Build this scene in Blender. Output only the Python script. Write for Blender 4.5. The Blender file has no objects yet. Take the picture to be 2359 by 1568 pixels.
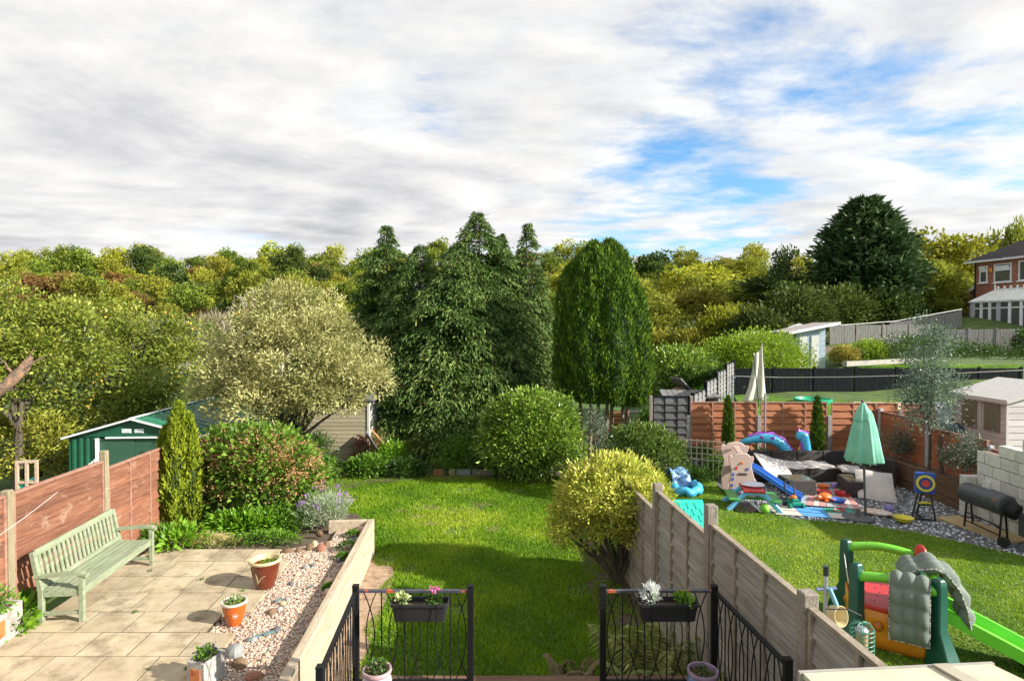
import bpy, math, random
import numpy as np
from mathutils import Vector, Matrix

# ------------------------------------------------------------------ camera
scene = bpy.context.scene
COL = scene.collection
EYE = 4.35                      # eye height above the lawn
FPX, CPX, CPY = 1350.0, 1179.0, 784.0
PITCH = math.radians(1.06)
cam_d = bpy.data.cameras.new("camera")
cam_d.sensor_width = 36.0
cam_d.lens = 36.0 * FPX / 2358.0
cam_d.clip_start, cam_d.clip_end = 0.1, 3000.0
cam = bpy.data.objects.new("camera", cam_d)
COL.objects.link(cam)
cam.location = (0, 0, EYE)
cam.rotation_euler = (math.radians(90) - PITCH, 0, 0)
scene.camera = cam

# ------------------------------------------------------------------ sun, sky, exposure
SUN_EL, SUN_AZ = math.radians(26.5), math.radians(-19.0)      # azimuth measured from +X towards +Y
sv = Vector((math.cos(SUN_EL) * math.cos(SUN_AZ), math.cos(SUN_EL) * math.sin(SUN_AZ), math.sin(SUN_EL)))
sun_d = bpy.data.lights.new("sun", 'SUN')
sun_d.energy, sun_d.angle, sun_d.color = 5.0, math.radians(0.55), (1.0, 0.95, 0.87)
sun = bpy.data.objects.new("sun", sun_d)
COL.objects.link(sun)
sun.rotation_euler = (-sv).to_track_quat('-Z', 'Y').to_euler()

world = bpy.data.worlds.new("World")
scene.world = world
world.use_nodes = True
wn, wl = world.node_tree.nodes, world.node_tree.links
wn.clear()
def wnode(t, **k):
    n = wn.new(t)
    for a, b in k.items():
        setattr(n, a, b)
    return n
def wmath(op, a, b=None, c=None, clamp=False):
    n = wnode('ShaderNodeMath', operation=op)
    n.use_clamp = clamp
    for i, v in enumerate((a, b, c)):
        if v is None: continue
        if isinstance(v, (int, float)): n.inputs[i].default_value = v
        else: wl.new(v, n.inputs[i])
    return n.outputs[0]
def wramp(fac, stops, interp='LINEAR'):
    r = wnode('ShaderNodeValToRGB')
    r.color_ramp.interpolation = interp
    e = r.color_ramp.elements
    while len(e) < len(stops): e.new(0.5)
    for q, (p, c) in zip(e, stops):
        q.position = p; q.color = (c, c, c, 1) if isinstance(c, (int, float)) else (*c, 1)
    wl.new(fac, r.inputs[0])
    return r.outputs[0]
sky = wnode('ShaderNodeTexSky', sky_type='NISHITA')
sky.sun_disc = False
sky.sun_elevation = SUN_EL
sky.sun_rotation = math.radians(90) - SUN_AZ
sky.altitude, sky.air_density, sky.dust_density, sky.ozone_density = 60, 1.0, 0.6, 2.5
tc = wnode('ShaderNodeTexCoord')
sep = wnode('ShaderNodeSeparateXYZ')
wl.new(tc.outputs['Generated'], sep.inputs[0])
zz = wmath('ADD', wmath('MAXIMUM', sep.outputs[2], 0.0), 0.075)
cu, cv = wmath('DIVIDE', sep.outputs[0], zz), wmath('DIVIDE', sep.outputs[1], zz)
def cloud_noise(ou, ov, sc, det, rough, w):
    c = wnode('ShaderNodeCombineXYZ')
    wl.new(wmath('ADD', cu, ou), c.inputs[0]); wl.new(wmath('ADD', wmath('MULTIPLY', cv, 1.25), ov), c.inputs[1])
    c.inputs[2].default_value = w
    n = wnode('ShaderNodeTexNoise')
    n.inputs['Scale'].default_value = sc; n.inputs['Detail'].default_value = det
    n.inputs['Roughness'].default_value = rough; n.inputs['Distortion'].default_value = 0.15
    wl.new(c.outputs[0], n.inputs['Vector'])
    return n.outputs['Fac']
d1 = cloud_noise(8.2, 4.4, 0.66, 12.0, 0.6, 3.7)
d2 = cloud_noise(8.2 + 0.2, 4.4 - 0.05, 0.66, 9.0, 0.58, 3.7)     # the same field a step towards the sun
d3 = cloud_noise(11.0, 2.0, 0.35, 3.0, 0.5, 4.0)
# a cloud deck that breaks up towards the east (right)
cover = wramp(wmath('ADD', wmath('MULTIPLY', cu, 0.22), 0.45, clamp=True), [(0.0, 0.16), (0.46, 0.125), (0.6, -0.025), (0.8, -0.025), (1.0, 0.02)], 'EASE')
dens = wmath('ADD', wmath('ADD', d1, cover), wmath('MULTIPLY', wmath('SUBTRACT', d3, 0.5), 0.25))
mask = wramp(dens, [(0.44, 0.0), (0.495, 0.45), (0.545, 0.9), (0.62, 1.0)])
lit = wmath('ADD', wmath('MULTIPLY', wmath('SUBTRACT', d1, d2), 2.7), 0.59)
thick = wmath('SUBTRACT', lit, wmath('MULTIPLY', wmath('SUBTRACT', dens, 0.62), 1.1))
ccol = wramp(thick, [(0.08, (0.27, 0.275, 0.295)), (0.36, (0.375, 0.375, 0.385)), (0.56, (0.455, 0.452, 0.45)), (0.82, (0.545, 0.54, 0.525))])
bg_sky = wnode('ShaderNodeBackground'); bg_sky.inputs[1].default_value = 0.115
tint = wnode('ShaderNodeMix', data_type='RGBA', blend_type='MULTIPLY'); tint.inputs[0].default_value = 1.0
wl.new(sky.outputs[0], tint.inputs[6]); tint.inputs[7].default_value = (0.68, 0.96, 1.08, 1)
wl.new(tint.outputs[2], bg_sky.inputs[0])
bg_c = wnode('ShaderNodeBackground'); bg_c.inputs[1].default_value = 1.0
wl.new(ccol, bg_c.inputs[0])
mx = wnode('ShaderNodeMixShader')
wl.new(mask, mx.inputs[0]); wl.new(bg_sky.outputs[0], mx.inputs[1]); wl.new(bg_c.outputs[0], mx.inputs[2])
wo = wnode('ShaderNodeOutputWorld')
wl.new(mx.outputs[0], wo.inputs[0])

vs = scene.view_settings
vs.view_transform, vs.look, vs.exposure, vs.gamma, vs.use_curve_mapping = 'Standard', 'None', 0.98, 1.0, False
scene.cycles.max_bounces = 6
scene.cycles.transparent_max_bounces = 8

# ------------------------------------------------------------------ helpers
def pray(x, y):
    dx, dy = (x - CPX) / FPX, (CPY - y) / FPX
    return Vector((dx, math.cos(PITCH) + dy * math.sin(PITCH), -math.sin(PITCH) + dy * math.cos(PITCH)))
def G(x, y, z=0.0):                 # where a sight line meets height z
    r = pray(x, y); t = (z - EYE) / r.z
    return Vector((r.x * t, r.y * t, z))
def A(x, y, d):                     # where a sight line reaches depth d
    r = pray(x, y); t = d / r.y
    return Vector((r.x * t, d, EYE + r.z * t))
AX = Vector((-0.0644, 1.0, 0.0)).normalized()     # the long axis of the gardens
def axx(x0, y): return x0 - 0.0644 * y

def tag(o, label=None, cat=None, group=None, kind=None):
    if label: o["label"] = label
    if cat: o["category"] = cat
    if group: o["group"] = group
    if kind: o["kind"] = kind
    return o
def empty(name, loc=(0, 0, 0), rz=0.0, label=None, cat=None, group=None):
    o = bpy.data.objects.new(name, None)
    o.empty_display_size = 0.1
    COL.objects.link(o); o.location = loc; o.rotation_euler = (0, 0, rz)
    return tag(o, label, cat, group)
def link(name, me, mat, parent=None, loc=None, rot=None):
    o = bpy.data.objects.new(name, me)
    COL.objects.link(o)
    if parent: o.parent = parent
    if loc is not None: o.location = loc
    if rot is not None: o.rotation_euler = rot
    if mat is not None and not me.materials: me.materials.append(mat)
    return o
def copy_tree(o, parent=None):
    c = o.copy(); COL.objects.link(c); c.parent = parent
    for ch in list(o.children): copy_tree(ch, c)
    return c

class MB:
    """collects shapes into one mesh"""
    def __init__(s): s.v, s.f = [], []
    def add(s, vs, fs):
        n = len(s.v); s.v += [tuple(p) for p in vs]; s.f += [tuple(i + n for i in f) for f in fs]; return s
    def box(s, c, d, m=None, taper=1.0):
        x, y, z = d[0] / 2, d[1] / 2, d[2] / 2
        p = [Vector((a * x * (taper if e > 0 else 1), b * y * (taper if e > 0 else 1), e * z)) for e in (-1, 1) for a, b in ((-1, -1), (1, -1), (1, 1), (-1, 1))]
        if m is not None: p = [m @ q for q in p]
        c = Vector(c)
        return s.add([q + c for q in p], [(3, 2, 1, 0), (4, 5, 6, 7), (0, 1, 5, 4), (1, 2, 6, 5), (2, 3, 7, 6), (3, 0, 4, 7)])
    def beam(s, p, q, w, h, up=(0, 0, 1)):
        p, q = Vector(p), Vector(q); d = (q - p).normalized(); u = Vector(up)
        if abs(d.dot(u)) > 0.97: u = Vector((0, 1, 0))
        r = d.cross(u).normalized() * w / 2; t = r.cross(d).normalized() * h / 2
        vs = [e + a * r + b * t for e in (p, q) for a, b in ((-1, -1), (1, -1), (1, 1), (-1, 1))]
        return s.add(vs, [(0, 1, 2, 3), (7, 6, 5, 4), (4, 5, 1, 0), (5, 6, 2, 1), (6, 7, 3, 2), (7, 4, 0, 3)])
    def tube(s, pts, r, n=8, cap=True, flat=1.0):
        pts = [Vector(p) for p in pts]; k = len(pts)
        rs = r if isinstance(r, (list, tuple)) else [r] * k
        vs, ref = [], None
        for i, p in enumerate(pts):
            d = (pts[min(i + 1, k - 1)] - pts[max(i - 1, 0)]).normalized()
            if ref is None: ref = Vector((0, 0, 1)) if abs(d.z) < 0.9 else Vector((1, 0, 0))
            a = d.cross(ref)
            if a.length < 1e-4: a = d.orthogonal()
            a.normalize(); b = a.cross(d).normalized(); ref = b
            for j in range(n):
                t = 2 * math.pi * j / n
                vs.append(p + a * math.cos(t) * rs[i] + b * math.sin(t) * rs[i] * flat)
        fs = [(i * n + j, (i + 1) * n + j, (i + 1) * n + (j + 1) % n, i * n + (j + 1) % n) for i in range(k - 1) for j in range(n)]
        if cap: fs += [tuple(range(n)), tuple(reversed(range((k - 1) * n, k * n)))]
        return s.add(vs, fs)
    def lathe(s, prof, c=(0, 0, 0), n=24, wob=None):
        vs, k = [], len(prof)
        for r, z in prof:
            for j in range(n):
                t = 2 * math.pi * j / n
                w = wob(t, z) if wob else 1.0
                vs.append((c[0] + r * w * math.cos(t), c[1] + r * w * math.sin(t), c[2] + z))
        fs = [(i * n + j, i * n + (j + 1) % n, (i + 1) * n + (j + 1) % n, (i + 1) * n + j) for i in range(k - 1) for j in range(n)]
        fs += [tuple(reversed(range(n))), tuple(range((k - 1) * n, k * n))]
        return s.add(vs, fs)
    def prism(s, poly, z0, z1, m=None):
        k = len(poly)
        vs = [Vector((x, y, z0)) for x, y in poly] + [Vector((x, y, z1)) for x, y in poly]
        if m is not None: vs = [m @ v for v in vs]
        return s.add(vs, [tuple(reversed(range(k))), tuple(range(k, 2 * k))] + [(i, (i + 1) % k, k + (i + 1) % k, k + i) for i in range(k)])
    def ball(s, c, r, n=10, k=6):
        r = (r, r, r) if isinstance(r, (int, float)) else r
        vs = [(c[0], c[1], c[2] - r[2])]
        for i in range(1, k):
            a = math.pi * i / k
            for j in range(n):
                t = 2 * math.pi * j / n
                vs.append((c[0] + r[0] * math.sin(a) * math.cos(t), c[1] + r[1] * math.sin(a) * math.sin(t), c[2] - r[2] * math.cos(a)))
        vs.append((c[0], c[1], c[2] + r[2])); L = len(vs) - 1
        fs = [(0, 1 + (j + 1) % n, 1 + j) for j in range(n)]
        fs += [(1 + i * n + j, 1 + i * n + (j + 1) % n, 1 + (i + 1) * n + (j + 1) % n, 1 + (i + 1) * n + j) for i in range(k - 2) for j in range(n)]
        fs += [(L, 1 + (k - 2) * n + j, 1 + (k - 2) * n + (j + 1) % n) for j in range(n)]
        return s.add(vs, fs)
    def grid(s, fn, nu, nv):
        vs = [fn(i / nu, j / nv) for i in range(nu + 1) for j in range(nv + 1)]
        return s.add(vs, [(i * (nv + 1) + j, (i + 1) * (nv + 1) + j, (i + 1) * (nv + 1) + j + 1, i * (nv + 1) + j + 1) for i in range(nu) for j in range(nv)])
    def mesh(s, name, smooth=False):
        me = bpy.data.meshes.new(name); me.from_pydata(s.v, [], s.f)
        if smooth:
            me.polygons.foreach_set("use_smooth", [True] * len(me.polygons))
            if smooth != 2:
                try: me.set_sharp_from_angle(angle=math.radians(40))
                except Exception: pass
        me.update(); return me
    def obj(s, name, mat, parent=None, smooth=False, loc=None, rot=None, bevel=0.0, seg=1):
        o = link(name, s.mesh(name, smooth), mat, parent, loc, rot)
        if bevel:
            b = o.modifiers.new("bevel", 'BEVEL'); b.width = bevel; b.segments = seg; b.limit_method = 'ANGLE'
            b.angle_limit = math.radians(35)
        return o

# ------------------------------------------------------------------ materials
def mat_base(name):
    m = bpy.data.materials.new(name); m.use_nodes = True
    return m, m.node_tree.nodes, m.node_tree.links, m.node_tree.nodes['Principled BSDF']
def setramp(r, cols, lo=0.3, hi=0.7):
    e = r.color_ramp.elements
    while len(e) < len(cols): e.new(0.5)
    for i, c in enumerate(cols):
        e[i].position = lo + (hi - lo) * i / max(1, len(cols) - 1); e[i].color = (*c, 1)
def M(name, cols, scale=8.0, rough=0.7, bump=0.0, bscale=None, stretch=(1, 1, 1), metal=0.0, spec=0.5, detail=6, lo=0.3, hi=0.7, coord='Object', rand=0.0, dirt=None, sss=0.0, coat=0.0):
    """noise between a few tones of the thing's own colour, fine relief, optional per-object tone shift and dirt patches"""
    m, n, l, p = mat_base(name)
    if isinstance(cols[0], (int, float)): cols = [tuple(c * 0.86 for c in cols), cols, tuple(min(1, c * 1.1) for c in cols)]
    t = n.new('ShaderNodeTexCoord'); mp = n.new('ShaderNodeMapping')
    mp.inputs['Scale'].default_value = stretch
    l.new(t.outputs[coord], mp.inputs[0])
    if rand:
        oi = n.new('ShaderNodeObjectInfo'); sc = n.new('ShaderNodeVectorMath'); sc.operation = 'SCALE'; sc.inputs[3].default_value = 37.0
        cb = n.new('ShaderNodeCombineXYZ'); [l.new(oi.outputs['Random'], cb.inputs[i]) for i in range(3)]
        l.new(cb.outputs[0], sc.inputs[0]); l.new(sc.outputs[0], mp.inputs['Location'])
    ns = n.new('ShaderNodeTexNoise'); ns.inputs['Scale'].default_value = scale; ns.inputs['Detail'].default_value = detail; ns.inputs['Roughness'].default_value = 0.6
    l.new(mp.outputs[0], ns.inputs['Vector'])
    r = n.new('ShaderNodeValToRGB'); setramp(r, cols, lo, hi); l.new(ns.outputs['Fac'], r.inputs[0])
    out = r.outputs[0]
    if rand:
        hs = n.new('ShaderNodeHueSaturation'); mr = n.new('ShaderNodeMapRange')
        mr.inputs[3].default_value = 1 - rand; mr.inputs[4].default_value = 1 + rand
        l.new(oi.outputs['Random'], mr.inputs[0]); l.new(mr.outputs[0], hs.inputs['Value']); l.new(out, hs.inputs['Color']); out = hs.outputs[0]
    if dirt:
        dcol, dscale, dlo, dhi = dirt
        dn = n.new('ShaderNodeTexNoise'); dn.inputs['Scale'].default_value = dscale; dn.inputs['Detail'].default_value = 8; dn.inputs['Roughness'].default_value = 0.68
        l.new(t.outputs['Object'], dn.inputs['Vector'])
        dr = n.new('ShaderNodeMapRange'); dr.inputs[1].default_value = dlo; dr.inputs[2].default_value = dhi; l.new(dn.outputs['Fac'], dr.inputs[0])
        mxn = n.new('ShaderNodeMix'); mxn.data_type = 'RGBA'; l.new(dr.outputs[0], mxn.inputs[0]); l.new(out, mxn.inputs[6]); mxn.inputs[7].default_value = (*dcol, 1); out = mxn.outputs[2]
    l.new(out, p.inputs['Base Color'])
    p.inputs['Roughness'].default_value = rough; p.inputs['Metallic'].default_value = metal
    p.inputs['Specular IOR Level'].default_value = spec; p.inputs['Coat Weight'].default_value = coat
    if bump:
        bn = n.new('ShaderNodeTexNoise'); bn.inputs['Scale'].default_value = bscale or scale * 4; bn.inputs['Detail'].default_value = 5
        l.new(mp.outputs[0], bn.inputs['Vector'])
        b = n.new('ShaderNodeBump'); b.inputs['Strength'].default_value = bump; b.inputs['Distance'].default_value = 0.02
        l.new(bn.outputs['Fac'], b.inputs['Height']); l.new(b.outputs[0], p.inputs['Normal'])
    return m
def LEAF(name, cols, rough=0.5, trans=0.25, spec=0.35, rand=0.0, gain=1.25):
    """leaf blades: per-leaf tone from the mesh, a little light coming through"""
    m, n, l, p = mat_base(name)
    cols = [tuple(min(0.85, k * gain) for k in c) for c in cols]
    a = n.new('ShaderNodeAttribute'); a.attribute_name = 'tone'
    r = n.new('ShaderNodeValToRGB'); setramp(r, cols, 0.0, 1.0); l.new(a.outputs['Fac'], r.inputs[0])
    out = r.outputs[0]
    if rand:
        oi = n.new('ShaderNodeObjectInfo'); hs = n.new('ShaderNodeHueSaturation')
        mr = n.new('ShaderNodeMapRange'); mr.inputs[3].default_value = 1 - rand; mr.inputs[4].default_value = 1 + rand
        mh = n.new('ShaderNodeMapRange'); mh.inputs[3].default_value = 0.5 - rand * 0.07; mh.inputs[4].default_value = 0.5 + rand * 0.07
        wn_ = n.new('ShaderNodeTexWhiteNoise'); wn_.noise_dimensions = '1D'; l.new(oi.outputs['Random'], wn_.inputs['W'])
        l.new(oi.outputs['Random'], mr.inputs[0]); l.new(wn_.outputs['Value'], mh.inputs[0])
        l.new(mr.outputs[0], hs.inputs['Value']); l.new(mh.outputs[0], hs.inputs['Hue']); l.new(out, hs.inputs['Color']); out = hs.outputs[0]
    l.new(out, p.inputs['Base Color']); p.inputs['Roughness'].default_value = rough; p.inputs['Specular IOR Level'].default_value = spec
    tr = n.new('ShaderNodeBsdfTranslucent'); l.new(out, tr.inputs['Color'])
    mxs = n.new('ShaderNodeMixShader'); mxs.inputs[0].default_value = trans
    l.new(p.outputs[0], mxs.inputs[1]); l.new(tr.outputs[0], mxs.inputs[2]); l.new(mxs.outputs[0], n['Material Output'].inputs[0])
    return m
def GLASS(name, col=(0.03, 0.035, 0.04), rough=0.06):
    m, n, l, p = mat_base(name)
    p.inputs['Base Color'].default_value = (*col, 1); p.inputs['Roughness'].default_value = rough; p.inputs['Specular IOR Level'].default_value = 0.8
    return m

# ------------------------------------------------------------------ foliage
def unit(a): return a / np.maximum(np.linalg.norm(a, axis=1, keepdims=True), 1e-9)
def leaf_mesh(name, C, D, L, W, tone, rng, up=0.5, fold=0.15, tri=False):
    """one small blade per row of C, pointing along D"""
    n = len(C); D = unit(D)
    N = rng.normal(size=(n, 3)) * (1 - up) + np.array([0, 0, 1.0]) * up * 1.5
    S = unit(np.cross(D, N)); N = np.cross(S, D)
    L = np.broadcast_to(np.asarray(L, float), (n,))[:, None]; W = np.broadcast_to(np.asarray(W, float), (n,))[:, None]
    if tri:
        k = 3; V = np.stack([C - S * W * 0.5, C + S * W * 0.5, C + D * L], 1)
    else:
        k = 4; mid = C + D * L * 0.45
        V = np.stack([C, mid - S * W * 0.5 + N * L * fold, C + D * L, mid + S * W * 0.5 + N * L * fold], 1)
    me = bpy.data.meshes.new(name)
    me.vertices.add(n * k); me.vertices.foreach_set("co", V.reshape(-1).astype(np.float32))
    me.loops.add(n * k); me.loops.foreach_set("vertex_index", np.arange(n * k, dtype=np.int32))
    me.polygons.add(n); me.polygons.foreach_set("loop_start", np.arange(0, n * k, k, dtype=np.int32))
    me.update(calc_edges=True)
    at = me.attributes.new("tone", 'FLOAT', 'POINT'); at.data.foreach_set("value", np.repeat(np.clip(tone, 0, 1), k).astype(np.float32))
    return me
def crown(rng, blobs, nclus, nper, rc, shell=0.6, out=0.8, upb=0.2, spread=0.5, low=-1.0, hollow=False):
    """leaf points in clumps that lie towards the outside of a few overlapping ellipsoids"""
    w = np.array([b[1][0] * b[1][1] + b[1][0] * b[1][2] for b in blobs]); w = w / w.sum()
    k = rng.choice(len(blobs), nclus, p=w)
    c = np.array([b[0] for b in blobs])[k]; r = np.array([b[1] for b in blobs])[k]
    u = unit(rng.normal(size=(nclus, 3)))
    u[:, 2] = np.where(u[:, 2] < low, -u[:, 2], u[:, 2])
    rad = shell + (1.06 - shell) * rng.random((nclus, 1)) ** 0.6
    else_rad = (rng.random((nclus, 1)) < 0.08) * 0.17 * rng.random((nclus, 1))               # stray shoots
    if not hollow: rad = rad + else_rad
    if hollow: rad = rad + (rng.random((nclus, 1)) < 0.22) * 0.2 * rng.random((nclus, 1))     # stray boughs
    cc = c + u * r * rad
    ct = rng.random(nclus)
    C = np.repeat(cc, nper, 0); O = np.repeat(u, nper, 0)
    off = rng.normal(size=C.shape) * rc * np.array([1, 1, 0.8])
    if hollow:                      # each clump is a ragged ball: its leaves lie on the ball's outside
        size = np.repeat(0.6 + 0.8 * rng.random((nclus, 1)), nper, 0)
        off = unit(off) * rc * size * (0.6 + 0.5 * rng.random((len(C), 1))) * np.array([1.1, 1.1, 0.8])
    C = C + off
    D = O * out + unit(off) * spread + rng.normal(size=C.shape) * 0.45 + np.array([0, 0, upb])
    t = np.repeat(ct, nper) * 0.55 + rng.random(len(C)) * 0.45
    return C, D, t
def limbs(rng, mb, base, tips, r0, r1=0.012, n=6, wig=0.08, fork=0.35):
    base = Vector(base)
    for q in tips:
        q = Vector(q); L = (q - base).length
        pts, rs = [], []
        for i in range(6):
            t = i / 5
            p = base.lerp(q, t); p.z = base.z + (q.z - base.z) * (t ** 0.85)
            p += Vector(rng.normal(size=3)) * wig * L * 0.25 * math.sin(t * math.pi)
            pts.append(p); rs.append(r0 * (1 - t) ** 0.9 + r1)
        mb.tube(pts, rs, n)
    return mb
def shrub(name, label, cat, base, blobs, nclus, nper, rc, L, W, mat, seed, group=None, stem=None, stems=5, stem_r=0.03, up=0.5, fold=0.12, shell=0.6, out=0.8, upb=0.2, spread=0.5, low=-0.6, part='foliage', rz=0.0, hollow=False):
    """a plant: leaves in clumps plus the stems that carry them; blobs are relative to its base"""
    rng = np.random.default_rng(seed)
    root = empty(name, base, rz, label, cat, group)
    C, D, t = crown(rng, blobs, nclus, nper, rc, shell, out, upb, spread, low, hollow)
    keep = C[:, 2] > 0.01
    C, D, t = C[keep], D[keep], t[keep]
    n = len(C)
    me = leaf_mesh(name + "_leaves", C, D, L * (0.65 + 0.7 * rng.random(n)), W * (0.65 + 0.7 * rng.random(n)), t, rng, up, fold)
    link(part, me, mat, root)
    if stem is not None:
        mb = MB(); tips = []
        for i in range(stems):
            b = blobs[rng.integers(len(blobs))]
            u = unit(rng.normal(size=(1, 3)))[0]
            tips.append(np.array(b[0]) + u * np.array(b[1]) * 0.75)
        limbs(rng, mb, (0, 0, -0.05), tips, stem_r)
        mb.obj('stem', stem, root, smooth=True)
    return root
# ------------------------------------------------------------------ shared materials
bark = M("bark", [(0.05, 0.038, 0.026), (0.12, 0.095, 0.065)], 9, 0.9, 0.5, stretch=(1, 1, 0.3))
bark_pale = M("bark_pale", [(0.32, 0.28, 0.24), (0.5, 0.45, 0.4)], 9, 0.9, 0.3)
bark_red = M("bark_red", [(0.16, 0.1, 0.07), (0.3, 0.2, 0.14)], 12, 0.9, 0.5, stretch=(1, 1, 0.25))
soil = M("soil", [(0.045, 0.03, 0.02), (0.12, 0.08, 0.05), (0.17, 0.12, 0.08)], 14, 0.95, 0.8, 40)
concrete = M("concrete", [(0.26, 0.24, 0.2), (0.42, 0.39, 0.33)], 14, 0.9, 0.4, 60, dirt=((0.16, 0.15, 0.1), 5, 0.5, 0.7))
black_metal = M("black_metal", (0.008, 0.008, 0.009), 20, 0.55, 0.1, 90, spec=0.25)
white_paint = M("white_paint", (0.78, 0.78, 0.78), 6, 0.45)
galv = M("galvanised_steel", (0.42, 0.44, 0.46), 25, 0.4, metal=0.7)

# ------------------------------------------------------------------ the lie of the land
def sst(a, b, x):
    t = np.clip((x - a) / (b - a), 0, 1); return t * t * (3 - 2 * t)
def height(x, y):
    x = np.asarray(x, float); y = np.asarray(y, float)
    h = -0.1 + 3.6 * sst(20, 60, y) * (1 - 0.7 * sst(20, 40, x) * (1 - sst(60, 90, y))) + 8.6 * sst(52, 122, y) + 3.0 * sst(125, 400, y)
    side = 1.5 * sst(10.6, 12.5, x - np.maximum(0, 20 - y) * 0.02) * (sst(10, 19, y)) + 0.9 * sst(15, 21, x) * sst(22, 28, y) + 2.0 * sst(24, 33, x) * sst(28, 42, y)
    back = 1.4 * sst(18.6, 20.5, y) * sst(6.2, 7.5, x) * (1 - sst(10.6, 12.5, x))
    und = 0.5 * np.sin(x * 0.11 + 1.0) * np.sin(y * 0.13) * sst(60, 90, y)
    return h + side * (1 - sst(46, 75, y)) + back * (1 - sst(24, 40, y)) + und
def hz(x, y): return float(height(x, y))
def make_ground():
    ys = np.concatenate([np.arange(-12, 64, 0.75), np.arange(64, 140, 2.5), np.array([140, 160, 190, 230, 280, 340, 420, 600, 900.])])
    xs = np.concatenate([np.array([-900, -500, -300, -200.]), np.arange(-150, -24, 3.0), np.arange(-24, 46, 0.7), np.arange(46, 160, 3.0), np.array([200, 300, 500, 900.])])
    X, Y = np.meshgrid(xs, ys, indexing='ij')
    Z = height(X, Y)
    nx, ny = X.shape
    V = np.stack([X, Y, Z], -1).reshape(-1, 3)
    i, j = np.meshgrid(np.arange(nx - 1), np.arange(ny - 1), indexing='ij')
    a = (i * ny + j).reshape(-1)
    F = np.stack([a, a + ny, a + ny + 1, a + 1], 1)
    me = bpy.data.meshes.new("ground"); me.from_pydata(V.tolist(), [], F.tolist())
    me.polygons.foreach_set("use_smooth", [True] * len(F)); me.update()
    return me
meadow = M("meadow", [(0.03, 0.05, 0.01), (0.06, 0.11, 0.015), (0.11, 0.15, 0.03)], 1.4, 0.95, 0.6, 9, detail=9)
tag(link("ground", make_ground(), meadow), kind="structure")

# own lawn, its turf base
lawn_m = M("lawn_turf", [(0.045, 0.09, 0.008), (0.075, 0.15, 0.012), (0.12, 0.17, 0.03)], 2.2, 0.95, 0.7, 60, dirt=((0.19, 0.14, 0.06), 1.1, 0.60, 0.72))
def sheet_poly(name, poly, z, mat, kind="structure", dz=None):
    m = MB(); m.add([(x, y, z if dz is None else dz(x, y)) for x, y in poly], [tuple(range(len(poly)))])
    return tag(m.obj(name, mat), kind=kind)
LAWN_L = lambda y: axx(-1.93, y)              # inner edge along the planter
LAWN_R = lambda y: axx(2.62, y)
sheet_poly("lawn", [(LAWN_L(4) - 0.3, 4.0), (LAWN_R(4), 4.0), (LAWN_R(18.0), 18.0), (-5.6, 18.0), (-5.9, 14.0), (-4.9, 12.2), (LAWN_L(11.5), 11.5)], 0.0, lawn_m)
sheet_poly("soil_strip", [(axx(-1.96, 4), 4.0), (axx(-1.5, 4), 4.0), (axx(-1.45, 8), 8.0), (axx(-1.4, 10.2), 10.2), (axx(-1.55, 10.9), 10.9), (axx(-1.95, 11.0), 11.0)], 0.012, M("dry_soil", [(0.2, 0.13, 0.08), (0.36, 0.25, 0.16), (0.44, 0.32, 0.21)], 7, 0.95, 0.8, 45))
grass_m = LEAF("grass_blades", [(0.07, 0.15, 0.006), (0.155, 0.28, 0.01), (0.31, 0.38, 0.03)], 0.55, 0.35, 0.25)
BARE = []                       # worn spots: x, y, rx, ry
def grass(name, n, seed, inside, box, hgt, mat, label, z=0.0, patch=0.0, lean=0.55, dry=()):
    rng = np.random.default_rng(seed)
    P = np.empty((0, 2))
    x = rng.uniform(box[0], box[1], n * 3); y = box[2] + (box[3] - box[2]) * rng.random(n * 3) ** 1.25
    k = inside(x, y); x, y = x[k][:n], y[k][:n]
    pn = np.sin(x * 2.1 + np.sin(y * 1.7) * 1.3) * np.sin(y * 1.9 + 0.6 + np.sin(x * 1.1)) + 0.5 * np.sin(x * 5.3 + 2) * np.sin(y * 4.1)
    if patch:
        bare = (pn > 0.95) & (rng.random(len(x)) < patch); x, y, pn = x[~bare], y[~bare], pn[~bare]
    for bx_, by_, rx_, ry_ in BARE:
        q = ((x - bx_) / rx_) ** 2 + ((y - by_) / ry_) ** 2 + 0.35 * np.sin(x * 17) * np.sin(y * 13)
        k = (q < 1) & (rng.random(len(x)) < 0.62); x, y, pn = x[~k], y[~k], pn[~k]
    m = len(x)
    C = np.stack([x, y, np.full(m, z) if not callable(z) else z(x, y)], 1)
    D = np.stack([rng.normal(size=m) * lean, rng.normal(size=m) * lean, np.ones(m)], 1)
    t = 0.42 + 0.26 * pn + 0.12 * np.sin(x * 0.9 + 2) * np.sin(y * 0.8) + rng.normal(size=m) * 0.2
    for dx_, dy_, r_ in dry: t = t + 0.75 * np.exp(-(((x - dx_) / r_) ** 2 + ((y - dy_) / (r_ * 0.8)) ** 2))
    h = hgt * (0.5 + rng.random(m) * 0.9) * (1 + 0.25 * pn)
    me = leaf_mesh(name, C, D, h, np.full(m, 0.011) + 0.0006 * y, t, rng, 0.2, tri=True)
    return tag(link(name, me, mat), label, "grass", kind="stuff")
worn_m = M("worn_soil", [(0.09, 0.085, 0.025), (0.17, 0.14, 0.05), (0.24, 0.19, 0.08)], 9, 0.95, 0.8, 50)
rb_ = random.Random(12)
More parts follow.
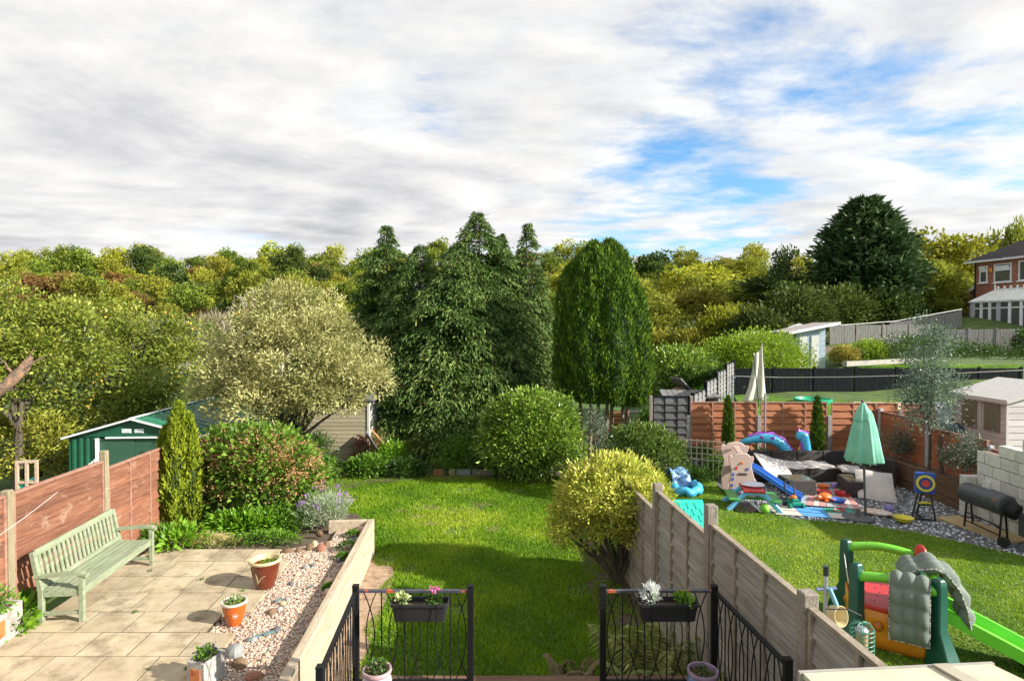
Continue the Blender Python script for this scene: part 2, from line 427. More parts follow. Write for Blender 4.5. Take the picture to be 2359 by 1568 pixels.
for px, py, r_ in ((978, 1168, .42), (1010, 1172, .3), (1090, 1172, .35), (1105, 1162, .3), (1062, 1200, .22), (960, 1190, .28), (1140, 1218, .3), (1185, 1130, .25), (925, 1176, .25), (1040, 1180, .2), (990, 1205, .25)):
    g_ = G(px, py, 0); BARE.append((g_.x, g_.y, r_, r_ * 0.6))
    sheet_poly("worn_patch", [(g_.x + r_ * .95 * math.cos(a / 22 * 6.283) * rb_.uniform(.55, 1.1), g_.y + r_ * .6 * math.sin(a / 22 * 6.283) * rb_.uniform(.55, 1.1)) for a in range(22)], 0.004 + 0.0004 * len(BARE), worn_m)
grass("lawn_grass", 170000, 1, lambda x, y: (x > np.where(y > 11.4, -5.2 + (y < 12.6) * 1.8, LAWN_L(y) + 0.42 - 0.3 * (y > 10.7) + 0.08 * np.sin(y * 5))) & (x < LAWN_R(y) - 0.15), (-5.4, 2.6, 5.8, 17.2), 0.062, grass_m, "mown green grass of the lawn between the planter and the grey fence", 0.0, 0.85, dry=((-1.6, 13.2, .9), (-0.4, 13.6, .7), (-1.2, 11.6, .5), (0.4, 12.4, .5)))
BARE.clear()
# ------------------------------------------------------------------ the wooded hillside
WOOD = {
    'green':  LEAF("wood_green", [(0.045, 0.07, 0.01), (0.115, 0.15, 0.018), (0.22, 0.25, 0.035)], 0.6, 0.3, 0.2, 0.25, 1.5),
    'olive':  LEAF("wood_olive", [(0.08, 0.09, 0.012), (0.19, 0.2, 0.022), (0.32, 0.31, 0.045)], 0.6, 0.3, 0.2, 0.25, 1.5),
    'yellow': LEAF("wood_yellow", [(0.11, 0.125, 0.012), (0.25, 0.265, 0.022), (0.38, 0.375, 0.045)], 0.6, 0.3, 0.2, 0.2, 1.28),
    'russet': LEAF("wood_russet", [(0.1, 0.07, 0.018), (0.2, 0.125, 0.035), (0.3, 0.19, 0.06)], 0.6, 0.3, 0.2, 0.25),
    'dark':   LEAF("wood_dark", [(0.025, 0.042, 0.01), (0.055, 0.085, 0.016), (0.115, 0.15, 0.028)], 0.6, 0.25, 0.2, 0.2),
    'pale':   LEAF("wood_pale", [(0.16, 0.14, 0.08), (0.28, 0.25, 0.15), (0.38, 0.34, 0.22)], 0.7, 0.3, 0.1, 0.2),
}
def wood_variant(seed, kind):
    """a broadleaf tree about 8 m tall: lobed crown of leaf clumps, a forked trunk"""
    rng = np.random.default_rng(seed)
    h = 8.0; blobs = [((0, 0, 5.0), (2.1, 2.1, 2.6))]
    for i in range(11):
        a = rng.random() * 6.28; rr = rng.uniform(1.2, 2.5); z = rng.uniform(2.2, 6.6); s = rng.uniform(0.9, 1.6)
        rr *= 1.0 - max(0, z - 5) * 0.22
        blobs.append(((math.cos(a) * rr, math.sin(a) * rr, z), (s, s, s * 0.85)))
    C, D, t = crown(rng, blobs, 75, 54, 0.72, 0.7, 0.45, 0.15, 0.9, -0.5, True)
    k = C[:, 2] > 0.4; C, D, t = C[k], D[k], t[k]; n = len(C)
    me = leaf_mesh("tree_crown", C, D, 0.36 * (0.6 + 0.8 * rng.random(n)), 0.24 * (0.6 + 0.8 * rng.random(n)), t, rng, 0.35, 0.1)
    tb = MB(); tb.tube([(0, 0, -0.6), (0.05, 0, 1.2), (0, 0.1, 2.6), (0.1, 0, 5.0)], [0.2, 0.16, 0.13, 0.05], 6)
    limbs(rng, tb, (0, 0.05, 1.8), [np.array(b[0]) for b in blobs[1:7]], 0.09, 0.02)
    return me, tb.mesh("tree_trunk", True)
def bare_variant(seed, h=6.0, n=46):
    """a leafless tree: a short trunk that forks over and over"""
    rng = np.random.default_rng(seed); mb = MB()
    def grow(p, d, L, r, depth):
        q = p + d * L; m = p.lerp(q, 0.5) + Vector(rng.normal(size=3)) * L * 0.06
        mb.tube([p, m, q], [r, r * 0.82, r * 0.62], 5 if depth < 2 else 4, cap=False)
        if depth >= 5: return
        for i in range(2 if depth else 4):
            dd = (d + Vector(rng.normal(size=3)) * (0.42 if depth else 0.5) + Vector((0, 0, 0.12))).normalized()
            grow(q if i == 0 else p.lerp(q, rng.uniform(0.55, 1.0)), dd, L * rng.uniform(0.66, 0.84), max(0.012, r * 0.62), depth + 1)
    grow(Vector((0, 0, -0.3)), Vector((0, 0, 1)), h * 0.27, 0.13, 0)
    return mb.mesh("bare_branches", True)
VAR = [wood_variant(100 + i, None) for i in range(7)]
LAB = {'green': 'mid green broadleaf tree in the wood on the far hillside', 'olive': 'olive green broadleaf tree in the wood on the far hillside',
       'yellow': 'yellow green autumn tree in the wood on the far hillside', 'russet': 'russet brown autumn tree in the wood on the far hillside',
       'dark': 'dark green tree in the wood on the far hillside', 'pale': 'pale straw coloured thicket at the foot of the wooded hill'}
CROWNS = {}
def wood_tree(x, y, kind, s, sz=1.0, k=None, rz=0.0, label=None, group='trees of the wooded hillside', name='woodland_tree', cat='tree'):
    k = (int(abs(x * 7 + y * 3)) % len(VAR)) if k is None else k
    key = (k, kind)
    if key not in CROWNS:
        me = VAR[k][0].copy(); me.materials.clear(); me.materials.append(WOOD[kind]); CROWNS[key] = me
    root = empty(name, (x, y, hz(x, y) - 0.2), rz, label or LAB[kind], cat, group)
    root.scale = (s, s, s * sz)
    link('crown', CROWNS[key], None, root); link('trunk', VAR[k][1], bark, root)
    return root
rw = random.Random(7); HILL = {}
rows = [(57, 0.5), (64, 0.58), (71, 0.64), (79, 0.7), (88, 0.76), (97, 0.8), (107, 0.86), (118, 0.95)]
for ri, (y, s) in enumerate(rows):
    sp = 4.7 * s * (1.0 if y < 100 else 0.95); x = -0.93 * y + rw.random() * sp
    while x < 0.93 * y:
        xx, yy = x + rw.uniform(-1, 1), y + rw.uniform(-3, 3)
        px = CPX + xx / yy * FPX
        hidden = 900 < px < 1240 and y < 100 or px > 1760
        clearing = 400 < px < 540 and y < 62
        if not hidden and not clearing:
            left = px < 1250
            if y < 60 and left: kinds, wts = ['pale', 'olive', 'russet'], [6, 3, 1]
            elif left: kinds, wts = ['green', 'olive', 'dark', 'russet', 'yellow'], [6, 6, 1.5, 0.8, 0.8]
            else: kinds, wts = ['olive', 'yellow', 'green', 'dark'], [6, 2.5 if y < 90 else 1.2, 4, 1.2]
            kd = rw.choices(kinds, wts)[0]
            ss = s * rw.uniform(0.75, 1.2) * (0.55 if kd == 'pale' else 1.0)
            col = {'green': 'mid green tree', 'olive': 'olive tree', 'yellow': 'yellow green tree', 'russet': 'russet tree', 'dark': 'dark green tree', 'pale': 'pale straw thicket'}[kd]
            band = ['at the hill foot', 'just above the hill foot', 'low on the hill', 'on the lower hill', 'halfway up the hill', 'on the upper hill', 'below the skyline', 'on the skyline'][ri]
            spot = next(t for lim, t in ((90, 'at the left edge'), (200, 'above the broken limb'), (330, 'above the green shed'), (460, 'above the golden conifer'), (580, 'above the hydrangea'), (720, 'above the silvery tree'), (900, 'left of the drooping cypresses'), (1240, 'behind the drooping cypresses'), (1420, 'behind the upright cypress'), (1560, 'right of the upright cypress'), (1700, 'above the sunlit hedge'), (9999, 'left of the big spruce')) if px < lim)
            t_ = wood_tree(xx, yy, kd, ss, rw.uniform(0.7, 1.25), rw.randrange(len(VAR)), rw.uniform(0, 6.28), f'{col} {band}, {spot}'); HILL.setdefault(t_['label'], []).append((px, t_))
        x += sp * rw.uniform(0.75, 1.2)

NUM = ['', '', 'two', 'three', 'four', 'five', 'six', 'seven', 'eight']
for lb, lst in HILL.items():
    if len(lst) > 1:
        for i, (px, t_) in enumerate(sorted(lst, key=lambda q: q[0])):
            t_['label'] = lb + ', ' + (['left', 'right'][i] if len(lst) == 2 else ['first', 'second', 'third', 'fourth', 'fifth', 'sixth', 'seventh', 'eighth'][i]) + ' of ' + NUM[len(lst)]
# nearer trees and thickets right of the tall cypress
def at_tree(px, py_top, d, kind, w_px, label, k, name='broadleaf_tree', zf=None):
    """a wood tree whose crown top shows at py_top and whose crown is w_px wide"""
    p = A(px, py_top, d); g = hz(p.x, d)
    s = w_px * d / FPX / 5.6; t = wood_tree(p.x, d, kind, s, 1.0, k, k * 1.3, label, None, name)
    t.scale = (s, s, (p.z - g) / 8.1)
    return t
at_tree(1510, 575, 84, 'dark', 110, 'rounded dark green oak on the hill just right of the tall cypress', 1)
at_tree(1625, 602, 66, 'yellow', 165, 'broad bright yellow green tree in the middle of the valley', 2)
at_tree(1560, 612, 62, 'yellow', 90, 'smaller yellow green tree touching the broad bright one on its left', 3)
at_tree(1520, 668, 46, 'olive', 130, 'olive willow thicket right behind the tall cypress', 4)
at_tree(1610, 655, 50, 'olive', 140, 'olive willow thicket below the bright yellow tree', 5)
at_tree(1700, 640, 52, 'olive', 120, 'olive willow thicket left of the dark shaded tree', 6)
at_tree(1690, 690, 44, 'yellow', 90, 'low golden thicket beside the dark shaded tree', 0)
at_tree(1790, 625, 47, 'dark', 205, 'wide shaded dark green tree left of the big spruce', 1)
at_tree(1870, 640, 44, 'dark', 170, 'low shaded dark tree under the left side of the big spruce', 4)
at_tree(1815, 562, 78, 'dark', 70, 'small dark pointed tree on the skyline left of the spruce', 5)
at_tree(1850, 580, 76, 'olive', 80, 'bare looking olive tree on the skyline left of the spruce', 2)
at_tree(2175, 535, 62, 'yellow', 190, 'golden yellow maple behind the big spruce', 3)
at_tree(2130, 610, 56, 'olive', 150, 'olive green tree between the spruce and the brick house', 0)
at_tree(2215, 580, 66, 'yellow', 130, 'yellow green tree showing left of the brick house roof', 6)
at_tree(2115, 528, 74, 'green', 60, 'thin green treetop rising behind the golden maple', 1)
at_tree(2300, 525, 75, 'green', 90, 'loose green tree behind the brick house roof', 5)
at_tree(2352, 495, 72, 'green', 70, 'tall dark treetop above the house roof at the right edge', 2)
at_tree(2180, 685, 42, 'green', 62, 'small green bush tree in front of the brick house side wall', 3)

bareA, bareB = bare_variant(5), bare_variant(9)
bare_m = M("bare_bark", [(0.4, 0.35, 0.3), (0.62, 0.55, 0.5)], 6, 0.9)
def bare_tree(px, py_top, d, me, label, rz):
    p = A(px, py_top, d); g = hz(p.x, d)
    o = link('bare_tree', me, bare_m, None, (p.x, d, g), (0, 0, rz))
    s = (p.z - g) / 5.6; o.scale = (s * 0.85, s * 0.85, s)
    return tag(o, label, 'tree')
bare_tree(540, 640, 38, bareA, 'leafless grey tree left behind the silvery tree', 0.4)
bare_tree(650, 620, 36, bareB, 'leafless grey tree rising through the top of the silvery tree', 1.7)
bare_tree(600, 645, 40, bareB, 'leafless grey tree between the two other bare ones', 3.0)
bare_tree(205, 690, 40, bareA, 'leafless twiggy tree behind the left apple tree', 2.2)
bare_tree(285, 700, 44, bareB, 'leafless twiggy tree behind the apple trees near the meadow', 4.0)

# ------------------------------------------------------------------ drooping cypresses at the back of the garden
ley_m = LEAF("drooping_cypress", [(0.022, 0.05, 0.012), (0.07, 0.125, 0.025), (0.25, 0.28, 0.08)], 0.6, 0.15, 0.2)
def cypress(label, px, py_top, d, rmax, seed, nb=520, prof=0.75, bare_top=0.0, z0=0.3):
    """a conifer with tiered, drooping sprays and a nodding leader"""
    rng = np.random.default_rng(seed)
    top = A(px, py_top, d); g = hz(top.x, d); H = top.z - g
    root = empty('drooping_cypress', (top.x, d, g), 0, label, 'tree', 'drooping cypresses behind the garden')
    Cs, Ds, Ls, Ts = [], [], [], []
    tb = MB(); lean = rng.normal() * 0.12
    tb.tube([(0, 0, -0.2), (0, 0, H * 0.5), (lean * 0.3, 0, H * 0.9), (lean * 0.8, 0, H * 0.985), (lean * 1.6 + 0.1, 0, H * 0.995)], [0.16, 0.1, 0.03, 0.015, 0.008], 6)
    nb = int(nb * 0.6)
    for b in range(nb):
        t = ((b + rng.random()) / nb)                      # 0 low .. 1 top
        z = z0 + (H - z0) * t
        R = rmax * 1.12 * min(1.0, ((1 - t) / 0.86)) ** (prof * 0.85) * (0.72 + 0.42 * rng.random()) + 0.16
        if t < 0.12: R *= 0.75 + t * 2
        if t > 0.84: R *= 1 - (t - 0.84) * 3.6
        a = rng.random() * 6.283
        o = np.array([math.cos(a), math.sin(a), 0]); side = np.array([-o[1], o[0], 0])
        ns = max(5, int(R * 11)); s = np.linspace(0.3, 1.0, ns)
        P = np.array([0, 0, z]) + o * (R * s)[:, None] + np.array([0, 0, 1.0]) * (R * (0.32 * s - 0.5 * s ** 2.4))[:, None]
        m = 10
        Pn = np.repeat(P, m, 0); sn = np.repeat(s, m)
        off = (rng.random(len(Pn)) - 0.5) * R * 0.62 * (0.35 + 0.65 * np.sin(sn * 2.6))
        Pn = Pn + side * off[:, None] + np.array([0, 0, -1.0]) * (np.abs(off) ** 1.5 * 0.7)[:, None] + rng.normal(size=Pn.shape) * np.array([0.05, 0.05, 0.03])
        sd = np.sign(off)[:, None] * (0.2 + 0.8 * rng.random((len(Pn), 1)))
        Dn = o * 0.75 + side * sd * 0.9 + np.array([0, 0, -1.0]) * (0.1 + 0.75 * sn[:, None] ** 2) + rng.normal(size=Pn.shape) * 0.25
        Cs.append(Pn); Ds.append(Dn); Ls.append((0.11 + 0.12 * rng.random(len(Pn))) * (0.7 + 0.3 * min(1, R)))
        Ts.append(np.clip(0.15 + 0.55 * sn ** 2 * rng.random(len(Pn)) + 0.35 * rng.random() ** 1.5, 0, 1))  # yellowish tips, with gap shade and highlights also put into the tone
        if b % 7 == 0: tb.tube([(0, 0, z), tuple(P[len(P) // 2]), tuple(P[-2])], [0.03, 0.018, 0.008], 4, cap=False)
    C, D, L, T = np.concatenate(Cs), np.concatenate(Ds), np.concatenate(Ls), np.concatenate(Ts)
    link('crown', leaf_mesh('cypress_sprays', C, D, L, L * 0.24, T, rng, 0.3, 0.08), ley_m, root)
    tb.obj('trunk', bark, root, smooth=True)
    return root
cypress('drooping cypress at the left end of the row with a bare nodding tip', 890, 520, 23.5, 2.0, 11, 480)
cypress('lower bushy drooping cypress second from the left in the row', 968, 566, 22.5, 2.5, 12, 520)
cypress('tallest drooping cypress in the middle of the row', 1100, 490, 22.5, 3.0, 13, 700)
cypress('slim drooping cypress just right of the tallest one', 1152, 540, 23.6, 2.1, 14, 460)
cypress('drooping cypress at the right end with a long thin bare tip', 1216, 515, 22.8, 1.25, 15, 420, 0.85)
cypress('wide low drooping cypress in front of the tallest one', 1040, 600, 20.8, 2.6, 16, 520)
cypress('low drooping cypress filling the left front of the row', 925, 680, 21.2, 2.0, 17, 330)

# ------------------------------------------------------------------ tall clipped-looking upright cypress on bare stems
up_m = LEAF("upright_cypress_leaf", [(0.024, 0.055, 0.008), (0.062, 0.125, 0.012), (0.22, 0.3, 0.016)], 0.55, 0.15, 0.25)
def upright(name, label, base, lobes, n, L, W, mat, seed, stems, stem_r=0.05, cat='tree', fl=0.22, plumes=8, flute=0.16):
    """upright plumes; each lobe is (x, y, z0, z1, radius, top sharpness)"""
    rng = np.random.default_rng(seed)
    root = empty(name, base, 0, label, cat)
    wt = np.array([l[4] * (l[3] - l[2]) for l in lobes]); k = rng.choice(len(lobes), n, p=wt / wt.sum())
    lb = np.array(lobes)[k]
    t = rng.random(n)
    prof = np.where(t < 0.3, 0.55 + 0.45 * np.sin(np.clip(t / 0.3, 0, 1) * 1.5708), (1 - ((np.clip(t, 0.3, 1) - 0.3) / 0.7) ** lb[:, 5]) ** 0.75 * 0.98 + 0.02)
    a = rng.random(n) * 6.283
    pf = plumes
    plume = np.clip(0.5 + 0.5 * np.sin(a * pf + 2.2 * np.sin(t * 9 + k * 2.1) + k * 1.7) + 0.35 * np.sin(t * 31 + a * 4 + k * 3) + 0.2 * np.sin(a * 2.3 * pf + t * 17), 0, 1.3)
    rr = lb[:, 4] * prof * (1 - flute + flute * plume - 0.1 * rng.random(n) ** 2 + (rng.random(n) < 0.05) * 0.14 * rng.random(n))
    C = np.stack([lb[:, 0] + rr * np.cos(a), lb[:, 1] + rr * np.sin(a), lb[:, 2] + (lb[:, 3] - lb[:, 2]) * t], 1)
    D = np.stack([np.cos(a) * fl * 2, np.sin(a) * fl * 2, np.full(n, 1.0)], 1) + rng.normal(size=(n, 3)) * 0.25
    tone = 0.1 + 0.5 * plume * rng.random(n) + 0.35 * rng.random(n)
    link('crown', leaf_mesh(name + '_plumes', C, D, L * (0.6 + 0.8 * rng.random(n)), W * (0.6 + 0.8 * rng.random(n)), tone, rng, 0.1, 0.1), mat, root)
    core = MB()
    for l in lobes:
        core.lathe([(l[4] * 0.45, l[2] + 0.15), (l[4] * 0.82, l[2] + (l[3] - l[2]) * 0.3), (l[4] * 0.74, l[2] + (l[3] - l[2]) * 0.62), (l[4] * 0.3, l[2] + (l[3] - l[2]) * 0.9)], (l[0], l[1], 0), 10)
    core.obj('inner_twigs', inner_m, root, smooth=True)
    for (x0, y0, x1, y1, z1) in stems:
        mb = MB(); mb.tube([(x0, y0, -0.1), (x0 * 0.7 + x1 * 0.3 + 0.03, y0, z1 * 0.45), (x1, y1, z1)], [stem_r * 1.15, stem_r, stem_r * 0.8], 8); mb.obj('trunk', bark_red, root, smooth=True)
    return root
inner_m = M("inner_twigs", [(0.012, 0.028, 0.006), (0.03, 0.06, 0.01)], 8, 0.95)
b = A(1385, 1005, 19.7); bz = hz(b.x, b.y)
upright('upright_cypress', 'tall dense upright cypress standing on bare stems', (b.x, b.y, bz),
        [(-0.75, 0, 2.2, 6.8, 0.86, 4.2), (-0.28, -0.25, 2.0, 7.25, 0.92, 5.0), (0.3, 0.05, 2.1, 7.35, 0.92, 5.0), (0.8, -0.1, 1.85, 6.3, 0.82, 3.4), (0.25, -0.6, 2.0, 6.65, 0.74, 4.0), (-0.5, -0.55, 2.05, 6.45, 0.76, 4.0), (1.0, -0.2, 1.9, 4.9, 0.68, 2.6), (-0.95, -0.1, 2.1, 5.0, 0.7, 2.6), (-0.32, -0.3, 5.9, 7.3, 0.36, 2.2), (0.22, -0.1, 6.0, 7.4, 0.38, 2.2), (0.55, -0.2, 5.6, 6.95, 0.32, 2.2), (-0.75, -0.2, 5.5, 6.85, 0.32, 2.2), (0.98, -0.3, 4.6, 5.9, 0.3, 2.2), (-1.1, -0.3, 4.4, 5.6, 0.3, 2.2), (-0.05, -0.8, 5.0, 6.5, 0.3, 2.2), (0.5, -0.75, 4.6, 6.0, 0.3, 2.2), (-0.55, -0.85, 4.4, 5.8, 0.3, 2.2)],
        84000, 0.15, 0.042, up_m, 21,
        [(-0.7, 0, -0.75, 0, 2.7), (-0.45, -0.3, -0.4, -0.4, 2.7), (-0.15, 0.1, -0.1, 0, 2.7), (0.1, -0.2, 0.15, -0.3, 2.7), (0.33, 0.1, 0.35, 0.1, 2.7), (0.62, -0.1, 0.72, -0.1, 2.7), (0.8, 0, 0.9, 0, 2.7)], 0.06)

# ------------------------------------------------------------------ big spruce by the house
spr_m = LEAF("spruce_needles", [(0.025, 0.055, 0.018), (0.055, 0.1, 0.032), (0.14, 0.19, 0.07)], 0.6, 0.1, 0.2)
def spruce(label, px, py_top, d, rmax, seed, nb):
    rng = np.random.default_rng(seed); top = A(px, py_top, d); g = hz(top.x, d); H = top.z - g
    root = empty('spruce_tree', (top.x, d, g), 0, label, 'tree')
    Cs, Ds, Ts = [], [], []
    for b in range(nb):
        t = rng.random() ** 0.85; z = H * (0.06 + 0.93 * t)
        R = rmax * (1 - t ** 2.5) ** 0.85 * (0.6 + 0.6 * rng.random() ** 1.3) + 0.3
        a = rng.random() * 6.283; o = np.array([math.cos(a), math.sin(a), 0]); side = np.array([-o[1], o[0], 0])
        ns = 9; s = np.linspace(0.35, 1, ns)
        P = np.array([0, 0, z]) + o * (R * s)[:, None] + np.array([0, 0, 1.0]) * (0.35 * R * (s - 0.4) ** 2 + 0.1 * t)[:, None]
        Pn = np.repeat(P, 4, 0) + rng.normal(size=(ns * 4, 3)) * 0.16
        Dn = o + side * rng.normal(size=(ns * 4, 1)) * 0.8 + np.array([0, 0, 0.5]) * rng.normal(size=(ns * 4, 1)) + np.array([0, 0, 0.25])
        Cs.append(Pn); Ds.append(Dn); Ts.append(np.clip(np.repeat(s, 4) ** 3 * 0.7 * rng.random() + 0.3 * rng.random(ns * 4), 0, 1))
    C, D, T = np.concatenate(Cs), np.concatenate(Ds), np.concatenate(Ts); n = len(C)
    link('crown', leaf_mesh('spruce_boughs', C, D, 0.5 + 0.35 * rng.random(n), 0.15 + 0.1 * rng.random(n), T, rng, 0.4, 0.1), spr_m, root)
    tb = MB(); tb.tube([(0, 0, -0.5), (0, 0, H * 0.6), (0, 0, H * 0.98)], [0.35, 0.2, 0.03], 8); tb.obj('trunk', bark, root, smooth=True)
spruce('huge dark green spruce beside the brick house', 1990, 472, 45, 3.45, 31, 950)
# ================================================================== own garden
PZ = 0.55                                   # patio level
def joined(name, shapes, mat, parent=None, **k):
    m = MB()
    for f in shapes: f(m)
    return m.obj(name, mat, parent, **k)

# ------------------------------------------------------------------ patio of sandstone slabs
slab_m = M("slab_stone", [(0.345, 0.268, 0.158), (0.44, 0.353, 0.225), (0.505, 0.42, 0.28)], 3.0, 0.9, 0.35, 55, rand=0.13, detail=9, dirt=((0.15, 0.11, 0.06), 3.1, 0.5, 0.74))
joint_m = M("joint_sand", [(0.035, 0.028, 0.016), (0.09, 0.07, 0.04)], 20, 0.95, 0.5)
rows_y = [10.1, 9.57, 8.98, 8.41, 7.84, 7.30, 6.76, 6.2, 5.64, 5.08, 4.5]
right_x = [-3.95, -3.62, -3.6, -3.52, -3.84, -3.43, -3.45, -3.5, -3.4, -3.45]
patio = MB(); patio.prism([(axx(-5.75, 4.2), 4.2), (-3.75, 4.2), (-3.75, 7.0), (-3.95, 8.0), (-3.75, 9.4), (-4.1, 10.12), (axx(-5.75, 10.12), 10.12)], -0.05, PZ - 0.003)
patio = tag(patio.obj("patio", joint_m), kind="structure")
rs = random.Random(3)
for i in range(len(rows_y) - 1):
    y1, y0 = rows_y[i], rows_y[i + 1]
    x = right_x[i]; k = 0
    while x > axx(-5.6, y0):
        w = 0.61 if (i + k) % 5 else 0.46
        xl = max(x - w, axx(-5.74, y0)); g = 0.007
        z = PZ + rs.uniform(-0.0015, 0.002); sh = 0.0644
        vs = []
        ch = 0.001
        for zz_, e in ((PZ - 0.05, 0), (z - 0.001, 0), (z, ch)):
            for (a, bb) in ((xl + g + e, y0 + g + e), (x - g - e, y0 + g + e), (x - g - e, y1 - g - e), (xl + g + e, y1 - g - e)):
                vs.append((a - sh * (bb - y0), bb, zz_))
        m = MB(); m.add(vs, [(3, 2, 1, 0), (8, 9, 10, 11)] + [(a + l, (a + 1) % 4 + l, (a + 1) % 4 + l + 4, a + l + 4) for l in (0, 4) for a in range(4)])
        m.obj("slab", slab_m, patio)
        x -= w; k += 1

# ------------------------------------------------------------------ gravel bed behind the sleeper wall
gravel_base = M("gravel_fines", [(0.3, 0.2, 0.14), (0.5, 0.36, 0.27), (0.6, 0.46, 0.36)], 40, 0.95, 0.9, 90)
TX = lambda y: axx(-2.07, y)                # inner face of the sleepers
gb = MB(); edge = [(right_x[i], rows_y[i + 1]) for i in range(10)]
poly = [(TX(4.4), 4.4), (TX(11.2), 11.2), (-3.35, 11.2), (-3.3, 10.6), (-3.95, 10.15)] + [(-3.78, y) for y in (9.5, 8.4, 7.4, 6.2)] + [(-3.78, 4.4)]
gb.prism(poly, 0.1, PZ - 0.035)
gravel_bed = tag(gb.obj("gravel_bed", gravel_base), kind="structure")
peb_m = LEAF("pebbles", [(0.33, 0.2, 0.135), (0.48, 0.34, 0.24), (0.62, 0.51, 0.4), (0.22, 0.185, 0.165)], 0.75, 0.0, 0.4, gain=1.0)
def pebbles(name, n, pts_fn, size, mat, label, z, seed, kind="stuff", cat="gravel"):
    """many small stones, each a squashed irregular octahedron-like solid"""
    rng = np.random.default_rng(seed); P = pts_fn(rng, n); n = len(P)
    base = []
    t = (1 + 5 ** 0.5) / 2
    ico = np.array([(-1, t, 0), (1, t, 0), (-1, -t, 0), (1, -t, 0), (0, -1, t), (0, 1, t), (0, -1, -t), (0, 1, -t), (t, 0, -1), (t, 0, 1), (-t, 0, -1), (-t, 0, 1)]) / 1.902
    F = np.array([(0, 11, 5), (0, 5, 1), (0, 1, 7), (0, 7, 10), (0, 10, 11), (1, 5, 9), (5, 11, 4), (11, 10, 2), (10, 7, 6), (7, 1, 8), (3, 9, 4), (3, 4, 2), (3, 2, 6), (3, 6, 8), (3, 8, 9), (4, 9, 5), (2, 4, 11), (6, 2, 10), (8, 6, 7), (9, 8, 1)])
    s = size * (0.6 + 0.9 * rng.random((n, 1, 1))) * np.stack([np.ones(n), 0.6 + 0.4 * rng.random(n), 0.4 + 0.3 * rng.random(n)], 1)[:, None, :]
    V = ico[None] * s * (0.85 + 0.3 * rng.random((n, 12, 1)))
    a = rng.random(n) * 6.283; ca, sa = np.cos(a)[:, None], np.sin(a)[:, None]
    x, y = V[:, :, 0] * ca - V[:, :, 1] * sa, V[:, :, 0] * sa + V[:, :, 1] * ca
    V = np.stack([x + P[:, 0:1], y + P[:, 1:2], V[:, :, 2] + z + rng.random((n, 1)) * size * 0.5], 2)
    Fa = (F[None] + (np.arange(n) * 12)[:, None, None]).reshape(-1)
    me = bpy.data.meshes.new(name); me.vertices.add(n * 12); me.vertices.foreach_set("co", V.reshape(-1).astype(np.float32))
    me.loops.add(n * 60); me.loops.foreach_set("vertex_index", Fa.astype(np.int32))
    me.polygons.add(n * 20); me.polygons.foreach_set("loop_start", np.arange(0, n * 60, 3, dtype=np.int32)); me.update(calc_edges=True)
    at = me.attributes.new("tone", 'FLOAT', 'POINT'); at.data.foreach_set("value", np.repeat(rng.random(n), 12).astype(np.float32))
    me.polygons.foreach_set("use_smooth", [True] * (n * 20))
    return tag(link(name, me, mat), label, cat, kind=kind)
def gravel_pts(rng, n):
    y = 4.6 + 6.55 * rng.random(n * 2) ** 0.9; x = -3.95 + 1.7 * rng.random(n * 2)
    re = np.array(right_x)[np.clip(np.searchsorted(-np.array(rows_y), -y) - 1, 0, 9)] - 0.0
    re = np.where(y > 10.1, np.interp(y, [10.1, 10.5, 11.2], [-3.7, -3.3, -3.2]), re)
    k = (x > re) & (x < TX(y) - 0.0)
    return np.stack([x[k], y[k]], 1)[:n]
pebbles("pink_gravel", 11500, gravel_pts, 0.017, peb_m, "pink and cream gravel between the patio and the timber wall", PZ - 0.03, 5)
COB = {'grey': M("cobble_grey", [(0.2, 0.2, 0.19), (0.34, 0.34, 0.32)], 9, 0.7, 0.2, rand=0.25), 'dark': M("cobble_dark", [(0.07, 0.08, 0.085), (0.14, 0.15, 0.16)], 9, 0.6, 0.2, rand=0.2),
       'pink': M("cobble_pink", [(0.48, 0.3, 0.22), (0.62, 0.44, 0.34)], 9, 0.75, 0.2, rand=0.15), 'tan': M("cobble_tan", [(0.38, 0.27, 0.15), (0.52, 0.4, 0.24)], 9, 0.75, 0.2, rand=0.2),
       'brown': M("rock_brown", [(0.13, 0.08, 0.04), (0.26, 0.17, 0.09)], 7, 0.9, 0.6, rand=0.2), 'red': M("rock_red", [(0.26, 0.11, 0.06), (0.42, 0.2, 0.12)], 7, 0.9, 0.5, rand=0.2)}
def stone_mesh(seed, rough):
    rng = np.random.default_rng(seed); m = MB(); m.ball((0, 0, 0), 1.0, 10, 7)
    me = m.mesh("stone", True if not rough else False)
    k = rng.normal(size=(5, 3)); ph = rng.random(5) * 6
    for v in me.vertices:
        c = np.array(v.co); f = 1 + (0.16 if rough else 0.07) * sum(math.sin(c @ k[i] * (1.6 if rough else 1) + ph[i]) for i in range(5)) / 2
        v.co = v.co * f
    return me
STN = [stone_mesh(i, i >= 3) for i in range(6)]
def stone(p, s, kind, parent, flat=0.65, rough=False, nm='cobble', rz=None):
    me = STN[rs.randrange(3) + (3 if rough else 0)]
    key = me.name + kind
    if key not in CROWNS: c = me.copy(); c.materials.clear(); c.materials.append(COB[kind]); CROWNS[key] = c
    o = link(nm, CROWNS[key], None, parent, (p[0], p[1], p[2] + s * flat * 0.5), (rs.uniform(-.2, .2), rs.uniform(-.2, .2), rs.uniform(0, 6.3) if rz is None else rz))
    o.scale = (s, s * rs.uniform(0.65, 0.9), s * flat)
    return o
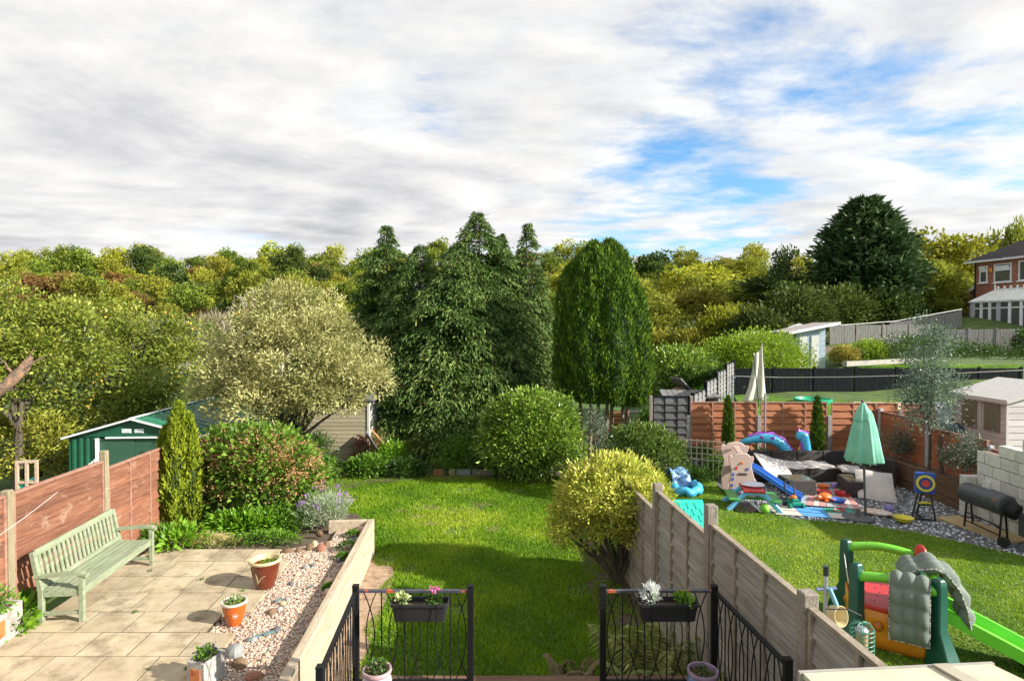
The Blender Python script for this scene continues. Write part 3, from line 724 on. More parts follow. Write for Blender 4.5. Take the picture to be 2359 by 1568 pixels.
for (px, py, wpx, kd) in [(838, 1208, 14, 'pink'), (822, 1207, 12, 'pink'), (810, 1213, 13, 'grey'), (793, 1214, 16, 'grey'), (830, 1219, 18, 'pink'), (805, 1226, 12, 'tan'), (808, 1243, 11, 'grey'), (821, 1241, 12, 'grey'), (815, 1236, 9, 'dark'),
    (780, 1290, 15, 'dark'), (793, 1300, 16, 'grey'), (787, 1284, 10, 'grey'), (758, 1340, 20, 'pink'), (776, 1338, 12, 'grey'), (757, 1364, 19, 'pink'), (720, 1302, 11, 'dark'), (704, 1306, 14, 'grey'), (685, 1322, 12, 'tan'), (671, 1344, 14, 'dark'), (680, 1334, 8, 'tan'),
    (651, 1389, 14, 'tan'), (662, 1380, 11, 'grey'), (644, 1402, 13, 'grey'), (627, 1409, 19, 'brown'), (720, 1444, 17, 'grey'), (699, 1453, 16, 'grey'), (716, 1463, 18, 'dark'), (637, 1450, 17, 'dark'), (583, 1473, 16, 'grey'), (680, 1506, 20, 'tan'), (672, 1520, 15, 'pink'), (685, 1527, 12, 'pink'), (668, 1541, 20, 'grey'), (606, 1520, 12, 'tan'), (615, 1506, 11, 'tan'),
    (751, 1402, 10, 'grey'), (747, 1408, 9, 'grey'), (737, 1288, 10, 'tan'), (700, 1280, 10, 'tan')]:
    p = G(px, py + 3, PZ - 0.03); stone(p, wpx * p.y / FPX * 0.62, kd, gravel_bed)
for (px, py, wpx, kd) in [(541, 1505, 36, 'grey'), (552, 1532, 30, 'brown'), (585, 1560, 30, 'red'), (662, 1268, 18, 'brown'), (687, 1267, 16, 'brown'), (712, 1262, 22, 'brown'), (739, 1264, 24, 'red'), (752, 1253, 16, 'brown'), (724, 1250, 14, 'tan'), (735, 1227, 16, 'brown')]:
    p = G(px, py + 5, PZ - 0.04); stone(p, wpx * p.y / FPX * 0.58, kd, gravel_bed, 0.8, True, 'rock')
slate_m = M("slate_chip", [(0.08, 0.13, 0.13), (0.16, 0.24, 0.24)], 6, 0.5)
for (px, py, l, w, a) in [(587, 1467, .2, .05, .9), (620, 1457, .14, .06, .6), (640, 1382, .12, .06, 1.0), (715, 1350, .08, .03, .2)]:
    p = G(px, py, PZ); m = MB(); m.prism([(-l / 2, -w / 2), (l / 2, -w * .2), (l * .4, w / 2), (-l * .3, w * .4)], 0, 0.02); m.obj('slate', slate_m, gravel_bed, loc=(p.x, p.y, PZ - 0.005), rot=(0.1, 0.1, a))

# ------------------------------------------------------------------ new timber sleepers holding the bed
sleeper_m = M("new_sleeper", [(0.35, 0.265, 0.165), (0.46, 0.37, 0.255), (0.54, 0.46, 0.345)], 3, 0.8, 0.25, 30, stretch=(6, 0.5, 6), dirt=((0.34, 0.2, 0.08), 6, 0.6, 0.72))
wall = empty('sleeper_wall', (axx(-2.0, 8), 8, 0), math.atan(0.0644), 'pale new timber sleeper wall along the edge of the gravel bed', 'retaining wall')
for (z0, z1, o, y0, y1) in ((0.44, 0.69, 0.0, -3.9, -0.35), (0.445, 0.688, 0.002, -0.345, 3.3), (0.2, 0.437, 0.003, -3.9, 0.9), (0.2, 0.437, 0.0, 0.906, 3.3), (-0.06, 0.196, 0.002, -3.9, 3.3)):
    m = MB(); m.box((o, (y0 + y1) / 2, (z0 + z1) / 2), (0.115, y1 - y0, z1 - z0)); m.obj('sleeper', sleeper_m, wall, bevel=0.006)
m = MB(); m.box((-0.43, 3.25, 0.565), (0.72, 0.1, 0.245)); m.obj('end_sleeper', sleeper_m, wall, bevel=0.006)
scr = MB()
for y in np.arange(-3.6, 3.2, 0.6): scr.lathe([(0.012, 0), (0.011, 0.004)], (0.01, float(y), 0.689), 8)
scr.obj('screw_heads', M("screw_steel", (0.5, 0.5, 0.5), 10, 0.4, metal=0.8), wall)

# ------------------------------------------------------------------ fences
def lap_fence(name, label, p0, p1, panels, board_m, post_m, frame_m, zb, posts, cap=True, face=1, nb=9, batt=3, group=None, gravel=None, post_w=0.1, wav=0.03, post_end=True):
    """overlapping-board panels between posts, from p0 to p1; panels = top heights, posts = post tops; face +1/-1 = side with battens"""
    p0, p1 = Vector(p0), Vector(p1); d = p1 - p0; L = d.length; n = len(panels); pl = L / n
    root = empty(name, (p0.x, p0.y, 0), math.atan2(d.y, d.x), label, 'fence', group)
    rr = random.Random(len(label))
    for i, pt in enumerate(posts):
        if pt is None: continue
        zbi = zb[min(i, n - 1)] if isinstance(zb, (list, tuple)) else zb
        m = MB(); m.box((i * pl, 0, (zbi - 0.3 + pt) / 2), (post_w, post_w * 1.1, pt - zbi + 0.3)); m.obj('post', post_m, root, bevel=0.012)
    for i, top in enumerate(panels):
        if top is None: continue
        z0 = zb[i] if isinstance(zb, (list, tuple)) else zb
        xa, xb = i * pl + post_w / 2 + 0.005, (i + 1) * pl - post_w / 2 - 0.005
        if gravel is not None:
            m = MB(); m.box(((xa + xb) / 2, 0, z0 + gravel / 2 - 0.05), (xb - xa, 0.045, gravel + 0.09)); m.obj('gravel_board', concrete, root); z0 += gravel
        fr = MB(); fr.box(((xa + xb) / 2, 0, top - 0.015), (xb - xa, 0.06, 0.03))
        for x in (xa + 0.02, xb - 0.02): fr.box((x, face * 0.02, (z0 + top - 0.032) / 2), (0.038, 0.03, top - z0 - 0.036))
        bt = batt[i] if isinstance(batt, (list, tuple)) else batt
        for b_ in range(1, bt):
            x = xa + (xb - xa) * b_ / bt; fr.box((x, face * 0.022, (z0 + top - 0.032) / 2), (0.036, 0.028, top - z0 - 0.036))
        panel = fr.obj('panel_frame', frame_m, root)
        h = (top - z0 - 0.035) / nb
        for k in range(nb):
            za, zt = z0 + k * h, z0 + (k + 1) * h + 0.018
            m = MB(); ns = 6; vs = []
            for q in range(ns + 1):
                x = xa + (xb - xa) * q / ns; w = wav * (rr.random() - 0.6)
                vs += [(x, 0.026 * face - 0.01, za + w), (x, 0.026 * face - 0.002, za + w), (x, -0.012 * face, min(zt, top - 0.03)), (x, -0.012 * face - 0.007, min(zt, top - 0.03))]
            fs = []
            for q in range(ns):
                a, c = q * 4, q * 4 + 4
                fs += [(a + j, c + j, c + (j + 1) % 4, a + (j + 1) % 4) for j in range(4)]
            fs += [(0, 1, 2, 3), (ns * 4 + 3, ns * 4 + 2, ns * 4 + 1, ns * 4)]
            m.add(vs, fs); m.obj('board', board_m, panel)
    return root
red_board = M("red_stained_board", [(0.125, 0.043, 0.021), (0.205, 0.08, 0.04), (0.28, 0.128, 0.07)], 4, 0.8, 0.35, 40, stretch=(0.6, 3, 9), rand=0.3, dirt=((0.38, 0.26, 0.18), 3.2, 0.56, 0.76))
red_board2 = M("red_brown_board", [(0.24, 0.075, 0.028), (0.34, 0.12, 0.05), (0.43, 0.18, 0.085)], 4, 0.85, 0.35, 40, stretch=(0.6, 3, 9), rand=0.16, dirt=((0.5, 0.33, 0.22), 6, 0.66, 0.8))
red_frame = M("red_frame", [(0.24, 0.1, 0.065), (0.38, 0.22, 0.155)], 8, 0.8, 0.3)
pale_frame = M("weathered_rail", [(0.38, 0.25, 0.17), (0.55, 0.42, 0.3)], 8, 0.85, 0.3, stretch=(0.5, 4, 4))
timber_post = M("timber_post_lichen", [(0.2, 0.165, 0.1), (0.32, 0.265, 0.16)], 9, 0.9, 0.5, 40, stretch=(3, 3, 0.5), dirt=((0.42, 0.38, 0.22), 12, 0.6, 0.75))
grey_board = M("weathered_board", [(0.17, 0.148, 0.125), (0.285, 0.255, 0.22), (0.38, 0.35, 0.31)], 4, 0.9, 0.4, 45, stretch=(0.5, 3, 10), rand=0.14, dirt=((0.13, 0.09, 0.06), 5, 0.62, 0.72))
grey_frame = M("weathered_frame", [(0.2, 0.155, 0.11), (0.36, 0.3, 0.22)], 8, 0.9, 0.3)
conc_post = M("concrete_post", [(0.2, 0.165, 0.13), (0.34, 0.29, 0.24)], 18, 0.95, 0.6, 70, dirt=((0.12, 0.1, 0.06), 4, 0.52, 0.7))
fL = lambda y: (axx(-5.98, y), y, 0)
lap_fence('timber_fence', 'red stained lap fence behind the green bench', fL(5.5), fL(13.35), [2.25, 2.25, 2.11, 1.84], red_board, timber_post, red_frame, [0.62, 0.72, 0.5, 0.4], [2.35, 2.3, 2.40, 2.2, 1.9], nb=9, face=-1, batt=[3, 1, 3, 3])
fR = lambda y: (axx(2.64, y), y, 0)
lap_fence('timber_fence', 'weathered grey lap fence with concrete posts right of the lawn', fR(2.71), fR(10.31), [2.18, 2.2, 2.04, 1.72], grey_board, conc_post, grey_frame, 0.12, [2.2, 2.28, 2.40, 2.14, 1.75], face=1, nb=10, gravel=0.2, post_w=0.115)

# ------------------------------------------------------------------ bench
bench_m = M("green_stained_timber", [(0.17, 0.195, 0.115), (0.24, 0.275, 0.165), (0.3, 0.335, 0.22)], 5, 0.8, 0.25, 50, stretch=(4, 0.6, 4), dirt=((0.26, 0.235, 0.17), 3.4, 0.52, 0.68))
bench = empty('garden_bench', (-5.98, 8.46, PZ), math.radians(6.5), 'long pale green wooden bench on the patio against the red fence', 'bench')
BL = 1.82
for s in (-1, 1):
    y = s * BL / 2
    m = MB(); m.box((0.27, y, 0.3), (0.06, 0.06, 0.6)); m.obj('leg', bench_m, bench, bevel=0.004)
    m = MB(); m.beam((-0.22, y, 0), (-0.22, y, 0.42), 0.06, 0.06); m.beam((-0.22, y, 0.415), (-0.32, y, 0.93), 0.06, 0.06, (0, 1, 0)); m.obj('leg', bench_m, bench, bevel=0.004)
    m = MB(); m.grid(lambda u, v: (-0.29 + 0.62 * u, y - 0.04 + 0.08 * v, 0.632 + 0.03 * u * math.sin(u * 2.6) - 0.03 * max(0, u - 0.9) * 10), 12, 1)
    m.grid(lambda u, v: (-0.29 + 0.62 * u, y + 0.04 - 0.08 * v, 0.592 + 0.03 * u * math.sin(u * 2.6) - 0.02 * max(0, u - 0.9) * 10), 12, 1)
    for e in (-1, 1): m.grid(lambda u, v: (-0.29 + 0.62 * u, y + e * 0.04, 0.592 + 0.04 * v * (1 if e > 0 else 1) + 0.03 * u * math.sin(u * 2.6) - (0.02 + 0.01 * v) * max(0, u - 0.9) * 10), 12, 1)
    m.box((0.332, y, 0.6), (0.012, 0.08, 0.045)); m.obj('armrest', bench_m, bench)
    m = MB(); m.box((0.025, y, 0.12), (0.43, 0.04, 0.045)); m.box((0.025, y, 0.375), (0.43, 0.035, 0.07)); m.obj('side_rail', bench_m, bench, bevel=0.003)
m = MB(); m.box((0.262, 0, 0.375), (0.035, BL - 0.07, 0.075)); m.obj('front_rail', bench_m, bench, bevel=0.003)
m = MB(); m.box((-0.31, 0, 0.905), (0.035, BL - 0.06, 0.085), Matrix.Rotation(-0.19, 3, 'Y')); m.obj('top_rail', bench_m, bench, bevel=0.004)
m = MB(); m.box((-0.225, 0, 0.47), (0.035, BL - 0.06, 0.06), Matrix.Rotation(-0.19, 3, 'Y')); m.obj('lower_rail', bench_m, bench, bevel=0.003)
for k in range(6):
    m = MB(); x = -0.19 + k * 0.088; m.box((x, 0, 0.424 - 0.012 * math.sin(k / 5 * 3.14)), (0.074, BL + 0.03, 0.022)); m.obj('seat_slat', bench_m, bench, bevel=0.003)
for k in range(18):
    y = -BL / 2 + 0.09 + k * (BL - 0.18) / 17
    m = MB(); m.beam((-0.236, y, 0.49), (-0.303, y, 0.875), 0.055, 0.016, (1, 0, 0)); m.obj('back_slat', bench_m, bench)

# ------------------------------------------------------------------ pots and troughs
def pot_profile(r, h, belly=1.0, rim=1.12): return [(r * 0.58, 0), (r * 0.66, h * 0.08), (r * 0.86 * belly, h * 0.4), (r * 0.98 * belly, h * 0.72), (r * 0.97, h * 0.88), (r * rim, h * 0.93), (r * rim, h), (r * 0.93, h), (r * 0.9, h * 0.86), (r * 0.8, h * 0.6)]
def pot(name, label, loc, r, h, mat, rim_m, fill_z=0.84, plant=None, belly=1.0, motif=None, cat='plant pot', fill=None):
    root = empty(name, loc, 0, label, cat)
    pr = pot_profile(r, h, belly)
    m = MB(); m.lathe(pr[:5] + [(r * 0.9, h * 0.87), (r * 0.78, h * 0.5)], n=32); m.obj('pot_body', mat, root, smooth=True)
    m = MB(); n = 32
    prof = [(r * 0.96, h * 0.87), (r * 1.1, h * 0.91), (r * 1.13, h * 0.955), (r * 1.09, h), (r * 0.96, h * 0.995), (r * 0.9, h * 0.93), (r * 0.86, h * 0.66)]
    vs = [(a * math.cos(2 * math.pi * j / n), a * math.sin(2 * math.pi * j / n), z) for a, z in prof for j in range(n)]
    m.add(vs, [(i * n + j, i * n + (j + 1) % n, (i + 1) * n + (j + 1) % n, (i + 1) * n + j) for i in range(len(prof) - 1) for j in range(n)]); m.obj('rim', rim_m, root, smooth=True)
    m = MB(); m.lathe([(r * 0.88, h * fill_z - 0.02), (r * 0.88, h * fill_z)], n=24); m.obj('soil', fill or soil, root)
    if motif: motif(root)
    return root
glaze_brown = M("brown_glaze", [(0.09, 0.018, 0.008), (0.17, 0.035, 0.012)], 5, 0.18, coat=0.5)
glaze_orange = M("orange_glaze", [(0.38, 0.075, 0.008), (0.52, 0.115, 0.012)], 5, 0.2, coat=0.5)
cream_glaze = M("cream_glaze", [(0.5, 0.4, 0.2), (0.64, 0.52, 0.3)], 6, 0.35)
white_rim = M("pale_rim", [(0.55, 0.45, 0.36), (0.68, 0.58, 0.48)], 8, 0.4)
moss = M("moss_fill", [(0.08, 0.09, 0.02), (0.2, 0.18, 0.05)], 18, 0.95, 0.8)
def on_pot(r, h, ang, t, belly=1.0):        # a point on the outside of a pot
    pr = pot_profile(r, h, belly)
    for (r0, z0), (r1, z1) in zip(pr, pr[1:5]):
        if z0 <= h * t <= z1: rad = r0 + (r1 - r0) * (h * t - z0) / (z1 - z0); break
    else: rad = r
    return Vector((math.cos(ang) * rad * 1.01, math.sin(ang) * rad * 1.01, h * t))
def grass_motif(root):
    m = MB()
    for (a0, a1, t0, t1, b_) in ((-1.75, -1.15, 0.3, 0.55, .04), (-1.75, -1.9, 0.3, 0.62, 0), (-1.8, -2.05, 0.28, 0.5, 0), (-1.85, -1.5, .25, .42, .03)):
        m.tube([on_pot(.205, .42, a0 + (a1 - a0) * q / 6, t0 + (t1 - t0) * q / 6 + b_ * math.sin(q / 6 * 3)) for q in range(7)], [0.006, .006, .005, .005, .004, .003, .002], 5)
    m.obj('painted_grass', cream_glaze, root)
def star_motif(root):
    m = MB(); c = on_pot(.145, .31, -1.05, 0.5); 
    for k in range(7):
        a = k / 7 * 6.28; e = on_pot(.145, .31, -1.05 + 0.3 * math.cos(a), 0.5 + 0.13 * math.sin(a)); m.beam(c, e, 0.012, 0.004)
    m.obj('painted_flower', white_rim, root)
p = G(611, 1350, PZ); pot('glazed_pot', 'large dark brown glazed pot with cream rim on the patio edge', p, 0.205, 0.42, glaze_brown, cream_glaze, 0.72, motif=grass_motif, fill=M("cream_inside", [(0.4, 0.33, 0.14), (0.55, 0.46, 0.22)], 7, 0.7))
p2 = G(540, 1436, PZ - .02); pot('glazed_pot', 'smaller bright orange glazed pot with white flower motif', p2, 0.145, 0.31, glaze_orange, white_rim, 0.86, motif=star_motif, fill=moss)
tile_m = M("orange_tile", [(0.3, 0.04, 0.015), (0.55, 0.2, 0.06), (0.5, 0.09, 0.04)], 14, 0.5)
trough_m = M("cast_trough", [(0.3, 0.27, 0.24), (0.48, 0.45, 0.4)], 16, 0.95, 0.6, 60, dirt=((0.2, 0.17, 0.12), 5, 0.52, 0.7))
def trough(label, loc, rz, L, W, Hh, tile_x, group=None):
    root = empty('stone_trough', loc, rz, label, 'trough', group)
    m = MB(); t = 0.03
    for c, d in (((0, 0, 0.03), (W, L, 0.06)), ((W / 2 - t / 2, 0, Hh / 2 + .03), (t, L, Hh - .06)), ((-W / 2 + t / 2, 0, Hh / 2 + .03), (t, L, Hh - .06)), ((0, L / 2 - t / 2, Hh / 2 + .03), (W - 2 * t, t, Hh - .06)), ((0, -L / 2 + t / 2, Hh / 2 + .03), (W - 2 * t, t, Hh - .06))): m.box(c, d)
    m.obj('trough_body', trough_m, root, bevel=0.005)
    m = MB()
    if tile_x: m.box((W / 2 + 0.003, 0, Hh * 0.5), (0.008, L * 0.34, Hh * 0.5))
    else: m.box((0, -L / 2 - 0.003, Hh * 0.48), (W * 0.55, 0.008, Hh * 0.55))
    m.obj('tile', tile_m, root)
    m = MB(); m.box((0, 0, Hh - 0.05), (W - 2 * t, L - 2 * t, 0.02)); m.obj('soil', soil, root)
    return root
trough('pale cast stone trough with orange tile by the bench', (-6.28, 6.85, PZ), 0.12, 0.95, 0.32, 0.40, True)
trough('small stone trough with orange tile on the gravel corner', (-3.32, 6.3, PZ - 0.02), -0.28, 0.30, 0.23, 0.29, False)

leaf_green = LEAF("fresh_leaf", [(0.04, 0.1, 0.008), (0.09, 0.2, 0.015), (0.2, 0.32, 0.04)], 0.45, 0.3, 0.4)
leaf_deep = LEAF("deep_leaf", [(0.015, 0.04, 0.006), (0.04, 0.09, 0.012), (0.1, 0.17, 0.025)], 0.4, 0.25, 0.45)
leaf_hosta = LEAF("lush_leaf", [(0.06, 0.15, 0.008), (0.13, 0.28, 0.014), (0.26, 0.4, 0.04)], 0.4, 0.35, 0.4)
purple_m = LEAF("purple_petal", [(0.2, 0.06, 0.4), (0.42, 0.16, 0.62), (0.55, 0.32, 0.7)], 0.6, 0.3, 0.2)
pinkw_m = LEAF("pink_white_petal", [(0.6, 0.3, 0.5), (0.75, 0.6, 0.72), (0.8, 0.75, 0.8)], 0.6, 0.3, 0.2)
stem_g = M("green_stem", (0.1, 0.16, 0.04), 9, 0.7)
def add_part(root, name, blobs, nclus, nper, rc, L, W, mat, seed, **k):
    rng = np.random.default_rng(seed); up = k.pop('up', 0.4); fold = k.pop('fold', 0.1)
    C, D, t = crown(rng, blobs, nclus, nper, rc, **k); n = len(C)
    return tag(link(name, leaf_mesh(name, C, D, L * (0.7 + 0.6 * rng.random(n)), W * (0.7 + 0.6 * rng.random(n)), t, rng, up, fold), mat, root), kind='stuff')
def small_plant(name, label, loc, r, h, mat, seed, nc=26, npr=9, L=0.05, W=0.025, flower=None, fn=8, cat='plant', group=None, **k):
    o = shrub(name, label, cat, loc, [((0, 0, h * 0.55), (r, r, h * 0.5))], nc, npr, r * 0.22, L, W, mat, seed, group, stem_g, 5, 0.006, **k)
    if flower: add_part(o, 'flower', [((0, 0, h * 0.6), (r, r, h * 0.55))], fn, 9, 0.014, 0.022, 0.016, flower, seed + 1, shell=0.95, low=-0.1)
    return o
small_plant('pansy', 'green pansy with violet flowers in the small trough', (-3.32, 6.3, PZ + 0.24), 0.08, 0.11, leaf_green, 41, 40, 9, 0.03, 0.02, purple_m, 4)
small_plant('pansy', 'white and pink flowers in the trough by the bench', (-6.26, 6.98, PZ + 0.34), 0.17, 0.3, leaf_green, 42, 50, 10, 0.06, 0.03, pinkw_m, 9)
small_plant('hosta', 'leafy green weeds growing behind the bench', (-6.42, 7.45, PZ - .05), 0.3, 0.3, leaf_hosta, 43, 34, 6, 0.14, 0.08)
small_plant('hosta', 'lush green leaves beside the far end of the bench', (-5.85, 10.25, PZ - .1), 0.32, 0.32, leaf_hosta, 44, 50, 7, 0.14, 0.055)
small_plant('hosta', 'low yellow green leaves by the near bench leg', (-6.2, 7.25, PZ - .05), 0.16, 0.2, leaf_hosta, 45, 22, 6, 0.1, 0.06)
for i, (px, py, r, lb) in enumerate([(800, 1262, .15, 'green succulent cushion against the sleeper wall'), (812, 1229, .1, 'small succulent cushion near the far end of the sleepers'), (788, 1281, .09, 'bright mossy cushion below the succulent by the sleepers'), (757, 1350, .07, 'tiny green tuft beside the pink cobble')]):
    p = G(px, py + 6, PZ - .02); shrub('succulent', lb, 'plant', p, [((0, 0, r * .3), (r, r, r * .6))], 70, 7, r * .12, 0.035, 0.02, leaf_green if i != 0 else leaf_deep, 50 + i, shell=0.8, upb=.6, low=-0.1)
small_plant('weed', 'weeds growing inside the big brown pot', G(611, 1350, PZ) + Vector((0.05, 0, .3)), 0.1, 0.07, leaf_green, 57, 20, 6, 0.04, 0.02)
small_plant('weed', 'mossy weeds growing inside the orange pot', p2 + Vector((0, 0, .26)), 0.1, 0.06, leaf_green, 58, 20, 6, 0.035, 0.02)
weed_m = leaf_green
for i, (px, py, lb) in enumerate([(345, 1315, 'tiny weed in the slab joint just right of the far bench leg'), (310, 1410, 'tiny weed in a slab joint right of the near bench leg'), (465, 1335, 'tiny weed in a slab joint between the bench and the brown pot'), (560, 1360, 'tiny weed in the slab joint between the two glazed pots'), (430, 1540, 'tiny weed in the slab joint left of the small trough')]):
    small_plant('weed', lb, G(px, py, PZ), 0.025, 0.022, leaf_green, 60 + i, 7, 4, 0.026, 0.01)
# ------------------------------------------------------------------ deck and balustrades
deck_m = M("deck_board", [(0.1, 0.055, 0.03), (0.2, 0.11, 0.06)], 6, 0.8, 0.3, stretch=(0.5, 5, 5), rand=0.15)
DZ = 0.79
deck = MB(); deck.box((0.3, 4.6, DZ - 0.16), (3.7, 2.7, 0.24)); deck = tag(deck.obj("deck", deck_m), kind="structure")
for k in range(20):
    y = 5.98 - k * 0.142
    if y < 3.3: break
    m = MB(); m.box((0.3, y - 0.068, DZ - 0.02), (3.72, 0.132, 0.038)); m.obj('deck_board', deck_m, deck)
rust_rail = M("chipped_black_rail", [(0.035, 0.035, 0.045), (0.08, 0.08, 0.1)], 20, 0.45, dirt=((0.5, 0.09, 0.03), 3.4, 0.545, 0.575))
RT = 1.79
def balustrade(label, corner, end, side):
    """corner post, end post of the front panel, end post of the side panel"""
    root = empty('balustrade', (corner[0], corner[1], DZ), 0, label, 'railing', 'black metal balustrades of the deck')
    H = RT - DZ
    for q in (corner, end, side):
        m = MB(); x, y = q[0] - corner[0], q[1] - corner[1]
        m.box((x, y, (H + .03) / 2), (0.058, 0.058, H + 0.03)); m.box((x, y, H + .034), (0.064, 0.064, 0.012)); m.obj('post', black_metal, root, bevel=0.003)
    for q, tm in ((end, rust_rail), (side, black_metal)):
        v = Vector((q[0] - corner[0], q[1] - corner[1], 0)); L = v.length; u = v / L
        m = MB(); m.beam(u * 0.03 + Vector((0, 0, H - .02)), v - u * 0.03 + Vector((0, 0, H - .02)), 0.04, 0.022); m.obj('top_rail', tm, root)
        m = MB(); m.beam(u * 0.03 + Vector((0, 0, 0.09)), v - u * 0.03 + Vector((0, 0, 0.09)), 0.03, 0.014); m.obj('bottom_rail', black_metal, root)
        n = max(3, round(L / 0.232)); st = L / n; z0, z1 = 0.095, H - 0.032
        for k in range(n):
            c = (k + 0.42) * st
            m = MB(); m.tube([u * (c - st * .3) + Vector((0, 0, z0)), u * (c - st * .3) + Vector((0, 0, z1))], 0.0065, 6); m.obj('bar', black_metal, root)
            if k < n:
                for s in (-1, 1):
                    cc = c + st * 0.2
                    m = MB(); m.tube([u * (cc + s * (0.042 - 0.42 * (t / 12 - 0.5) ** 2)) + Vector((0, 0, z0 + (z1 - z0) * t / 12)) for t in range(13)], 0.0058, 6); m.obj('curved_bar', black_metal, root, smooth=True)
    return root
balustrade('black balustrade left of the deck opening', (-1.545, 5.75), (-0.41, 5.75), (-1.44, 4.36))
balustrade('black balustrade right of the deck opening beside the grey fence', (2.0, 5.75), (0.9, 5.75), (2.12, 4.46))
box_m = M("black_planter_plastic", (0.02, 0.02, 0.022), 15, 0.45)
def window_box(label, cx, w):
    root = empty('window_box', (cx, 5.64, RT - 0.24), 0, label, 'planter')
    def ring(x, y, z, c=0.035, n=4):
        o = []
        for sx, sy, a0 in ((1, 1, 0), (-1, 1, 90), (-1, -1, 180), (1, -1, 270)):
            for q in range(n + 1):
                a = math.radians(a0 + 90 * q / n); o.append((sx * (x - c) + c * math.cos(a), sy * (y - c) + c * math.sin(a), z))
        return o
    rings = [ring(w / 2 - .035, .065, 0), ring(w / 2 - .015, .083, .15), ring(w / 2, .095, .15), ring(w / 2, .095, .175), ring(w / 2 - .012, .083, .175), ring(w / 2 - .016, .078, .11)]
    k = len(rings[0]); m = MB(); vs = sum(rings, [])
    m.add(vs, [(i * k + j, i * k + (j + 1) % k, (i + 1) * k + (j + 1) % k, (i + 1) * k + j) for i in range(5) for j in range(k)] + [tuple(reversed(range(k)))]); m.obj('tub', box_m, root, smooth=True)
    m = MB(); m.add(ring(w / 2 - .016, .078, .125), [tuple(range(k))]); m.obj('compost', soil, root)
    for x in (-w * .3, w * .3):
        m = MB(); m.tube([(x, -.09, .0), (x, -.099, .17), (x, .0, .24), (x, .11, .25), (x, .14, .2)], 0.004, 5); m.obj('hook', black_metal, root)
    return root
window_box('black window box with pink cyclamen hanging on the left balustrade', (966 - 1179) * 5.64 / FPX, 0.56)
window_box('black window box with silver leaved plant on the right balustrade', (1540 - 1179) * 5.64 / FPX, 0.585)
ivy_m = LEAF("variegated_leaf", [(0.2, 0.28, 0.08), (0.45, 0.5, 0.22), (0.6, 0.62, 0.36)], 0.5, 0.3, 0.3)
pink_m = LEAF("pink_petal", [(0.5, 0.04, 0.2), (0.7, 0.12, 0.36), (0.8, 0.35, 0.5)], 0.5, 0.35, 0.2)
silver_m = LEAF("silver_leaf", [(0.4, 0.42, 0.38), (0.58, 0.6, 0.56), (0.7, 0.72, 0.68)], 0.8, 0.2, 0.1)
def bz_(px, dz=0.0): return Vector(((px - 1179) * 5.64 / FPX, 5.64, RT - 0.24 + 0.125 + dz))
small_plant('ivy', 'pale variegated ivy in the left window box', bz_(925), 0.055, 0.1, ivy_m, 70, 30, 5, 0.034, 0.024)
cy = small_plant('cyclamen', 'pink cyclamen with dark leaves in the left window box', bz_(998), 0.065, 0.09, leaf_deep, 71, 34, 6, 0.032, 0.028)
add_part(cy, 'flower', [((0, 0, .15), (.035, .02, .035))], 8, 6, 0.008, 0.024, 0.014, pink_m, 72, upb=1.0)
small_plant('silver_ragwort', 'silvery white leaved plant in the right window box', bz_(1503), 0.075, 0.17, silver_m, 73, 34, 9, 0.045, 0.011, upb=0.9, shell=.35)
small_plant('primrose', 'bright green leafy plant in the right window box', bz_(1576), 0.07, 0.1, leaf_hosta, 74, 28, 5, 0.042, 0.026)
glaze_pink = M("pearl_pink_glaze", [(0.3, 0.34, 0.5), (0.55, 0.42, 0.46), (0.6, 0.5, 0.4)], 4, 0.25, coat=0.4)
glaze_blue = M("blue_glaze", [(0.06, 0.12, 0.28), (0.16, 0.24, 0.42)], 5, 0.22, coat=0.5)
rim_mauve = M("mauve_rim", [(0.42, 0.24, 0.3), (0.55, 0.38, 0.36)], 8, 0.3, coat=0.3)
rim_mauve2 = M("mauve_rim_dark", [(0.22, 0.15, 0.24), (0.34, 0.24, 0.34)], 8, 0.3, coat=0.3)
q1 = Vector(((865 - 1179) * 5.42 / FPX, 5.42, DZ)); pot('glazed_pot', 'pearly pink glazed pot on the deck by the left balustrade', q1, 0.122, 0.4, glaze_pink, rim_mauve, 0.9, belly=1.15)
q2 = Vector(((1623 - 1179) * 5.4 / FPX, 5.4, DZ)); pot('glazed_pot', 'blue glazed pot with mauve rim on the deck by the right balustrade', q2, 0.128, 0.4, glaze_blue, rim_mauve2, 0.9, belly=1.15)
small_plant('seedling', 'dark green leaves inside the pink glazed pot', q1 + Vector((0, 0, .35)), 0.09, 0.09, leaf_deep, 75, 26, 6, 0.04, 0.025)
small_plant('seedling', 'few small leaves inside the blue glazed pot', q2 + Vector((0, 0, .35)), 0.09, 0.05, leaf_deep, 76, 16, 5, 0.03, 0.02)

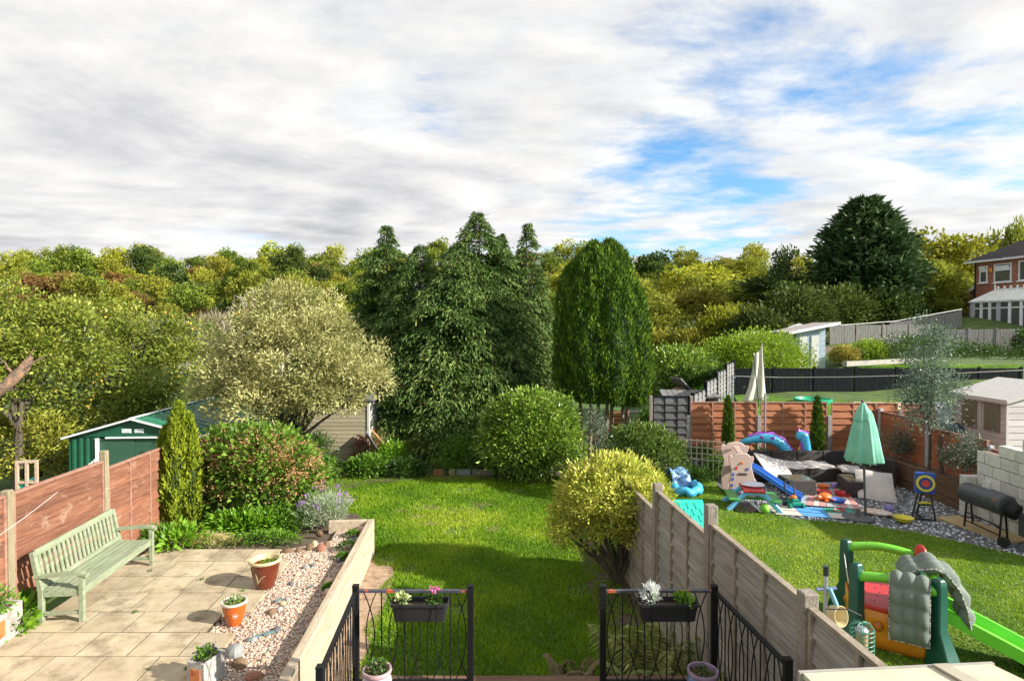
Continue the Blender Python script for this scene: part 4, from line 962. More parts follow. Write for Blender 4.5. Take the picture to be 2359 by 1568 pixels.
# ferns in the shade by the right balustrade
fern_m = LEAF("fern_frond", [(0.09, 0.12, 0.03), (0.19, 0.22, 0.06), (0.32, 0.33, 0.11)], 0.6, 0.3, 0.2)
fern_d = LEAF("dry_fern_frond", [(0.12, 0.09, 0.04), (0.2, 0.16, 0.08), (0.28, 0.23, 0.12)], 0.7, 0.3, 0.2)
def fern(label, loc, n, L, seed, mat=fern_m, lean=0.7, hgt=0.8):
    rng = np.random.default_rng(seed); root = empty('fern', loc, 0, label, 'fern', 'ferns beside the deck')
    for k in range(n):
        a = k / n * 6.283 + rng.normal() * 0.3; o = np.array([math.cos(a), math.sin(a), 0.0]); sd = np.array([-o[1], o[0], 0.0])
        l = L * rng.uniform(0.75, 1.1); s = np.linspace(0.05, 1, 34)
        P = o * (l * lean * s)[:, None] + np.array([0, 0, 1.0]) * (l * hgt * (1.25 * s - 0.62 * s ** 2.2))[:, None]
        C = np.concatenate([P, P]); w = np.concatenate([s, s]); sg = np.concatenate([np.ones(34), -np.ones(34)])[:, None]
        ln = l * 0.2 * np.sin(np.clip(w * 1.05, 0, 1) * 2.8 + 0.25)
        D = sd * sg + o * 0.35 + np.array([0, 0, -0.15]) + rng.normal(size=C.shape) * 0.05
        link('frond', leaf_mesh('frond', C, D, np.maximum(ln, .02), 0.03, np.repeat(rng.random(), 68) * .5 + rng.random(68) * .4, rng, 0.8, 0.05), mat, root)
    return root
fern('tall fern behind the left post of the right balustrade', (1.38, 6.5, 0), 13, 1.4, 81, hgt=0.95, lean=0.4)
fern('broad fern in the middle behind the right balustrade', (1.72, 6.45, 0), 15, 1.35, 82, hgt=0.9, lean=.55)
fern('low fern close to the grey fence', (2.0, 7.2, 0), 11, 0.9, 83)
fern('withered thin fern beside the lawn edge', (0.68, 6.55, 0), 8, 1.0, 84, fern_d, 0.3, 1.0)

# ------------------------------------------------------------------ low roof in the bottom right corner
roof_m = M("cream_roof_sheet", [(0.52, 0.47, 0.33), (0.64, 0.59, 0.44)], 4, 0.6, 0.1, dirt=((0.4, 0.36, 0.26), 3, 0.55, 0.75))
rl, rr_ = A(1850, 1549, 3.3), A(2283, 1528, 3.4)
rroot = empty('lean_to_roof', (rl.x, rl.y, 0), 0, 'low cream lean-to roof in the bottom right corner', 'roof')
dv = rr_ - rl
m = MB()
f0, f1 = Vector((0, 0, rl.z)), dv + Vector((0, 0, rl.z)); b0, b1 = f0 + Vector((-0.1, -1.9, 0.22)), f1 + Vector((0.25, -1.9, 0.22))
m.add([f0, f1, b1, b0, f0 - Vector((0, 0, .03)), f1 - Vector((0, 0, .03)), b1 - Vector((0, 0, .03)), b0 - Vector((0, 0, .03))], [(3, 2, 1, 0), (4, 5, 6, 7), (0, 1, 5, 4), (1, 2, 6, 5), (2, 3, 7, 6), (3, 0, 4, 7)]); m.obj('roof_sheet', roof_m, rroot)
m = MB(); m.beam(f0 + Vector((-.02, .012, -.035)), f1 + Vector((.02, .012, -.035)), 0.02, 0.075); m.obj('fascia', M("grey_fascia", (0.36, 0.33, 0.28), 8, 0.6), rroot)
m = MB()
for t in (0.72,): m.beam(f0.lerp(f1, t) + Vector((0, 0, .012)), b0.lerp(b1, t) + Vector((0, 0, .012)), 0.09, 0.012)
m.obj('glazing_bar', M("roof_bar", (0.42, 0.38, 0.28), 8, 0.6), rroot)
for t in (0.06, 0.94):
    q = f0.lerp(f1, t); m = MB(); m.box((q.x, q.y - 0.06, rl.z / 2 - .02), (0.08, 0.08, rl.z - .04)); m.obj('post', timber_post, rroot)

# ------------------------------------------------------------------ left flower bed and its plants
sheet_poly("flower_bed", [(axx(-5.9, 10.13), 10.13), (-4.0, 10.13), (-3.3, 10.75), (-2.75, 11.36), (-3.3, 12.4), (-4.6, 13.2), (-5.2, 14.4), (axx(-5.9, 14.5), 14.5)], 0, soil, dz=lambda x, y: 0.47 - 0.4 * max(0, (y - 12.2) / 2.3))
gold_m = LEAF("golden_thuja", [(0.07, 0.11, 0.01), (0.2, 0.25, 0.018), (0.38, 0.4, 0.03)], 0.55, 0.15, 0.2)
p = G(415, 1213, 0.5)
upright('golden_conifer', 'upright golden green conifer against the red fence', p, [(0.0, 0, 0.05, 2.4, 0.27, 3.2), (-0.22, -.06, 0.02, 1.95, 0.22, 2.6), (0.2, -.05, 0.1, 2.2, 0.21, 3.0), (0.05, -.22, .05, 2.1, .2, 2.8), (-0.33, -.12, .03, 1.35, .15, 2.2), (.33, -.12, .1, 1.75, .16, 2.4), (-.12, -.22, .05, 1.6, .16, 2.4)],
        26000, 0.085, 0.028, gold_m, 91, [(0, 0, 0, 0, 0.4)], 0.04, fl=0.16, plumes=4, flute=0.3)
dead_m = LEAF("browned_sprays", [(0.14, 0.04, 0.015), (0.24, 0.07, 0.03), (0.3, 0.1, 0.05)], 0.8, 0.1, 0.1)
hy_leaf = LEAF("hydrangea_leaf", [(0.05, 0.11, 0.012), (0.12, 0.22, 0.02), (0.24, 0.34, 0.05)], 0.5, 0.3, 0.35)
hy_fl = LEAF("faded_flower_head", [(0.34, 0.21, 0.085), (0.48, 0.29, 0.14), (0.55, 0.29, 0.18)], 0.7, 0.3, 0.1)
p = G(605, 1195, 0.4)
hb = [((0, 0, 1.0), (1.1, 0.9, 0.8)), ((-0.6, -0.1, 1.25), (0.65, 0.7, 0.6)), ((0.7, -0.2, 0.85), (0.6, 0.6, 0.6)), ((-0.75, -0.35, 0.55), (0.35, 0.4, 0.4)), ((0.1, -0.3, 1.45), (0.7, 0.6, 0.45))]
hyd = shrub('hydrangea', 'large hydrangea bush covered in faded pinkish flower heads', 'bush', p, hb, 620, 20, 0.085, 0.11, 0.065, hy_leaf, 92, None, bark_pale, 16, 0.025, shell=0.7, low=-0.8)
add_part(hyd, 'flower_heads', hb, 900, 16, 0.042, 0.042, 0.036, hy_fl, 93, shell=0.96, low=-0.35, out=0.4, spread=1.0)
lav_m = LEAF("grey_green_leaf", [(0.16, 0.2, 0.11), (0.28, 0.33, 0.2), (0.38, 0.42, 0.29)], 0.7, 0.2, 0.2)
p = G(748, 1206, 0.5)
lav = shrub('wallflower', 'grey leaved wallflower with purple flower spikes at the planter end', 'plant', p, [((0, 0, 0.26), (0.44, 0.36, 0.26)), ((-.25, -.1, .2), (.25, .25, .2))], 210, 16, 0.05, 0.11, 0.012, lav_m, 94, None, stem_g, 12, 0.008, upb=0.7, shell=0.5)
add_part(lav, 'flower_spikes', [((0, 0, 0.36), (0.48, 0.4, 0.4))], 48, 9, 0.024, 0.028, 0.022, purple_m, 95, shell=0.97, low=0.05)
rngl = np.random.default_rng(96); C, D, t = crown(rngl, [((0, 0, 0.3), (0.4, 0.35, 0.3))], 90, 1, 0.01, shell=.9, low=.1, upb=.6); link('flower_stalks', leaf_mesh('stalks', C, D, .22, .008, t, rngl), lav_m, lav)
def ground_cover(name, label, px, py, z, rx, ry, h, mat, seed, n=160, L=0.08, W=0.045, **k):
    p = G(px, py, z); return shrub(name, label, 'plant', p, [((0, 0, h * 0.45), (rx, ry, h * 0.55))], n, 12, min(rx, h) * 0.22, L, W, mat, seed, k.pop('group', None), stem_g, 5, 0.008, **k)
ground_cover('ground_cover', 'leafy green plants at the foot of the hydrangea', 560, 1228, .45, .7, .3, .34, leaf_hosta, 101, 150, .13, .05)
ground_cover('ground_cover', 'leafy weeds between the hydrangea and the wallflower', 650, 1218, .45, .5, .35, .36, leaf_green, 102, 150)
ground_cover('ground_cover', 'low green weeds along the rockery edge', 610, 1250, .5, .6, .2, .16, leaf_green, 103, 110, .07, .02)
ground_cover('ground_cover', 'dark leaves between the conifer and the hydrangea', 480, 1208, .45, .35, .35, .45, leaf_deep, 104, 110)
ground_cover('ground_cover', 'grass tufts by the foot of the golden conifer', 370, 1252, .5, .4, .16, .22, leaf_green, 105, 90, .14, .012, upb=1.0)
ground_cover('ground_cover', 'grassy weeds in front of the rockery stones', 470, 1256, .5, .6, .12, .12, LEAF("dry_grass", [(0.2, 0.22, 0.05), (0.34, 0.32, 0.1), (0.46, 0.4, 0.18)], 0.7, 0.3, 0.1), 106, 90, .11, .01, upb=.7)
rockery = tag(sheet_poly("rockery", [(-5.4, 10.2), (-4.3, 10.2), (-4.2, 10.8), (-5.3, 10.9)], 0.49, soil), kind="structure")
for (px, py, w, kd) in [(445, 1228, 24, 'red'), (476, 1232, 26, 'pink'), (500, 1238, 30, 'pink'), (520, 1232, 24, 'tan'), (540, 1244, 22, 'red'), (440, 1250, 22, 'red'), (408, 1238, 20, 'red'), (488, 1248, 20, 'tan'), (460, 1242, 18, 'tan'), (620, 1246, 16, 'brown')]:
    p = G(px, py + 5, 0.5); stone(p, w * p.y / FPX * 0.5, kd, rockery, 0.7, True, 'rock')

# ------------------------------------------------------------------ rear border
sheet_poly("rear_border", [(-6.2, 16.2), (-4.9, 15.4), (-3.9, 16.6), (-0.5, 16.9), (2.3, 16.4), (2.0, 19.5), (-6.5, 19.5)], 0.02, soil)
laurel_m = LEAF("glossy_leaf", [(0.05, 0.1, 0.012), (0.14, 0.235, 0.022), (0.35, 0.41, 0.08)], 0.35, 0.2, 0.5)
p = G(1222, 1098, 0.0)
shrub('laurel_bush', 'large rounded glossy green bush at the end of the lawn', 'bush', p, [((0, 0, 1.35), (1.24, 1.15, 1.1)), ((-.35, -.2, .95), (1.1, 1.05, .8)), ((.5, -.1, .95), (.92, 1.0, .78)), ((-.68, 0, 1.6), (.62, .75, .66)), ((.62, .1, 1.68), (.68, .75, .64)), ((.05, -.3, 2.02), (.64, .66, .5)), ((-.25, -.6, 1.2), (.72, .7, .68)), ((.48, -.65, 1.2), (.55, .56, .55))], 1150, 20, 0.1, 0.125, 0.05, laurel_m, 111, None, bark, 12, 0.05, shell=0.84, low=-0.85, spread=0.7)
bord = [
 ('shrub', 'low bushy green shrub left of the rounded bush', 1075, 1085, 0.75, .45, .95, leaf_green, 260, .07, .035),
 ('heather', 'dark olive heather mound in the rear border', 968, 1075, .6, .4, .75, LEAF("heather_leaf", [(0.05, 0.06, 0.01), (0.11, 0.12, 0.02), (0.17, 0.17, 0.03)], .7, .2, .1), 240, .07, .012),
 ('rhododendron', 'pale flowering shrub sticking up behind the heather', 1003, 1052, .36, .3, .8, leaf_green, 70, .1, .04),
 ('ground_cover', 'broad leaved plants at the left of the rear border', 845, 1094, .55, .3, .45, leaf_green, 170, .1, .05),
 ('ground_cover', 'bright green leafy clump in the rear border', 905, 1080, .45, .35, .7, leaf_hosta, 130, .11, .04),
 ('ground_cover', 'dark low leaves along the lawn edge of the border', 940, 1094, .6, .25, .4, leaf_deep, 180, .08, .04),
 ('ground_cover', 'grey green low plants above the edging stones', 1020, 1090, .45, .22, .35, leaf_green, 100, .06, .02),
 ('shrub', 'tall dark shrub behind the middle of the border', 930, 1045, .6, .4, .9, leaf_deep, 170, .09, .04),
 ('shrub', 'shaded shrub at the foot of the drooping cypresses', 1050, 1050, .7, .4, .8, leaf_deep, 170, .09, .04),
]
for i, (nm, lb, px, py, rx, ry, h, mt, n, L, W) in enumerate(bord):
    ground_cover(nm, lb, px, py, 0.05, rx, ry, h, mt, 120 + i, n, L, W)
tan_m = LEAF("dry_stalks", [(0.3, 0.2, 0.08), (0.46, 0.33, 0.15), (0.58, 0.44, 0.24)], 0.8, 0.3, 0.1)
def tuft(name, label, loc, n, L, W, mat, seed, lean=0.25, r=.15):
    rng = np.random.default_rng(seed); C = np.stack([rng.normal(size=n) * r * .5, rng.normal(size=n) * r * .5, np.zeros(n)], 1)
    D = np.stack([rng.normal(size=n) * lean, rng.normal(size=n) * lean, np.ones(n)], 1)
    return tag(link(name, leaf_mesh(name, C, D, L * (.5 + .7 * rng.random(n)), W, rng.random(n), rng, .1), mat, None, loc), label, 'plant')
tuft('ornamental_grass', 'dry straw coloured grass clump beside the timber shed', G(870, 1062, 0.1), 220, 0.95, 0.02, tan_m, 131)
ground_cover('hydrangea', 'browned hydrangea in front of the timber shed corner', 838, 1066, .1, .32, .3, .75, LEAF("browned_leaf", [(0.16, 0.05, 0.03), (0.32, 0.13, 0.08), (0.4, 0.24, 0.12)], .7, .3, .1), 132, 80, .08, .05)
brick_m = M("edging_brick", [(0.34, 0.14, 0.07), (0.48, 0.22, 0.12)], 12, 0.9, 0.4)
ed = empty('border_edging', (-2.2, 16.75, 0), 0, 'row of edging stones along the rear border', 'edging')
for i, (px, w, mt) in enumerate([(987, 14, COB['tan']), (1009, 24, brick_m), (1042, 14, COB['tan']), (1068, 34, COB['grey']), (1098, 20, conc_post), (1119, 34, conc_post), (905, 16, COB['tan']), (805, 22, COB['tan'])]):
    g = G(px, 1094, 0.0); m = MB(); ww = w * g.y / FPX; m.box((0, 0, .09), (ww, .1, .2)); m.obj('edging_stone', mt, ed, loc=(g.x + 2.2, g.y - 16.75 - .05, 0), rot=(0, 0, rs.uniform(-.1, .1)), bevel=.015)
pieris_m = LEAF("yellow_green_whorl", [(0.16, 0.21, 0.02), (0.42, 0.45, 0.065), (0.66, 0.58, 0.17)], 0.5, 0.25, 0.3)
p = G(1425, 1345, 0.0)
shrub('pieris_bush', 'yellow green leafy bush leaning over the lawn by the grey fence', 'bush', p, [((-.2, 0, 1.5), (.75, .7, .65)), ((-.75, -.05, 1.05), (.45, .5, .42)), ((.25, .1, 1.55), (.5, .55, .5)), ((-.45, .1, 1.35), (.6, .6, .55)), ((.25, -.2, 1.0), (.32, .3, .3)), ((.42, -.25, 1.35), (.42, .4, .45))], 950, 18, 0.055, 0.085, 0.03, pieris_m, 141, None, bark, 12, 0.035, shell=0.72, low=-.8, upb=.4)
soil_leaf = sheet_poly("shady_bed", [(1.35, 6.1), (LAWN_R(6.1), 6.1), (LAWN_R(16), 16), (1.3, 16), (1.25, 12), (1.3, 9.2)], 0.018, M("leaf_litter", [(0.05, 0.035, 0.02), (0.12, 0.085, 0.05), (0.2, 0.15, 0.1)], 22, .95, .8, 60))
p = G(1490, 1150, 0.0)
shrub('cotoneaster', 'bushy green shrub with reddish tips behind the yellow green bush', 'bush', p, [((0, 0, 1.0), (.8, .8, .85)), ((-.35, .2, 1.3), (.6, .6, .5)), ((.45, -.1, .9), (.5, .5, .6))], 420, 16, .08, .085, .045, LEAF("mixed_leaf", [(0.03, 0.07, 0.01), (0.09, 0.15, 0.02), (0.24, 0.26, 0.06)], .4, .25, .45), 142, None, bark, 9, .03, shell=.75)
p = G(1375, 1075, 0.05)
shrub('grey_shrub', 'slender grey green shrub between the rounded bush and the cypress stems', 'bush', p, [((0, 0, .8), (.4, .35, .7)), ((-.1, 0, 1.4), (.22, .25, .45))], 170, 12, .08, .06, .03, LEAF("grey_leaf", [(0.06, 0.09, 0.05), (0.15, 0.19, 0.12), (0.28, 0.32, 0.22)], .6, .2, .2), 143, None, bark, 8, .02)
ground_cover('shrub', 'dark evergreen shrub between the hydrangea and the timber shed', 715, 1085, .1, .6, .5, 1.1, leaf_deep, 144, 300, .08, .03)
ground_cover('shrub', 'low green plant in front of the dark evergreen shrub', 745, 1100, .05, .4, .3, .55, leaf_green, 145, 120, .08, .035)

# ------------------------------------------------------------------ timber shed behind the silvery tree
lap_m = M("beige_shiplap", [(0.3, 0.25, 0.16), (0.42, 0.36, 0.24)], 5, 0.85, 0.25, 40, stretch=(0.6, 3, 8), rand=0.1)
lap_w = M("pale_door_paint", [(0.5, 0.48, 0.42), (0.62, 0.6, 0.54)], 6, 0.7)
felt_m = M("roof_felt", [(0.07, 0.075, 0.07), (0.12, 0.12, 0.11)], 30, 0.95, 0.4)
sx0, sx1, sy = (690 - 1179) * 18.6 / FPX, (848 - 1179) * 18.6 / FPX, 18.6
sh = empty('timber_shed', ((sx0 + sx1) / 2, sy, 0.1), 0, 'beige timber shed half hidden under the silvery tree', 'shed')
w = (sx1 - sx0) / 2
m = MB(); m.box((0, 1.25, .98), (2 * w - .06, 2.4, 1.96)); m.obj('wall', lap_w, sh)
for k in range(15):
    m = MB(); m.box((0, -0.005, .1 + k * .127), (2 * w, .03, .118), Matrix.Rotation(-.09, 3, 'X')); m.obj('board', lap_m, sh)
m = MB(); m.box((w + .0, -.01, .98), (.07, .07, 1.98)); m.obj('corner_trim', lap_w, sh)
m = MB(); m.add([(-w - .2, -.2, 2.0), (w + .2, -.2, 2.0), (w + .2, 2.6, 2.0), (-w - .2, 2.6, 2.0), (0, -.2, 2.55), (0, 2.6, 2.55)], [(0, 4, 5, 3), (4, 1, 2, 5), (0, 1, 4), (2, 3, 5), (3, 2, 1, 0)]); m.obj('roof', felt_m, sh)
m = MB(); m.box((w + .0, 1.2, .95), (.03, .75, 1.75)); m.obj('door', M("grey_door", (0.22, 0.24, 0.26), 6, .6), sh)
# rusty handled barrow beside it
rust_m = M("rusty_tube", [(0.4, 0.16, 0.05), (0.5, 0.25, 0.08)], 12, .7)
wb = empty('wheelbarrow', (-4.15, 18.3, .1), .3, 'old barrow with rusty handles leaning by the timber shed', 'wheelbarrow')
for s in (-.2, .2):
    m = MB(); m.tube([(-.25, s, 1.15), (.2, s, .6), (.45, s, .57), (.5, s, .45)], .016, 6); m.obj('handle', rust_m, wb)
m = MB(); m.grid(lambda u, v: (-.4 + .45 * u, -.25 + .5 * v, 1.1 - .75 * u + .12 * math.sin(v * 3.14) * -1), 6, 6); m.obj('tray', M("dark_tray", (.1, .11, .12), 8, .6), wb).modifiers.new('s', 'SOLIDIFY').thickness = .01
m = MB(); m.lathe([(.05, -.04), (.17, -.05), (.19, 0), (.17, .05), (.05, .04)], n=16); m.obj('wheel', box_m, wb, rot=(math.pi / 2, 0, 0), loc=(.0, 0, .19))

# ------------------------------------------------------------------ silvery tree
sil_m = LEAF("silvery_leaf", [(0.16, 0.165, 0.05), (0.34, 0.33, 0.12), (0.54, 0.5, 0.23)], 0.55, 0.25, 0.3)
base = Vector(((655 - 1179) * 15.6 / FPX, 15.6, 0.0))
def tb_(px, py, d, r, rz=None): q = A(px, py, d) - base; rr0 = r * d / FPX; return ((q.x, q.y, q.z), (rr0, rr0 * .85, (rz or r) * d / FPX))
eb = [tb_(690, 850, 15.4, 120), tb_(590, 830, 15.8, 100), tb_(810, 862, 15.2, 80, 55), tb_(655, 750, 15.8, 70, 70), tb_(560, 910, 15.2, 85, 70), tb_(745, 790, 16, 70), tb_(692, 672, 16, 24, 40), tb_(775, 722, 16.2, 32, 40), tb_(640, 945, 14.8, 90, 50), tb_(745, 905, 15, 75, 40), tb_(868, 880, 15.2, 38, 34), tb_(520, 850, 16, 55), tb_(600, 715, 16.4, 28, 40), tb_(870, 800, 16.4, 20, 15), tb_(480, 920, 15.6, 35, 30)]
silver = shrub('silvery_tree', 'broad silvery straw coloured tree spreading over the green shed', 'tree', base, eb, 210, 240, 0.4, 0.115, 0.034, sil_m, 151, None, None, hollow=True, spread=1.0, out=0.3, shell=0.72, low=-0.75, part='crown')
mb = MB(); mb.tube([(0, 0, -.1), (.05, 0, .7), (-.05, .1, 1.5), (.1, .1, 2.6)], [.16, .13, .11, .07], 8); limbs(np.random.default_rng(3), mb, (0, .05, 1.0), [np.array(b[0]) for b in eb] + [np.array(b[0]) + np.array([0, 0, b[1][2]]) for b in eb[:9]], .05, .006); mb.obj('trunk', bark, silver, smooth=True)

# ------------------------------------------------------------------ orchard trees on the left
apple_m = LEAF("apple_leaf", [(0.07, 0.105, 0.014), (0.19, 0.23, 0.03), (0.38, 0.38, 0.08)], 0.5, 0.3, 0.3)
apple_d = LEAF("apple_leaf_dark", [(0.04, 0.07, 0.01), (0.11, 0.15, 0.022), (0.25, 0.28, 0.05)], 0.5, 0.3, 0.3)
fruit_m = M("yellow_apple", [(0.5, 0.26, 0.03), (0.65, 0.4, 0.05), (0.5, 0.14, 0.04)], 1.2, .45)
def orchard(label, px, d, blobs, seed, mat, ncl, fruits=0, limb=None, L=.12):
    global base
    base = Vector(((px - 1179) * d / FPX, d, hz((px - 1179) * d / FPX, d)))
    bl = [tb_(*b) for b in blobs]
    o = shrub('apple_tree', label, 'tree', base, bl, int(ncl * .17), 130, .42, L, .058, mat, seed, None, None, hollow=True, spread=1.0, out=.3, shell=.6, low=-.8, part='crown')
    mb = MB(); mb.tube([(0, 0, -.2), (.1, 0, .8), (.02, .1, 1.6), (.2, 0, 2.6)], [.14, .12, .1, .05], 8)
    limbs(np.random.default_rng(seed), mb, (.05, .05, 1.8), [np.array(b[0]) for b in bl] + [np.array(b[0]) + np.array([0, 0, b[1][2] * .9]) for b in bl], .035, .01); mb.obj('trunk', bark, o, smooth=True)
    if fruits:
        rng = np.random.default_rng(seed + 5); C, D, t = crown(rng, bl, fruits, 3, .12, shell=.85, low=-.2); m = MB()
        for c in C: m.ball(tuple(c), .042, 6, 4)
        tag(m.obj('apples', fruit_m, o, smooth=2), kind='stuff')
    if limb:
        pts = [A(*q) - base for q in limb]; m = MB(); m.tube(pts, [.12, .12, .13, .12, .05][:len(pts)], 9); limbs(np.random.default_rng(8), m, pts[2], [pts[2] + Vector((.3, .2, .7)), pts[3] + Vector((.5, .1, .3)), pts[1] + Vector((-.2, .2, .8))], .03, .006); m.obj('broken_limb', M("torn_bark", [(.07, .05, .035), (.17, .11, .07), (.32, .17, .09)], 9, .95, 1.0, 25), o, smooth=True)
    return o
orchard('apple tree at the left edge with a thick broken limb', 30, 15.5, [(15, 730, 15.5, 60, 60), (95, 765, 16, 75, 60), (10, 790, 15, 70, 60), (150, 790, 16.2, 80, 75), (60, 860, 15.8, 80, 60), (-40, 900, 15, 80, 70)], 161, apple_m, 700, 4, [(-60, 935, 13.5), (0, 900, 13.6), (35, 868, 13.8), (58, 845, 14), (72, 820, 14.1)])
orchard('apple tree with yellow fruit behind the green shed', 245, 18.5, [(250, 820, 18.5, 100, 80), (330, 800, 18.8, 80, 70), (390, 760, 19, 45, 40), (300, 890, 18, 95, 60), (210, 740, 19, 50, 40), (420, 850, 19, 60, 60), (250, 960, 17.8, 110, 45), (380, 930, 18.4, 75, 55), (300, 730, 19, 24, 30)], 162, apple_m, 820, 14)
orchard('shaded apple tree between the other two', 150, 21, [(140, 850, 20.5, 90, 70), (110, 930, 20, 100, 60), (200, 920, 20, 90, 60), (170, 990, 20, 90, 40), (340, 980, 21, 80, 50)], 163, apple_d, 520, 14)
orchard('low spreading fruit tree behind the silvery tree', 450, 23, [(450, 800, 23, 70, 50), (500, 880, 23, 70, 60), (420, 900, 23, 60, 50), (560, 760, 24, 50, 40), (470, 960, 22.5, 70, 40)], 164, apple_d, 360, 12)
hedge_m = LEAF("hedge_yellowing", [(0.1, 0.13, 0.018), (0.27, 0.28, 0.04), (0.45, 0.4, 0.08)], .5, .3, .3)
p = Vector(((60 - 1179) * 16.2 / FPX, 16.2, -.1))
shrub('hedge_bush', 'yellowing leafy bush left of the green shed', 'bush', p, [((0, 0, 1.1), (1.5, .8, .95)), ((-1.0, 0, 1.3), (.8, .7, .8)), ((.8, .1, .9), (.6, .7, .7))], 520, 16, .12, .12, .06, hedge_m, 165, None, bark, 10, .04, shell=.7)
p = Vector(((800 - 1179) * 30 / FPX, 30, hz(-8.4, 30)))
shrub('reed_bush', 'bright green reedy bush between the silvery tree and the cypresses', 'bush', p, [((0, 0, 1.3), (1.5, 1, 1.3))], 260, 12, .2, .5, .06, leaf_green, 166, None, bark, 6, .03, upb=1.4, out=.2, spread=.2)
for i, (px, py, d, rr0, hh, mt, lb) in enumerate([(445, 760, 36, 1.7, 2.6, 'pale', 'straw coloured thicket above the apple trees'), (330, 745, 42, 2.0, 2.4, 'pale', 'pale dry thicket at the meadow edge'), (500, 755, 44, 2.0, 2.4, 'pale', 'pale dry thicket right of the meadow'), (820, 740, 40, 2.0, 2.6, 'pale', 'pale dry thicket left of the cypresses'), (760, 720, 46, 2.0, 3, 'olive', 'olive thicket behind the silvery tree top')]):
    q = A(px, py, d); shrub('thicket', lb, 'bush', (q.x, d, hz(q.x, d)), [((0, 0, hh * .6), (rr0, rr0 * .8, hh * .6))], 150, 16, .3, .5, .05, WOOD[mt], 170 + i, None, bare_m, 30, .03, upb=.8, shell=.4)

# ------------------------------------------------------------------ green metal shed next door
gs_m = M("green_steel", [(0.008, 0.07, 0.035), (0.012, 0.1, 0.05)], 4, 0.4, 0.0)
gs_roof = M("green_roof_steel", [(0.008, 0.12, 0.055), (0.012, 0.15, 0.075)], 4, 0.38)
gs_door = M("green_door_steel", [(0.03, 0.085, 0.05), (0.04, 0.11, 0.065)], 4, 0.5)
g0 = Vector(((306 - 1179) * 14.4 / FPX, 14.4, 0)); gw = 1.53; gl = 4.6; ze, za = 1.72, 2.16
gs = empty('metal_shed', (g0.x, g0.y, 0), math.atan(0.0644), 'dark green metal shed with white trim beyond the red fence', 'shed')
def corr(x0, x1, y, z0, z1, n, amp=.012):
    m = MB(); pts = []
    for i in range(n + 1):
        x = x0 + (x1 - x0) * i / n; pts.append((x, y - amp * (1 if (i // 2) % 2 else -1)))
    m.add([(x, yy, z0) for x, yy in pts] + [(x, yy, z1) for x, yy in pts], [(i, i + 1, n + 2 + i, n + 1 + i) for i in range(n)]); return m
corr(-gw, -gw + .62, 0, -.1, ze - .02, 16).obj('wall_panel', gs_m, gs); corr(.95, gw, 0, -.1, ze - .02, 14).obj('wall_panel', gs_m, gs)
m = MB()
for s in (-1, 1): m.box((s * gw, gl / 2, ze / 2 - .05), (.02, gl, ze + .1))
m.box((0, gl, ze / 2), (2 * gw, .02, ze + .2)); m.obj('side_wall', gs_m, gs)
rib = MB()
for y in np.arange(.1, gl, .12): rib.box((gw + .016, float(y), ze / 2 - .05), (.012, .05, ze + .08))
rib.obj('wall_ribs', gs_m, gs)
m = MB(); m.add([(-gw, -.015, ze), (gw, -.015, ze), (0, -.015, za - .03)], [(0, 1, 2)]); m.obj('gable', gs_m, gs)
for s in (-1, 1):
    m = MB(); n = 56; vs = []
    for i in range(n + 1):
        y = -.12 + (gl + .24) * i / n; dz = .014 * (1 if (i // 2) % 2 else -1)
        vs += [(0, y, za + dz), (s * (gw + .1), y, ze + dz - .02)]
    m.add(vs, [(2 * i, 2 * i + 2, 2 * i + 3, 2 * i + 1) if s > 0 else (2 * i + 1, 2 * i + 3, 2 * i + 2, 2 * i) for i in range(n)]); m.obj('roof_slope', gs_roof, gs)
    m = MB(); m.beam((0, -.14, za + .01), (s * (gw + .1), -.14, ze - .01), .02, .045); m.obj('barge_trim', white_paint, gs)
    m = MB(); m.beam((s * (gw + .1), -.14, ze - .015), (s * (gw + .1), gl + .12, ze - .015), .02, .04); m.obj('eave_trim', white_paint, gs)
m = MB(); m.beam((0, -.14, za + .03), (0, gl + .1, za + .03), .09, .02); m.obj('ridge_cap', white_paint, gs)
m = MB(); m.box((.22, -.03, ze - .02), (1.75, .05, .035)); m.obj('door_rail', white_paint, gs)
m = MB(); m.box((-.86, -.025, .8), (.075, .04, 1.78)); m.obj('door_frame', white_paint, gs)
for x, yy in ((-.42, .02), (.43, .035)):
    m = MB(); m.box((x, yy, .8), (.84, .02, 1.74)); m.obj('door', gs_door, gs)
for x in (-.17, .13):
    v = MB(); v.box((x, -.02, 1.86), (.22, .012, .1)); vent = v.obj('vent', white_paint, gs)
    m = MB()
    for k in range(3): m.box((x, -.03, 1.83 + k * .03), (.2, .01, .012))
    m.obj('vent_slats', M("vent_grey", (.6, .6, .6), 8, .5) if x < 0 else bpy.data.materials["vent_grey"], vent)
cb = empty('compost_bin', ((152 - 1179) * 13.8 / FPX, 13.8, -.1), 0, 'dark compost bin beside the green shed', 'bin')
m = MB(); m.lathe([(.4, 0), (.34, .75), (.33, .8)], n=20); m.obj('bin_body', M("dark_plastic", (.05, .06, .065), 8, .5), cb, smooth=True)
m = MB(); m.lathe([(.35, .8), (.35, .86), (.25, .95), (.06, 1.0), (.05, 1.02)], n=20); m.obj('lid', M("grey_plastic", (.14, .17, .2), 8, .45), cb, smooth=True)
tf = empty('timber_rack', ((57 - 1179) * 11.3 / FPX, 11.3, -.1), .15, 'small upright timber rack behind the red fence', 'rack')
for x in (-.17, .0, .17):
    m = MB(); m.box((x, 0, .95), (.045, .05, 1.9)); m.obj('upright', pale_frame, tf)
for z in (1.9, 1.5): m = MB(); m.box((0, .004, z), (.38, .045, .05)); m.obj('rail', pale_frame, tf)
